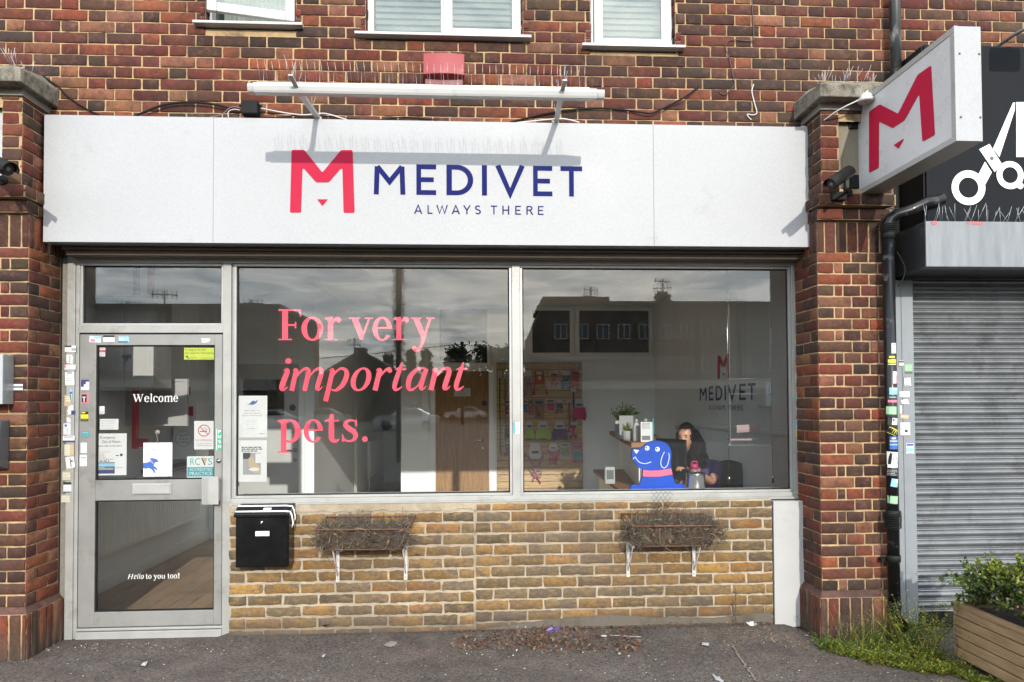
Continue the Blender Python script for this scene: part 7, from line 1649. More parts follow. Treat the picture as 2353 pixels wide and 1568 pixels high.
def prod(kind, label, x0, y0, x1, y1, c1, c2='white', cat=None):
    Y = BY-.06; a, b = q_('C', x0, y0, Y), q_('C', x1, y1, Y); w, h = b.x-a.x, a.z-b.z; cx, top = (a.x+b.x)/2, a.z; mb = MB(); c1, c2 = pi_(c1), pi_(c2); dp = .03
    U = lambda u, v: (a.x+w*u, top-h*v)
    def blob(u, v, ru, rv, c, dy=0): mb.ball((a.x+w*u, Y-.01+dy, top-h*v), (w*ru, .025, h*rv), 10, c)
    def st(pts, t, c): mb.tube([(U(*p)[0], Y-.012, U(*p)[1]) for p in pts], t, 6, c)
    mb.tube([(cx, BY-.03, top+.012), (cx, Y-.05, top+.012), (cx, Y-.055, top+.02)], .003, 5, pi_('grey'))
    if kind == 'card':
        mb.box(a.x, b.x, Y-.004, Y, b.z, top, c2); mb.box(a.x+w*.08, b.x-w*.08, Y-.026, Y-.0045, b.z+h*.08, top-h*.32, c1); mb.box(a.x+w*.1, b.x-w*.1, Y-.0055, Y-.0045, top-h*.24, top-h*.1, pi_('black'))
        for k in range(4): blob(rp.uniform(.2, .8), rp.uniform(.4, .85), .14, .06, rp.choice([c1, c2, pi_('grey')]), -.022)
    if kind == 'harness':
        mb.prism([U(.28, .0), U(.72, 0), U(.86, .42), U(.14, .42)], Y-.006, Y, pi_('white')); mb.box(a.x+w*.3, b.x-w*.3, Y-.0075, Y-.0062, top-h*.30, top-h*.22, pi_('black'))
        pts = [U(.12, .38), U(.88, .38), U(1, .78), U(.9, .96), U(.62, .86), U(.38, .86), U(.1, .96), U(0, .78)]; poly3(mb, pts, Y-.03, Y-.008, c1)
        st([(.16, .42), (.34, .60), (.30, .74), (.08, .82)], .0045, c2); st([(.84, .42), (.66, .60), (.70, .74), (.92, .82)], .0045, c2); st([(.12, .38), (.0, .78), (.1, .97), (.38, .88), (.62, .88), (.9, .97), (1, .78), (.88, .38)], .004, pi_('grey'))
    if kind == 'yharness':
        mb.prism([U(.25, .0), U(.7, 0), U(.86, .38), U(.1, .38)], Y-.006, Y, pi_('white')); mb.box(a.x+w*.3, b.x-w*.35, Y-.0075, Y-.0062, top-h*.26, top-h*.2, pi_('black'))
        for s_ in ((.06, .3), (.92, .3)): poly3(mb, [U(s_[0]-.06, .30), U(s_[0]+.08, .30), U(.62, .66), U(.44, .70)] if s_[0] < .5 else [U(s_[0]-.08, .30), U(s_[0]+.06, .30), U(.60, .68), U(.44, .66)], Y-.02-(.004 if s_[0] > .5 else 0), Y-.008, c1)
        for k in range(7): p = [(rp.uniform(.1, .9), rp.uniform(.6, .95)) for _ in range(3)]; st(p, .007, rp.choice([c1, c2, pi_('grey')]))
        st([(.5, .7), (.6, .85), (.75, .98)], .008, c2)
    if kind == 'toy':
        mb.box(a.x+w*.15, b.x-w*.15, Y-.004, Y, top-h*.3, top, pi_('white')); blob(.5, .38, .24, .14, c1); blob(.5, .66, .33, .2, c1); blob(.2, .86, .14, .12, c1); blob(.78, .86, .14, .12, c1); blob(.5, .40, .1, .06, c2, -.03); blob(.3, .28, .1, .07, c1); blob(.7, .28, .1, .07, c1); blob(.22, .55, .12, .08, c1); blob(.8, .55, .12, .08, c2)
    if kind == 'rope':
        mb.box(a.x+w*.1, b.x-w*.3, Y-.006, Y, top-h*.55, top, c1); mb.box(a.x+w*.2, b.x-w*.4, Y-.008, Y-.0062, top-h*.16, top-h*.03, c2); mb.ball((a.x+w*.42, Y-.03, top-h*.3), (.03, .03, .03), 12, pi_('yellow'))
        for u0, u1 in ((.15, .05), (.7, .9)): st([(u0, .3), (u0*.5+u1*.5, .6), (u1, .95)], .008, c1); blob(u1, .93, .07, .06, c1)
    if kind == 'lead':
        st([(.5, 0), (.45, .3), (.55, .7), (.5, .96)], .009, c1); st([(.62, 0), (.58, .4), (.66, .8)], .007, c2); mb.box(a.x+w*.2, b.x-w*.2, Y-.02, Y-.004, top-h*.09, top, pi_('white')); blob(.5, .97, .3, .03, c2)
    if kind == 'bone':
        mb.box(a.x, b.x, Y-.004, Y, top-h*.25, top, pi_('white')); st([(.5, .25), (.5, .8)], w*.14, c1)
        for u_, v_ in ((.35, .28), (.65, .28), (.25, .85), (.75, .85)): blob(u_, v_, .2, .11, c1)
        for v_ in (.38, .52, .66): blob(.5, v_, .1, .035, c2, -.03)
    return tag(mb.build('pet_product', PMs), label, cat or 'pet product', 'pet products hanging on the slatwall')
for a in [('rope', 'red carded toy with a yellow ball and rope ends, top row', 232, 375, 372, 600, 'red'), ('bone', 'red bone shaped toy with white spots, top row', 380, 375, 460, 518, 'red'), ('toy', 'blue teddy toy with green scarf, top row', 473, 378, 592, 552, 'blue', 'green'),
          ('card', 'bright red packaged toy, top right of the slatwall', 588, 372, 660, 552, 'red', 'pink'), ('toy', 'grey fluffy toy beside the mullion, top row', 130, 372, 228, 620, 'mauve', 'grey'), ('lead', 'long black lead hanging down the right of the slatwall', 570, 545, 640, 850, 'black', 'grey'),
          ('card', 'narrow blue card pack beside the mullion, second row', 130, 640, 177, 770, 'blue'), ('card', 'narrow pink pack, second row from the top', 187, 640, 226, 785, 'pink', 'mauve'), ('card', 'bag of mixed coloured toys, second row', 242, 635, 330, 826, 'orange', 'grey'), ('card', 'white card with a pink heart shaped item, second row', 350, 636, 430, 752, 'pink'),
          ('toy', 'small grey mouse toys on a card, second row', 436, 636, 512, 775, 'grey', 'black'), ('lead', 'grey padded lead with pink handle, second row', 530, 640, 592, 945, 'mauve', 'pink'), ('harness', 'pink and navy dog harness, right end of second row', 590, 636, 724, 842, 'magenta', 'navy'),
          ('harness', 'small lime green harness on a white card, third row', 148, 838, 244, 1024, 'lime', 'yellow'), ('harness', 'large lime and red harness on a white card, third row', 245, 838, 398, 1026, 'lime', 'magenta'), ('harness', 'dark purple harness on a white card, third row', 402, 840, 552, 1026, 'purple', 'mauve'), ('bone', 'pink rubber toy, right end of third row', 560, 850, 642, 1002, 'magenta', 'pink'),
          ('yharness', 'long mauve strap harness with pink straps, bottom row', 166, 1040, 342, 1424, 'mauve', 'pink'), ('yharness', 'short pink strap harness, bottom row', 355, 1040, 484, 1252, 'magenta', 'pink'), ('card', 'green pack of dog bags, bottom row', 486, 1040, 572, 1168, 'green'), ('card', 'teal and pink balls in a bag, bottom right', 588, 1040, 690, 1222, 'teal', 'pink'),
          ('lead', 'black and purple plaited lead, far left of the slatwall', -102, 372, -50, 1168, 'black', 'lime'), ('lead', 'grey lead with pink grip beside the plaited one', -48, 372, -6, 1172, 'grey', 'pink'), ('card', 'white pack left of the mullion on the third row', -30, 640, 22, 790, 'red'), ('card', 'grey harness box left of the mullion, lower rows', -40, 860, 22, 1010, 'black'), ('card', 'striped grey pack left of the mullion, bottom row', -36, 1040, 22, 1170, 'grey')]: prod(*a)
mb = MB(); c = q_('C', 145, 1160, BY-.06); mb.ball(c, (.035, .03, .035), 14); tag(mb.build('tennis_ball', PC['green']), 'green ball hanging beside the mullion', 'ball')

# wall logo
def onR(px, py): return atX(px, py, RXW-.003)
zz = lambda x, y: zreg('C', x, y)
Yf = lambda x, y: onR(*zz(x, y)).y; Zf = lambda x, y: onR(*zz(x, y)).z
wl = thing('wall_logo', 'red M emblem with navy lettering on the grey right wall inside', 'logo', (RXW, 7, 1.7))
k3 = [(1772, 1838), (1858, 1900), (1920, 1982), (2002, 2014), (2030, 2112), (2138, 2200), (2218, 2290)]
zt_, zb_ = (Zf(1800, 512)+Zf(2250, 503))/2, (Zf(1800, 640)+Zf(2250, 660))/2
RWP = lambda x, y, z: (RXW-.004+(y), -x, z)
# letters are laid out along -y so that they read from inside the shop
mb = write_sans('MEDIVET', [(-Yf(a, 580), -Yf(b, 580)) for a, b in k3], zb_, zt_, 0, .16, P=RWP)
k4 = [(1858, 1882), (1896, 1912), (1918, 1946), (1950, 1972), (1976, 1996), (1998, 2010), (2040, 2062), (2068, 2090), (2098, 2114), (2124, 2144), (2156, 2176)]
write_sans('ALWAYSTHERE', [(-Yf(a, 715), -Yf(b, 715)) for a, b in k4], Zf(2010, 738), Zf(2010, 695), 0, .15, mb, P=RWP); mb.build('lettering', INK['n'], wl)
E0 = [(p[0]-332)/600 for p in emb]; F0_ = [(443-p[1])/584 for p in emb]; ya_, yb_ = -Yf(1938, 330), -Yf(2050, 330); z0, z1 = Zf(1990, 445), Zf(1990, 228)
mb = MB(); s_ = MB(); poly3(s_, [(ya_+(yb_-ya_)*u_, z0+(z1-z0)*v_) for u_, v_ in zip(E0, F0_)], 0, .003); poly3(s_, [(ya_+(yb_-ya_)*u_, z0+(z1-z0)*v_) for u_, v_ in ((.42, .21), (.59, .21), (.5, .105))], 0, .003); mb.add([RWP(p[0], -p[1], p[2]) for p in s_.v], s_.f); mb.build('emblem', RP, wl)
mb = MB()
mb.box(RXW-.03, RXW-.001, 5.4, BY-.001, Zf(1500, 850)-.02, Zf(1500, 850)+.02); tag(mb.build('dado_trunking', M['white_in'], bevel=.003), 'white trunking running along the right wall', 'trunking')
a_, b_ = q_('C', 1295, 745, BY-.03), q_('C', 1400, 803, BY-.03); mb = MB(); mb.box(a_.x, min(b_.x, RXW-.002), BY-.03, BY-.001, b_.z, a_.z); tag(mb.build('socket', M['white_in'], bevel=.004), 'white double socket in the far right corner', 'socket')
mb = MB(); x_, y_ = q_('C', 1395, 840, BY-.02).x, 0; mb.box(x_-.06, x_-.02, BY-.025, BY-.001, FZ, b_.z); tag(mb.build('trunking', M['white_in']), 'white vertical trunking below the corner socket', 'trunking')

mb = MB(); a_, b_ = onR(1750, 880), onR(1776, 935); mb.box(RXW-.06, RXW-.002, b_.y, a_.y, b_.z, a_.z); tag(mb.build('wall_unit', M['white_in'], bevel=.02), 'rounded white box on the right wall beside the navy lettering', 'wall unit')

# reception counter
ct = thing('reception_counter', 'white reception counter with thick wooden tops', 'counter', (1.6, 7.5, FZ)); cw = wood('oak_block', (.30, .15, .06), (1, 3, 1))
hz = EYE-.365; poly = [(q_('C', 1138, 1040, 6.75).x, 6.75), (q_('C', 935, 950, 9.6).x, 9.6), (2.2, 9.6), (q_('C', 1370, 1040, 6.75).x+.12, 6.75)]
def slabp(mb, poly, z0, z1):
    n = len(poly); A = sum(poly[i][0]*poly[(i+1) % n][1]-poly[(i+1) % n][0]*poly[i][1] for i in range(n)); poly = poly if A > 0 else poly[::-1]
    mb.add([(p[0], p[1], z0) for p in poly]+[(p[0], p[1], z1) for p in poly], [tuple(range(n-1, -1, -1)), tuple(range(n, 2*n))]+[(i, (i+1) % n, (i+1) % n+n, i+n) for i in range(n)])
mb = MB(); slabp(mb, poly, hz-.048, hz); mb.build('high_top', cw, ct, bevel=.006)
inset = [(poly[0][0]+.09, 6.85), (poly[1][0]+.12, 9.55), (2.1, 9.55), (poly[3][0]-.1, 6.85)]
mb = MB(); slabp(mb, inset, FZ, hz-.049); mb.build('front_panel', M['white_in'], ct, bevel=.003)
dz = EYE-.80; lowp = [(q_('C', 1040, 1475, 6.75).x, 6.75), (q_('C', 785, 1290, 8.9).x, 8.9), (poly[1][0]+.1, 8.9), (poly[0][0]+.088, 6.86), (poly[0][0]+.088, 6.75)]
mb = MB(); slabp(mb, lowp, dz-.035, dz); mb.build('low_top', cw, ct, bevel=.004)
mb = MB(); slabp(mb, [(lowp[0][0]+.06, 6.8), (lowp[1][0]+.06, 8.85), (lowp[2][0], 8.85), (lowp[3][0], 6.87)], FZ, dz-.036); mb.build('low_panel', M['white_in'], ct)
mb = MB(); slabp(mb, [(1.55, 5.95), (2.35, 5.95), (2.35, 6.7), (1.55, 6.7)], dz-.03, dz+.0); mb.box(1.6, 1.63, 6.0, 6.65, FZ, dz-.031); mb.box(2.3, 2.33, 6.0, 6.65, FZ, dz-.031); mb.build('desk', cw, ct)
cr_ = thing('card_reader', 'grey card reader on the low counter shelf', 'card reader', tuple(q_('C', 935, 1370, 7.3))); c = q_('C', 935, 1320, 7.3)
mb = MB(); mb.box(c.x-.05, c.x+.05, 7.25, 7.33, dz+.001, dz+.17); mb.build('body', flat('reader', (.35, .36, .36), .4), cr_, bevel=.008); mb = MB(); mb.box(c.x-.035, c.x+.035, 7.246, 7.2495, dz+.05, dz+.14); mb.build('screen', flat('rs', (.12, .13, .13), .2), cr_)
# things on the high counter
def pot_plant(label, reg, x, y, Y, pr, ph2, kind, pm):
    c = q_(reg, x, y, Y); c.z = hz+.001; t = thing('pot_plant', label, 'plant', tuple(c)); mb = MB(); mb.lathe(tuple(c), [(pr*.72, 0), (pr*.9, ph2*.3), (pr, ph2*.8), (pr*.97, ph2), (pr*.85, ph2), (pr*.85, ph2*.85)], 24); mb.build('pot', pm, t)
    mb = MB(); r = random.Random(int(x)); b = c+Vector((0, 0, ph2*.9))
    for k in range(46 if kind == 'palm' else 34):
        a = r.uniform(0, 2*pi); e = r.uniform(.75 if kind == 'palm' else .35, 1.5)
        if kind == 'palm':
            L_ = r.uniform(.08, .2); pts = [b.copy()]; d = Vector((cos(a)*cos(e), sin(a)*cos(e), sin(e))); p = b.copy()
            for q in range(6): p = p+d*L_/6; d = (d+Vector((0, 0, -.10))).normalized(); pts.append(p.copy())
            mb.tube(pts, .0015, 4, 0)
            for q in range(14):
                o = pts[2+q % 5]; dd = (d*.6+Vector((r.gauss(0, .6), r.gauss(0, .6), r.gauss(.1, .4)))).normalized(); oval(mb, o, dd, Vector((0, -.6, .8)), r.uniform(.04, .07), .009, r.choice([0, 1, 1]))
        else:
            d = Vector((cos(a)*cos(e), sin(a)*cos(e), sin(e))); L_ = r.uniform(.05, .10); s_ = d.orthogonal().normalized(); mb.tube([b, b+d*L_*.4, b+d*L_], [.005, .007, .0006], 5, r.choice([1, 2]))
    mb.build('leaves', G, t); return t
pot_plant('feathery palm in a white square pot on the counter end', 'C', 1075, 880, 7.9, .06, .16, 'palm', M['white_gloss']); pot_plant('spiky succulent in a round white pot on the counter', 'C', 1101, 960, 7.1, .052, .095, 'succ', M['white_gloss'])
a_, b_ = q_('C', 1022, 790, 7.5), q_('C', 1165, 970, 7.5); mb = MB(); mb.obox(((a_.x+b_.x)/2, 7.5, hz+(a_.z-hz)/2), ((b_.x-a_.x)/2, .03, 0), (0, .002, 0), (0, 0, (a_.z-hz)/2)); tag(mb.build('display_card', M['white_gloss'], bevel=.002), 'blank white display card behind the succulent', 'card')
a_ = q_('C', 990, 835, 7.75); mb = MB(); mb.box(a_.x, a_.x+.05, 7.75, 7.78, hz+.001, a_.z); tag(mb.build('dispenser', flat('disp', (.3, .31, .32), .35), bevel=.004), 'grey box at the far end of the counter', 'dispenser')
for x, lab in ((1186, 'white plastic bottle in front of the succulent pot'), (1272, 'white plastic bottle behind the leaflet holder')):
    c = q_('C', x, 985, 6.98 if x < 1200 else 7.15); c.z = hz+.001; t = thing('bottle', lab, 'bottle', tuple(c)); mb = MB(); mb.lathe(tuple(c), [(.032, 0), (.035, .01), (.035, .13), (.03, .155), (.015, .175), (.015, .18)], 20); mb.build('body', M['upvc'], t); mb = MB(); mb.lathe(tuple(c+Vector((0, 0, .18))), [(.018, 0), (.018, .028), (.015, .03)], 16); mb.build('cap', M['white_gloss'], t)
lh = thing('leaflet_holder', 'white leaflet pack with turquoise edge on the counter', 'leaflet holder', tuple(q_('C', 1275, 1000, 6.8))); a_, b_ = q_('C', 1215, 848, 6.85), q_('C', 1332, 1005, 6.85)
mb = MB(); mb.box(a_.x, b_.x, 6.80, 6.85, hz+.001, a_.z); mb.build('pack', M['paper'], lh, bevel=.002); mb = MB(); mb.box(b_.x-.008, b_.x+.004, 6.797, 6.853, hz+.001, a_.z+.03); mb.build('edge', INK['t'], lh); mb = MB(); mb.box(a_.x+.01, b_.x-.03, 6.7985, 6.7995, hz+.02, hz+.06)
for k in range(5): mb.box(a_.x+.012, b_.x-.03-.006*(k % 2), 6.7985, 6.7995, a_.z-.012-.011*k, a_.z-.016-.011*k)
mb.build('print', M['inkg'], lh)
# monitor
mn = thing('monitor', 'back of a black computer monitor beside the woman', 'monitor', (1.75, 6.3, dz)); A_, B_ = q_('C', 1372, 988, 6.42), q_('C', 1645, 1022, 6.1)
d = B_-A_; d.z = 0; ztop = (A_.z+B_.z)/2; n_ = Vector((-d.y, d.x, 0)).normalized(); ht = .34; cc = (A_+B_)/2; mb = MB(); mb.obox((cc.x, cc.y, ztop-ht/2), d/2, n_*.012, (0, 0, ht/2)); mb.obox(Vector((cc.x, cc.y, ztop-ht*.55))-n_*.018, d*.28, n_*.012, (0, 0, ht*.26)); mb.build('shell', M['black_matt'], mn, bevel=.008)
mb = MB(); mb.box(cc.x-.02, cc.x+.02, cc.y-.03, cc.y-.012, dz+.01, ztop-ht*.5); mb.box(cc.x-.09, cc.x+.09, cc.y-.08, cc.y+.08, dz+.001, dz+.012); mb.build('stand', M['black_matt'], mn, bevel=.003)

# dog display figure on the sill
DGY = 5.50; dogp = [(1142, 1125), (1150, 1103), (1185, 1096), (1228, 1090), (1258, 1062), (1300, 1034), (1360, 1020), (1420, 1028), (1468, 1055), (1496, 1098), (1505, 1150), (1500, 1220), (1506, 1290), (1520, 1360), (1548, 1420), (1590, 1416), (1624, 1434), (1630, 1460), (1606, 1484), (1145, 1484), (1128, 1462), (1136, 1438), (1165, 1426), (1208, 1430), (1222, 1390), (1240, 1350), (1245, 1292), (1215, 1276), (1172, 1232), (1148, 1190), (1140, 1155)]
dg = thing('dog_figure', 'bright blue dog display figure with pink collar on the window sill', 'figure', tuple(q_('C', 1380, 1484, DGY))); D2 = lambda p: (q_('C', p[0], p[1], DGY).x, q_('C', p[0], p[1], DGY).z)
def sm2(pts, sub=5):
    P_ = pts; n = len(P_); out = []
    for i in range(n):
        a, b, c, d = P_[i-1], P_[i], P_[(i+1) % n], P_[(i+2) % n]
        for k in range(sub):
            t = k/sub; out.append(tuple(.5*((2*b[j])+(-a[j]+c[j])*t+(2*a[j]-5*b[j]+4*c[j]-d[j])*t*t+(-a[j]+3*b[j]-3*c[j]+d[j])*t**3) for j in range(2)))
    return out
BL = mat('dog_blue', (.0005, .062, .46), .6, spec=.2, var=.12, scale=9)
mb = MB(); poly3(mb, [D2(p) for p in sm2(dogp, 4)], DGY-.018, DGY+.018); mb.build('body', BL, dg, bevel=.008, seg=3)
def d_on(pts, wd_, m, nm, dy=.0188):
    s_ = MB(); pp_ = smooth([(D2(p)[0], D2(p)[1], wd_) for p in pts], 6); s_.tube([(x, DGY-dy, z) for x, z, w in pp_], wd_/2, 6); return s_.build(nm, m, dg)
mb = MB(); poly3(mb, [D2(p) for p in ((1243, 1290), (1300, 1298), (1400, 1294), (1503, 1277), (1516, 1332), (1400, 1352), (1300, 1354), (1240, 1350))], DGY-.022, DGY+.022); mb.build('collar', flat('collar_pink', (.8, .12, .22), .5), dg, bevel=.003)
d_on([(1150, 1192), (1170, 1172), (1185, 1196), (1215, 1222), (1265, 1232), (1318, 1216)], .006, M['white_vinyl'], 'mouth'); d_on([(1440, 1124), (1418, 1170), (1406, 1225), (1418, 1262), (1440, 1272), (1466, 1248), (1480, 1200), (1484, 1165), (1478, 1134)], .006, M['white_vinyl'], 'ear_line')
for x, y, dx in ((1281, 1090, -8), (1376, 1099, -8)):
    c = q_('C', x, y, DGY); c3 = q_('C', x+dx, y-4, DGY); r_ = .0172; mb = MB(); mb.lathe((c.x, 0, c.z), [(r_, DGY-.018), (r_, DGY-.0195)], 20, axis='y'); mb.build('eye', M['white_vinyl'], dg); mb = MB(); mb.lathe((c3.x, 0, c3.z), [(r_*.42, DGY-.0195), (r_*.42, DGY-.0203)], 14, axis='y'); mb.build('pupil', BL, dg)
mb = MB(); poly3(mb, rounded([D2(p) for p in ((1154, 1102), (1206, 1110), (1180, 1142))], .003), DGY-.0198, DGY-.018); mb.build('nose', M['white_vinyl'], dg)

# steel pot and pink bottle on the sill
c = q_('C', 1735, 1478, 5.48); c.z = ZB+.048; t = thing('steel_pot', 'round brushed steel pot with lid on the window sill', 'pot', tuple(c)); r_ = (q_('C', 1820, 1400, 5.48).x-q_('C', 1650, 1400, 5.48).x)/2; mb = MB(); mb.lathe(tuple(c), [(r_*.98, 0), (r_, .01), (r_, .098), (r_*1.03, .1)], 28); mb.build('body', M['chrome'], t); mb = MB(); mb.lathe(tuple(c+Vector((0, 0, .101))), [(r_*1.05, 0), (r_*1.05, .012), (r_*.9, .018), (0.002, .02)], 28); mb.build('lid', M['chrome'], t)
c = q_('C', 1722, 1345, 6.0); t = thing('drink_bottle', 'clear drink bottle with pink flip lid in front of the woman', 'bottle', (c.x, c.y, dz)); mb = MB(); zt_ = q_('C', 1720, 1282, 6.0).z; mb.lathe((c.x, c.y, dz+.001), [(.034, 0), (.036, .01), (.036, zt_-dz-.02), (.028, zt_-dz)], 20); mb.build('body', flat('bottle_smoke', (.25, .17, .16), .15), t)
mb = MB(); mb.lathe((c.x, c.y, zt_), [(.031, 0), (.031, .035), (.024, .04)], 18); mb.tube([(c.x-.026, c.y, zt_+.035), (c.x-.01, c.y, zt_+.06), (c.x+.02, c.y, zt_+.062), (c.x+.028, c.y, zt_+.035)], .006, 8); mb.tube([(c.x+.03, c.y, zt_+.005), (c.x+.05, c.y, zt_+.004)], .005, 6); mb.build('lid', PC['magenta'], t)
# hanging rods with acrylic pockets
rd = thing('acrylic_display', 'pair of thin hanging rods carrying clear acrylic leaflet pockets', 'display', (2.2, 5.9, 1)); xa_, xb2 = X(1673, 5.75, 900), X(1773, 5.75, 900)
mb = MB()
for x in (xa_, xb2): mb.tube([(x, 5.75, ZB+.06), (x, 5.75, 2.98)], .0022, 6); mb.lathe((x, 5.75, ZB+.05), [(.009, 0), (.009, .05), (.006, .055)], 12)
for y in (750, 793, 858, 905, 1022): z = Z(y, 5.75, 1720); [mb.ball((x, 5.75, z), (.008, .006, .005), 8) for x in (xa_, xb2)]
mb.build('rod', M['chrome'], rd)
AC = glass_mat('acrylic', (.95, .96, .96), 1.2)
for y0, y1 in ((640, 871), (905, 1023)):
    z0, z1 = Z(y1, 5.75, 1720), Z(y0, 5.75, 1720); mb = MB(); mb.box(xa_+.012, xb2-.012, 5.745, 5.748, z0, z1); mb.build('pocket', AC, rd); mb = MB(); bar(mb, xa_+.011, xb2-.011, z0, z1, 5.743, 5.7445, .0016); mb.build('edge', flat('acr_edge', (.4, .42, .42), .2), rd)
mb = MB(); mb.box(xa_+.02, xb2-.1, 5.76, 5.85, Z(1012, 5.75, 1720), Z(1012, 5.75, 1720)+.012); mb.obox(((xa_+xb2)/2, 5.80, Z(985, 5.75, 1720)), (.1, .02, .004), (0, .003, .02), (0, -.002, .01)); tag(mb.build('leaflets', flat('pinkish', (.55, .38, .40), .6)), 'loose pinkish leaflets in the lower acrylic pocket', 'leaflets')

# ================================================================ seated woman behind the monitor
def skin_mesh(nodes, edges, sub=2):
    me = bpy.data.meshes.new('tmp'); me.from_pydata([n[0] for n in nodes], edges, []); ob = bpy.data.objects.new('tmp', me); COL.objects.link(ob)
    bpy.context.view_layer.objects.active = ob
    md = ob.modifiers.new('s', 'SKIN'); me.skin_vertices[0].data.update() if hasattr(me.skin_vertices[0].data, 'update') else None
    for i, n in enumerate(nodes): me.skin_vertices[0].data[i].radius = (n[1], n[2] if len(n) > 2 else n[1])
    me.skin_vertices[0].data[0].use_root = True
    s2 = ob.modifiers.new('u', 'SUBSURF'); s2.levels = sub; s2.render_levels = sub
    dgp = bpy.context.evaluated_depsgraph_get(); m2 = bpy.data.meshes.new_from_object(ob.evaluated_get(dgp)); v = [tuple(x.co) for x in m2.vertices]; f = [tuple(p.vertices) for p in m2.polygons]
    bpy.data.objects.remove(ob); return v, f
HY = 6.62; hc = q_('C', 1650, 985, HY)     # head centre
wm = thing('person', 'woman with long dark hair and a purple T-shirt sitting at the desk', 'person', (hc.x+.12, HY+.05, FZ))
ch_ = hc+Vector((.135, .03, -.36)); pel = Vector((ch_.x+.03, HY+.12, .52))
V = Vector
nk = hc+V((.055, .02, -.125)); sR = ch_+V((.155, -.02, .09)); sL = ch_+V((-.13, .04, .10)); eR = q_('C', 1880, 1400, 6.45); eL = ch_+V((-.2, -.12, -.16)); wR = q_('C', 1760, 1330, 6.15); wL = q_('C', 1668, 1300, 6.18)
nodes = [(pel, .15, .12), (pel.lerp(ch_, .5), .13, .105), (ch_, .145, .11), (ch_.lerp(nk, .62), .07, .065), (nk, .05, .052), (hc+V((.02, .0, -.06)), .05, .05),
         (sR, .058), (sR.lerp(eR, .5)+V((.01, 0, 0)), .046), (eR, .038), (eR.lerp(wR, .55), .034), (wR, .024), (sL, .058), (eL, .038), (wL, .024),
         (pel+V((.09, -.2, .0)), .085), (pel+V((.09, -.42, -.02)), .065), (pel+V((.09, -.42, -.4)), .045), (pel+V((-.09, -.2, 0)), .085), (pel+V((-.09, -.42, -.02)), .065), (pel+V((-.09, -.42, -.4)), .045)]
edges = [(0, 1), (1, 2), (2, 3), (3, 4), (4, 5), (2, 6), (6, 7), (7, 8), (8, 9), (9, 10), (2, 11), (11, 12), (12, 13), (0, 14), (14, 15), (15, 16), (0, 17), (17, 18), (18, 19)]
v_, f_ = skin_mesh(nodes, edges); mb = MB(); mb.add(v_, f_, 0, True)
face = mat('skin', (.52, .27, .18), .55, var=.08, scale=20); shirt = mat('purple_shirt', (.055, .03, .15), .8, var=.1, scale=15, bump=.4, bscale=30); trous = M['black_matt']
# head: turned to the left and tipped down
Rh = Matrix.Rotation(RD(-38), 3, 'Z') @ Matrix.Rotation(RD(8), 3, 'X')   # face direction -y turned towards -x
n1, n2 = 32, 24; hv = []
for j in range(n2+1):
    t = pi*j/n2
    for i in range(n1):
        a = 2*pi*i/n1; x, y, z = sin(t)*cos(a), sin(t)*sin(a), cos(t); w_ = .074*(1-.22*max(0, -z)**1.5); d_ = .092; hh = .118
        px_, py_, pz_ = x*w_, y*d_, z*hh
        fr_ = max(0, -y)
        if fr_ > .2:
            pz = pz_/hh; g = math.exp(-((x)/.16)**2)
            py_ -= .024*g*math.exp(-((pz+.18)/.16)**2)*fr_            # nose
            py_ += .008*math.exp(-((abs(x)-.42)/.2)**2)*math.exp(-((pz-.06)/.14)**2)   # eye sockets
            py_ -= .007*math.exp(-(x/.3)**2)*math.exp(-((pz+.50)/.07)**2)*fr_; py_ -= .010*math.exp(-(x/.35)**2)*math.exp(-((pz+.82)/.15)**2)
        hv.append(V((px_, py_, pz_)))
hw = [tuple(hc+Rh @ p) for p in hv]; mb.add(hw, [(j*n1+i, (j+1)*n1+i, (j+1)*n1+(i+1) % n1, j*n1+(i+1) % n1) for j in range(n2) for i in range(n1)], 0, True)
for wv_, sgn in ((wR, -1), (wL, 1)):    # palms and five bent fingers
    d = V((-.25*sgn-.5, -.5, .25)).normalized(); s_ = d.cross(V((0, 0, 1))).normalized(); u_ = s_.cross(d); mb.tube([wv_, wv_+d*.03, wv_+d*.075, wv_+d*.085], [.022, .03, .034, .02], 10)
    for k in range(4):
        o = wv_+d*.075+s_*(-.026+.0175*k); L_ = (.062, .072, .068, .052)[k]; mb.tube([o, o+d*L_*.5+u_*.004, o+d*L_*.8-u_*.012, o+d*L_*.9-u_*.03], [.0088, .0082, .0076, .005], 8)
    o = wv_+d*.03-s_*.028*sgn; mb.tube([o, o-s_*.022*sgn+d*.022, o-s_*.02*sgn+d*.052], [.011, .0095, .006], 8)
bo = mb.build('body', [face, shirt, trous], wm)
me = bo.data
SG = [(nodes[i][0], nodes[j][0]) for i, j in edges]
for p in me.polygons:                # clothing zones on the one continuous body: short-sleeved shirt, dark trousers
    if p.index >= len(f_): continue
    c = sum((V(me.vertices[i].co) for i in p.vertices), V())/len(p.vertices); best = None
    for k, (a, b) in enumerate(SG):
        ab = b-a; t_ = max(0, min(1, (c-a).dot(ab)/ab.length_squared)); d_ = (c-(a+ab*t_)).length
        if best is None or d_ < best[0]: best = (d_, k, t_)
    k, t_ = best[1:]
    p.material_index = 2 if k >= 13 or (k == 0 and c.z < .62) else 0 if (k in (3, 4, 8, 9, 12) or (k == 7 and t_ > .35) or (k == 11 and t_ > .6)) else 1
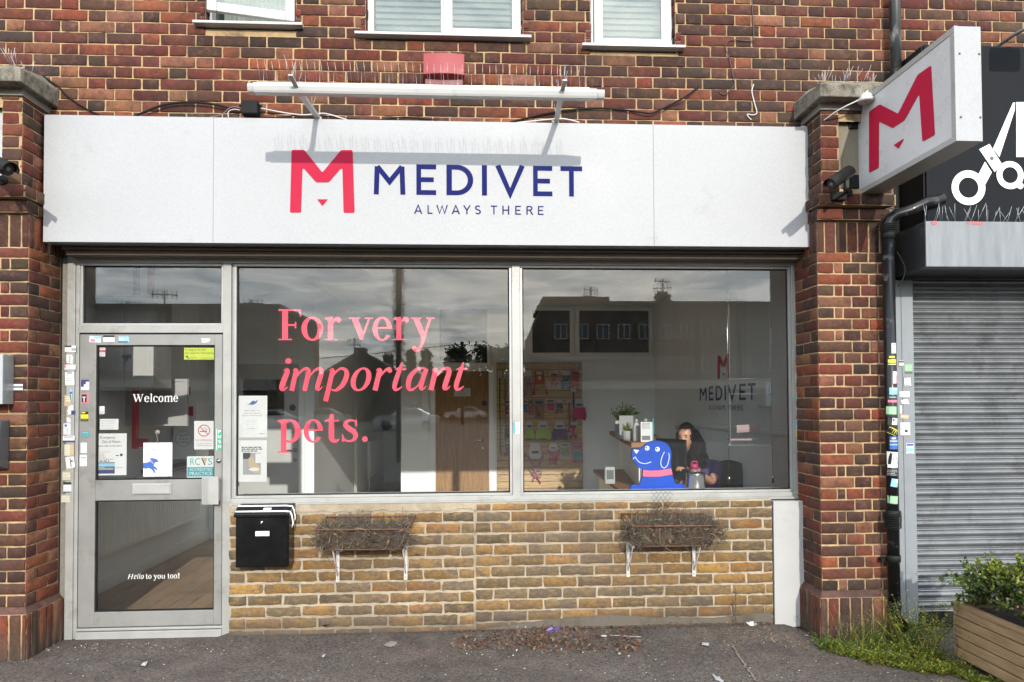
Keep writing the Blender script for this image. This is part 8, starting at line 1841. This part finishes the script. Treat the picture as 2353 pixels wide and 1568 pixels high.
# eyes, brows, mouth
mb = MB()
for s_ in (-1, 1): mb.ball(hc+Rh @ V((.030*s_, -.080, .010)), (.010, .007, .0045), 8, 0); mb.obox(hc+Rh @ V((.031*s_, -.086, .027)), Rh @ V((.013, 0, 0)), Rh @ V((0, .003, 0)), Rh @ V((0, 0, .0022)), 1)
mb.obox(hc+Rh @ V((0, -.092, -.058)), Rh @ V((.020, 0, 0)), Rh @ V((0, .003, 0)), Rh @ V((0, 0, .003)), 2); mb.build('face_details', [flat('eye_dark', (.05, .03, .025)), flat('brow', (.04, .02, .015)), flat('lips', (.32, .09, .08))], wm)
hairm = mat('dark_hair', (.010, .006, .005), .6, spec=.15, var=.5, scale=40, stretch=(1, 1, .2), bump=.6, bscale=60); mb = MB(); hvv = []
n1, n2 = 36, 18
for j in range(n2+1):
    t = pi*.62*j/n2
    for i in range(n1):
        a = 2*pi*i/n1; x, y, z = sin(t)*cos(a), sin(t)*sin(a), cos(t)
        k_ = 1.0 if not (y < -.35 and z < .62) else (.80 if abs(x) < .75 else .97); hvv.append(hc+Rh @ V((x*.086*k_, y*.104*k_+.008, z*.128*(1 if k_ == 1 else .96)+.004)))
mb.add([tuple(p+V((0, 0, 0))*1+p.normalized()*.0015*noise.noise(p*60)) for p in hvv], [(j*n1+i, (j+1)*n1+i, (j+1)*n1+(i+1) % n1, j*n1+(i+1) % n1) for j in range(n2) for i in range(n1)], 0, True)
r = random.Random(21)
for k in range(330):                 # long strands falling behind and over the near shoulder
    a = r.uniform(-.25, 1.35)*pi; o = hc+Rh @ V((.082*cos(a*.5-.2)*r.uniform(.8, 1.05), .095*abs(sin(a*.5))*r.uniform(.1, 1)-.015, r.uniform(-.02, .05))); 
    if r.random() < .93: o = hc+V((r.uniform(.03, .10), r.uniform(-.05, .09), r.uniform(-.05, .07))); e = hc+V((r.uniform(.0, .15), r.uniform(-.15, .02), r.uniform(-.25, -.14))); m1_ = o.lerp(e, .45)+V((r.uniform(.0, .04), -.02, .01))
    else: o = hc+V((r.uniform(-.085, -.06), r.uniform(-.03, .05), r.uniform(-.03, .04))); e = o+V((r.uniform(.0, .04), r.uniform(-.02, .05), r.uniform(-.22, -.13))); m1_ = o.lerp(e, .5)
    mb.tube([o, m1_, e, e+V((r.gauss(.005, .01), 0, -.03))], [.008, .010, .008, .001], 5)
mb.build('hair', hairm, wm)
mb = MB(); gl_c = hc+Rh @ V((0, -.082, .098))
for s_ in (-1, 1):
    pts = [gl_c+Rh @ V((s_*.033+.026*cos(q/12*2*pi), -.01+.004*sin(q/12*2*pi), .017*sin(q/12*2*pi))) for q in range(13)]; mb.tube(pts, .0025, 5)
    mb.tube([gl_c+Rh @ V((s_*.058, 0, 0)), gl_c+Rh @ V((s_*.085, .06, -.03))], .0025, 5)
mb.build('glasses', M['black'], wm)
# office chair
c = q_('C', 2060, 1340, 6.95); t = thing('office_chair', 'black office chair beside the seated woman', 'chair', (c.x, c.y, FZ)); mb = MB(); n = 16; v = []
for j in range(n+1):
    for i in range(n+1):
        u_, w_ = i/n*2-1, j/n; zz_ = .50+.52*w_; wd_ = .22*(1-.35*max(0, w_-.6)**1.3*2)*(1-(1-abs(2*w_-1))*0); v.append((c.x-.0+u_*wd_, c.y+.05-.05*(1-u_*u_)+.03*w_, zz_-.04*u_*u_*w_*1.5))
nb = len(v); v += [(x, y+.05, z) for x, y, z in v]; g_ = [(j*(n+1)+i, j*(n+1)+i+1, (j+1)*(n+1)+i+1, (j+1)*(n+1)+i) for j in range(n) for i in range(n)]
ed = [(i, i+1) for i in range(n)]+[(j*(n+1)+n, (j+1)*(n+1)+n) for j in range(n)]+[(n*(n+1)+i+1, n*(n+1)+i) for i in range(n-1, -1, -1)]+[((j+1)*(n+1), j*(n+1)) for j in range(n-1, -1, -1)]
mb.add(v, g_+[tuple(nb+q for q in f)[::-1] for f in g_]+[(a, a+nb, b+nb, b) for a, b in ed], 0, True); mb.build('backrest', M['black_matt'], t)
mb = MB(); mb.box(c.x-.24, c.x+.22, c.y-.40, c.y+.04, .46, .53); mb.build('seat', M['black_matt'], t, bevel=.02, seg=3); mb = MB(); mb.tube([(c.x, c.y-.18, .12), (c.x, c.y-.18, .46)], .025, 10)
for k in range(5): a = k*2*pi/5; mb.tube([(c.x, c.y-.18, .13), (c.x+.27*cos(a), c.y-.18+.27*sin(a), .09)], .018, 8); mb.ball((c.x+.27*cos(a), c.y-.18+.27*sin(a), .07), (.022, .022, .025), 10)
mb.build('base', M['black_matt'], t)

# ================================================================ the street behind the viewer (met in the glass)
bm_ = mat('opposite_brick', (.11, .09, .07), .9, var=.25, scale=.8); rm_ = mat('opposite_roof', (.08, .07, .055), .9, var=.2); wm2 = mat('opposite_render', (.32, .31, .28), .9, var=.1, scale=.5); gm2 = flat('opp_glass', (.03, .035, .04), .1)
def block(label, x0, x1, yf, depth, h, nfl, pitch, shopz, cats='building', mans=False, m=bm_):
    t = thing('terrace_block', label, cats, ((x0+x1)/2, yf, 0)); mb = MB(); mb.box(x0, x1, yf-depth, yf, -.13, h); mb.build('wall', m, t)
    mb = MB(); mb.box(x0-.2, x1+.2, yf-depth, yf+.25, h, h+.35); mb.build('parapet', rm_, t)
    n = int((x1-x0-.8)/pitch); fr_ = MB(); gl_ = MB()
    for f in range(nfl):
        z = shopz+.7+f*2.75
        for k in range(n):
            x = x0+.6+pitch*(k+.5)-.55; bar(fr_, x, x+1.05, z, z+1.25, yf+.0, yf+.06, .07); fr_.box(x+.49, x+.56, yf, yf+.055, z+.07, z+1.18); gl_.box(x+.07, x+.98, yf+.002, yf+.02, z+.07, z+1.18)
    fr_.build('window_frames', M['upvc'], t); gl_.build('window_glass', gm2, t)
    mb = MB(); mb.box(x0+.1, x1-.1, yf+.001, yf+.25, shopz-.7, shopz); mb.build('shop_fascias', wm2, t); mb = MB(); k = x0+.4
    while k < x1-3: mb.box(k, k+3.4, yf+.0015, yf+.05, .4, shopz-.8); k += 4.2
    mb.build('shop_windows', gm2, t)
    return t
a, b = mir(1248, 692, 60.4), mir(2700, 700, 60.4)
hb = a.z; block('long three storey parade opposite with white windows, right side', a.x, b.x, 10.36-60.4, 9, hb-.35, 2, 1.75, 3.4)
t = thing('stair_tower', 'raised end bay of the opposite parade', 'building', (a.x, 10.36-60.4, 0)); mb = MB(); a1, b1 = mir(1248, 681, 60.3), mir(1401, 681, 60.3); mb.box(a1.x, b1.x, 10.36-68, 10.36-60.3, hb-.1, a1.z); mb.build('wall', bm_, t)
mb = MB(); c = mir(1218, 765, 60.3); mb.prism([(c.x, -.1), (c.x, c.z), (c.x+.15, c.z+.1), (a1.x, hb-.2), (a1.x, -.1)], 10.36-68, 10.36-60.35); mb.build('roof', rm_, t)
def aerial(label, px, ptop, pbot, Yv, n=3):
    b_ = mir(px, pbot, Yv); t_ = mir(px, ptop, Yv); mb = MB(); mb.tube([b_-V((0, 0, .3)), t_], .05, 5); r = random.Random(int(px))
    for k in range(n):
        z = t_.z-.25-.55*k; a_ = r.uniform(-.6, .6); mb.tube([(b_.x-.8*cos(a_), b_.y-.8*sin(a_), z), (b_.x+.8*cos(a_), b_.y+.8*sin(a_), z)], .035, 4)
        for q in range(6): x = b_.x+(-.7+.28*q)*cos(a_); y = b_.y+(-.7+.28*q)*sin(a_); mb.tube([(x, y, z-.3), (x, y, z+.3)], .022, 4)
    tag(mb.build('tv_aerial', M['black_matt']), label, 'aerial')
def chimney(label, x0, x1, y0, y1, Yv):
    a_, b_ = mir(x0, y1, Yv), mir(x1, y0, Yv); mb = MB(); mb.box(a_.x, b_.x, a_.y-1, a_.y, a_.z-.6, b_.z); w_ = b_.x-a_.x; mb.box(a_.x-.1, b_.x+.1, a_.y-1.1, a_.y+.1, b_.z, b_.z+.18)
    for k in range(3): mb.lathe((a_.x+w_*(.2+.3*k), a_.y-.5, b_.z+.18), [(.16, 0), (.13, .35)], 10)
    tag(mb.build('chimney_stack', bm_), label, 'chimney')
chimney('brick chimney stack on the opposite parade roof', 1512, 1540, 682, 694, 61); aerial('cluster of aerials on the parade chimney', 1523, 640, 690, 61, 4); aerial('single aerial above the raised end bay', 1358, 659, 682, 61, 2)
a, b = mir(60, 698, 48), mir(638, 698, 48); block('long terrace opposite on the left side with a flat roof', a.x, b.x, 10.36-48, 12, a.z-.35, 2, 2.1, 3.2, m=mat('opposite_dark', (.12, .10, .075), .9, var=.2))
aerial('tall aerial on the left terrace roof', 377, 668, 705, 49, 1); aerial('short aerial on the left terrace roof', 293, 692, 722, 49, 2); aerial('small aerial above the slogan', 575, 688, 699, 49, 1)
hs = thing('gabled_house', 'gabled house with a chimney at the end of the opposite street', 'house', (0, -70, 0)); p = [mir(x, y, 80) for x, y in ((748, 850), (812, 812), (842, 812), (905, 848))]; y_ = p[0].y
mb = MB(); mb.prism([(p[0].x, p[0].z), (p[1].x, p[1].z), (p[2].x, p[2].z), (p[3].x, p[3].z)], y_-8, y_); mb.build('roof', rm_, hs); mb = MB(); mb.box(p[0].x+.4, p[3].x-.4, y_-7.8, y_-.2, -.13, p[0].z); mb.build('wall', bm_, hs)
mb = MB(); a_, b_ = mir(813, 815, 80), mir(838, 799, 80); mb.box(a_.x, b_.x, y_-2, y_+.01, a_.z-1, b_.z); mb.build('chimney', bm_, hs); chimney('second chimney beyond the gabled house', 880, 902, 820, 846, 95); aerial('aerial on the gabled house chimney', 814, 776, 800, 80, 2)
t = thing('distant_terrace', 'far row of low houses filling the end of the opposite street', 'houses', (-2, -85, 0)); mb = MB(); rr_ = random.Random(6); px = 700; pts = []
while px < 1260:
    w_ = rr_.uniform(22, 40); h_ = rr_.uniform(854, 866); pts += [(px, h_+6), (px+w_*.3, h_-6), (px+w_*.7, h_-6), (px+w_, h_+6)]; px += w_
pq = [mir(x, y, 98) for x, y in pts]; poly3(mb, [(p_.x, p_.z) for p_ in pq]+[(pq[-1].x, -.13), (pq[0].x, -.13)], pq[0].y-8, pq[0].y); mb.build('houses', rm_, t)
# ivy-clad pole, telegraph pole
c = mir(916, 900, 22); t = thing('ivy_pole', 'wooden street pole wrapped in ivy across the pavement', 'pole', (c.x, c.y, 0)); mb = MB(); mb.tube([(c.x, c.y, -.13), (c.x, c.y, 7.5)], .085, 14); mb.build('pole', flat('pole_wood', (.10, .07, .05), .9), t)
mb = MB(); r = random.Random(9)
for k in range(2600): a_ = r.uniform(0, 2*pi); z = r.uniform(2.4, 7.4); rr = .09+abs(r.gauss(0, .05)); d_ = V((cos(a_), sin(a_), r.gauss(0, .5))).normalized(); oval(mb, V((c.x+rr*cos(a_), c.y+rr*sin(a_), z)), d_, V((0, 0, 1)), .07, .055, r.choice([0, 0, 1]))
mb.build('ivy', G, t)
c = mir(1062, 900, 60); mb = MB(); mb.tube([(c.x, c.y, -.13), (c.x, c.y, mir(1062, 785, 60).z)], .14, 10); z = mir(1062, 790, 60).z
for e in (12, -20): 
    pts = [(c.x+e*q/6, c.y+2*q/6, z-1.6*sin(pi*q/6*.5)+.0) for q in range(7)]; mb.tube(pts, .03, 4)
tag(mb.build('telegraph_pole', M['black_matt']), 'distant telegraph pole with sagging wires', 'pole')
def tree(label, px0, px1, ptop, Yv, seed, conif=False):
    a_, b_ = mir(px0, ptop, Yv), mir(px1, ptop, Yv); cx_, w_, h = (a_.x+b_.x)/2, b_.x-a_.x, a_.z; t = thing('street_tree', label, 'tree', (cx_, a_.y, 0)); r = random.Random(seed)
    mb = MB(); mb.tube([(cx_, a_.y, -.13), (cx_+.1, a_.y, h*.5), (cx_, a_.y, h*.8)], [.25, .18, .08], 8)
    for k in range(6): a2_ = r.uniform(0, 6.28); mb.tube([(cx_, a_.y, h*(.35+.06*k)), (cx_+w_*.3*cos(a2_), a_.y+w_*.2*sin(a2_), h*(.5+.07*k))], [.09, .03], 6)
    mb.build('trunk', flat('bark', (.08, .06, .045), .9), t); mb = MB(); cl = []
    for k in range(26): u_ = r.uniform(-1, 1); zf = r.uniform(.02, 1); cl.append(V((cx_+u_*w_*.42*((1.15-zf) if conif else math.sqrt(max(.05, 1-(2*abs(zf-.6))**2))), a_.y+r.uniform(-.3, .3)*w_, h*zf*.94)))
    for k in range(2400):
        q = r.choice(cl); s_ = w_*.12*(.7 if conif else 1); p_ = q+V((r.gauss(0, s_), r.gauss(0, s_), r.gauss(0, s_*.8))); d_ = V((r.gauss(0, 1), r.gauss(0, 1), r.gauss(0, 1))).normalized(); oval(mb, p_, d_, d_.orthogonal(), .42, .3, r.choice([0, 0, 1]))
    mb.build('crown', G, t)
tree('dark conifer behind the gabled house', 925, 965, 803, 90, 1, True); tree('second darker conifer beside it', 960, 1000, 800, 92, 2, True); tree('round tree left of the telegraph pole', 1025, 1075, 796, 85, 3); tree('broad tree right of the telegraph pole', 1070, 1150, 790, 88, 4); tree('rounded tree nearest the parade end', 1140, 1222, 795, 86, 5)
# parked cars
def car(loc, rz, paint, label):
    t = thing('parked_car', label, 'car', loc, 'cars parked across the road'); mb = MB(); prof = [(-2.1, .32), (-2.12, .62), (-1.95, .86), (-1.0, .94), (-.45, 1.38), (.75, 1.42), (1.5, 1.02), (2.02, .92), (2.1, .6), (2.08, .32)]
    R_ = Matrix.Rotation(rz, 3, 'Z'); P_ = lambda x, y, z: tuple(R_ @ V((x, y, z))+V(loc)); n = len(prof); sec = []
    for s_ in (-1, -.8, .8, 1):
        for x, z in prof: ins = .0 if z < .95 else .16; sec.append(P_(x, s_*(.86-ins) if abs(s_) == 1 else s_*1.02*(.86-ins), z if abs(s_) < 1 else z-.04*(z > .9)))
    fs_ = [(k*n+i, k*n+i+1, (k+1)*n+i+1, (k+1)*n+i) for k in range(3) for i in range(n-1)]+[tuple(range(n)), tuple(range(4*n-1, 3*n-1, -1))]; mb.add(sec, fs_, 0, False); mb.build('body', paint, t, bevel=.05)
    mb = MB()
    for s_ in (-1, 1):
        g_ = [(-.82, .97), (-.38, 1.32), (.7, 1.36), (1.25, 1.03)]; v = [P_(x, s_*(.725 if z > 1.1 else .80), z) for x, z in g_]+[P_(x, s_*.6, z) for x, z in g_]; mb.add(v, [(0, 1, 2, 3), (7, 6, 5, 4), (0, 4, 5, 1), (1, 5, 6, 2), (2, 6, 7, 3), (3, 7, 4, 0)])
    mb.build('windows', gm2, t)
    for x in (-1.3, 1.35):
        for s_ in (-1, 1):
            mb = MB(); c_ = V((x, s_*.80, .32)); ring = []
            for e, rr in ((-.09, .30), (-.08, .32), (.08, .32), (.09, .30)):
                for k in range(18): ring.append(P_(c_.x+rr*cos(k/18*2*pi), c_.y+e, c_.z+rr*sin(k/18*2*pi)))
            mb.add(ring, [(q*18+k, q*18+(k+1) % 18, (q+1)*18+(k+1) % 18, (q+1)*18+k) for q in range(3) for k in range(18)]+[tuple(range(18)), tuple(range(71, 53, -1))]); mb.build('wheel', M['rubber'], t)
white_p = flat('car_white', (.75, .75, .75), .2, coat=.6); silver_p = flat('car_silver', (.45, .46, .48), .25, metal=.4, coat=.5)
for px, Yv, pt, lab in ((735, 55, white_p, 'white saloon car parked across the road, furthest left'), (610, 44, silver_p, 'silver car parked across the road behind the posters'), (935, 50, silver_p, 'silver estate car parked across the road near the ivy pole'), (1070, 75, white_p, 'white car parked far off below the telegraph pole')):
    p = mir(px, 960, Yv); car((p.x, p.y, -.13), 0, pt, lab)
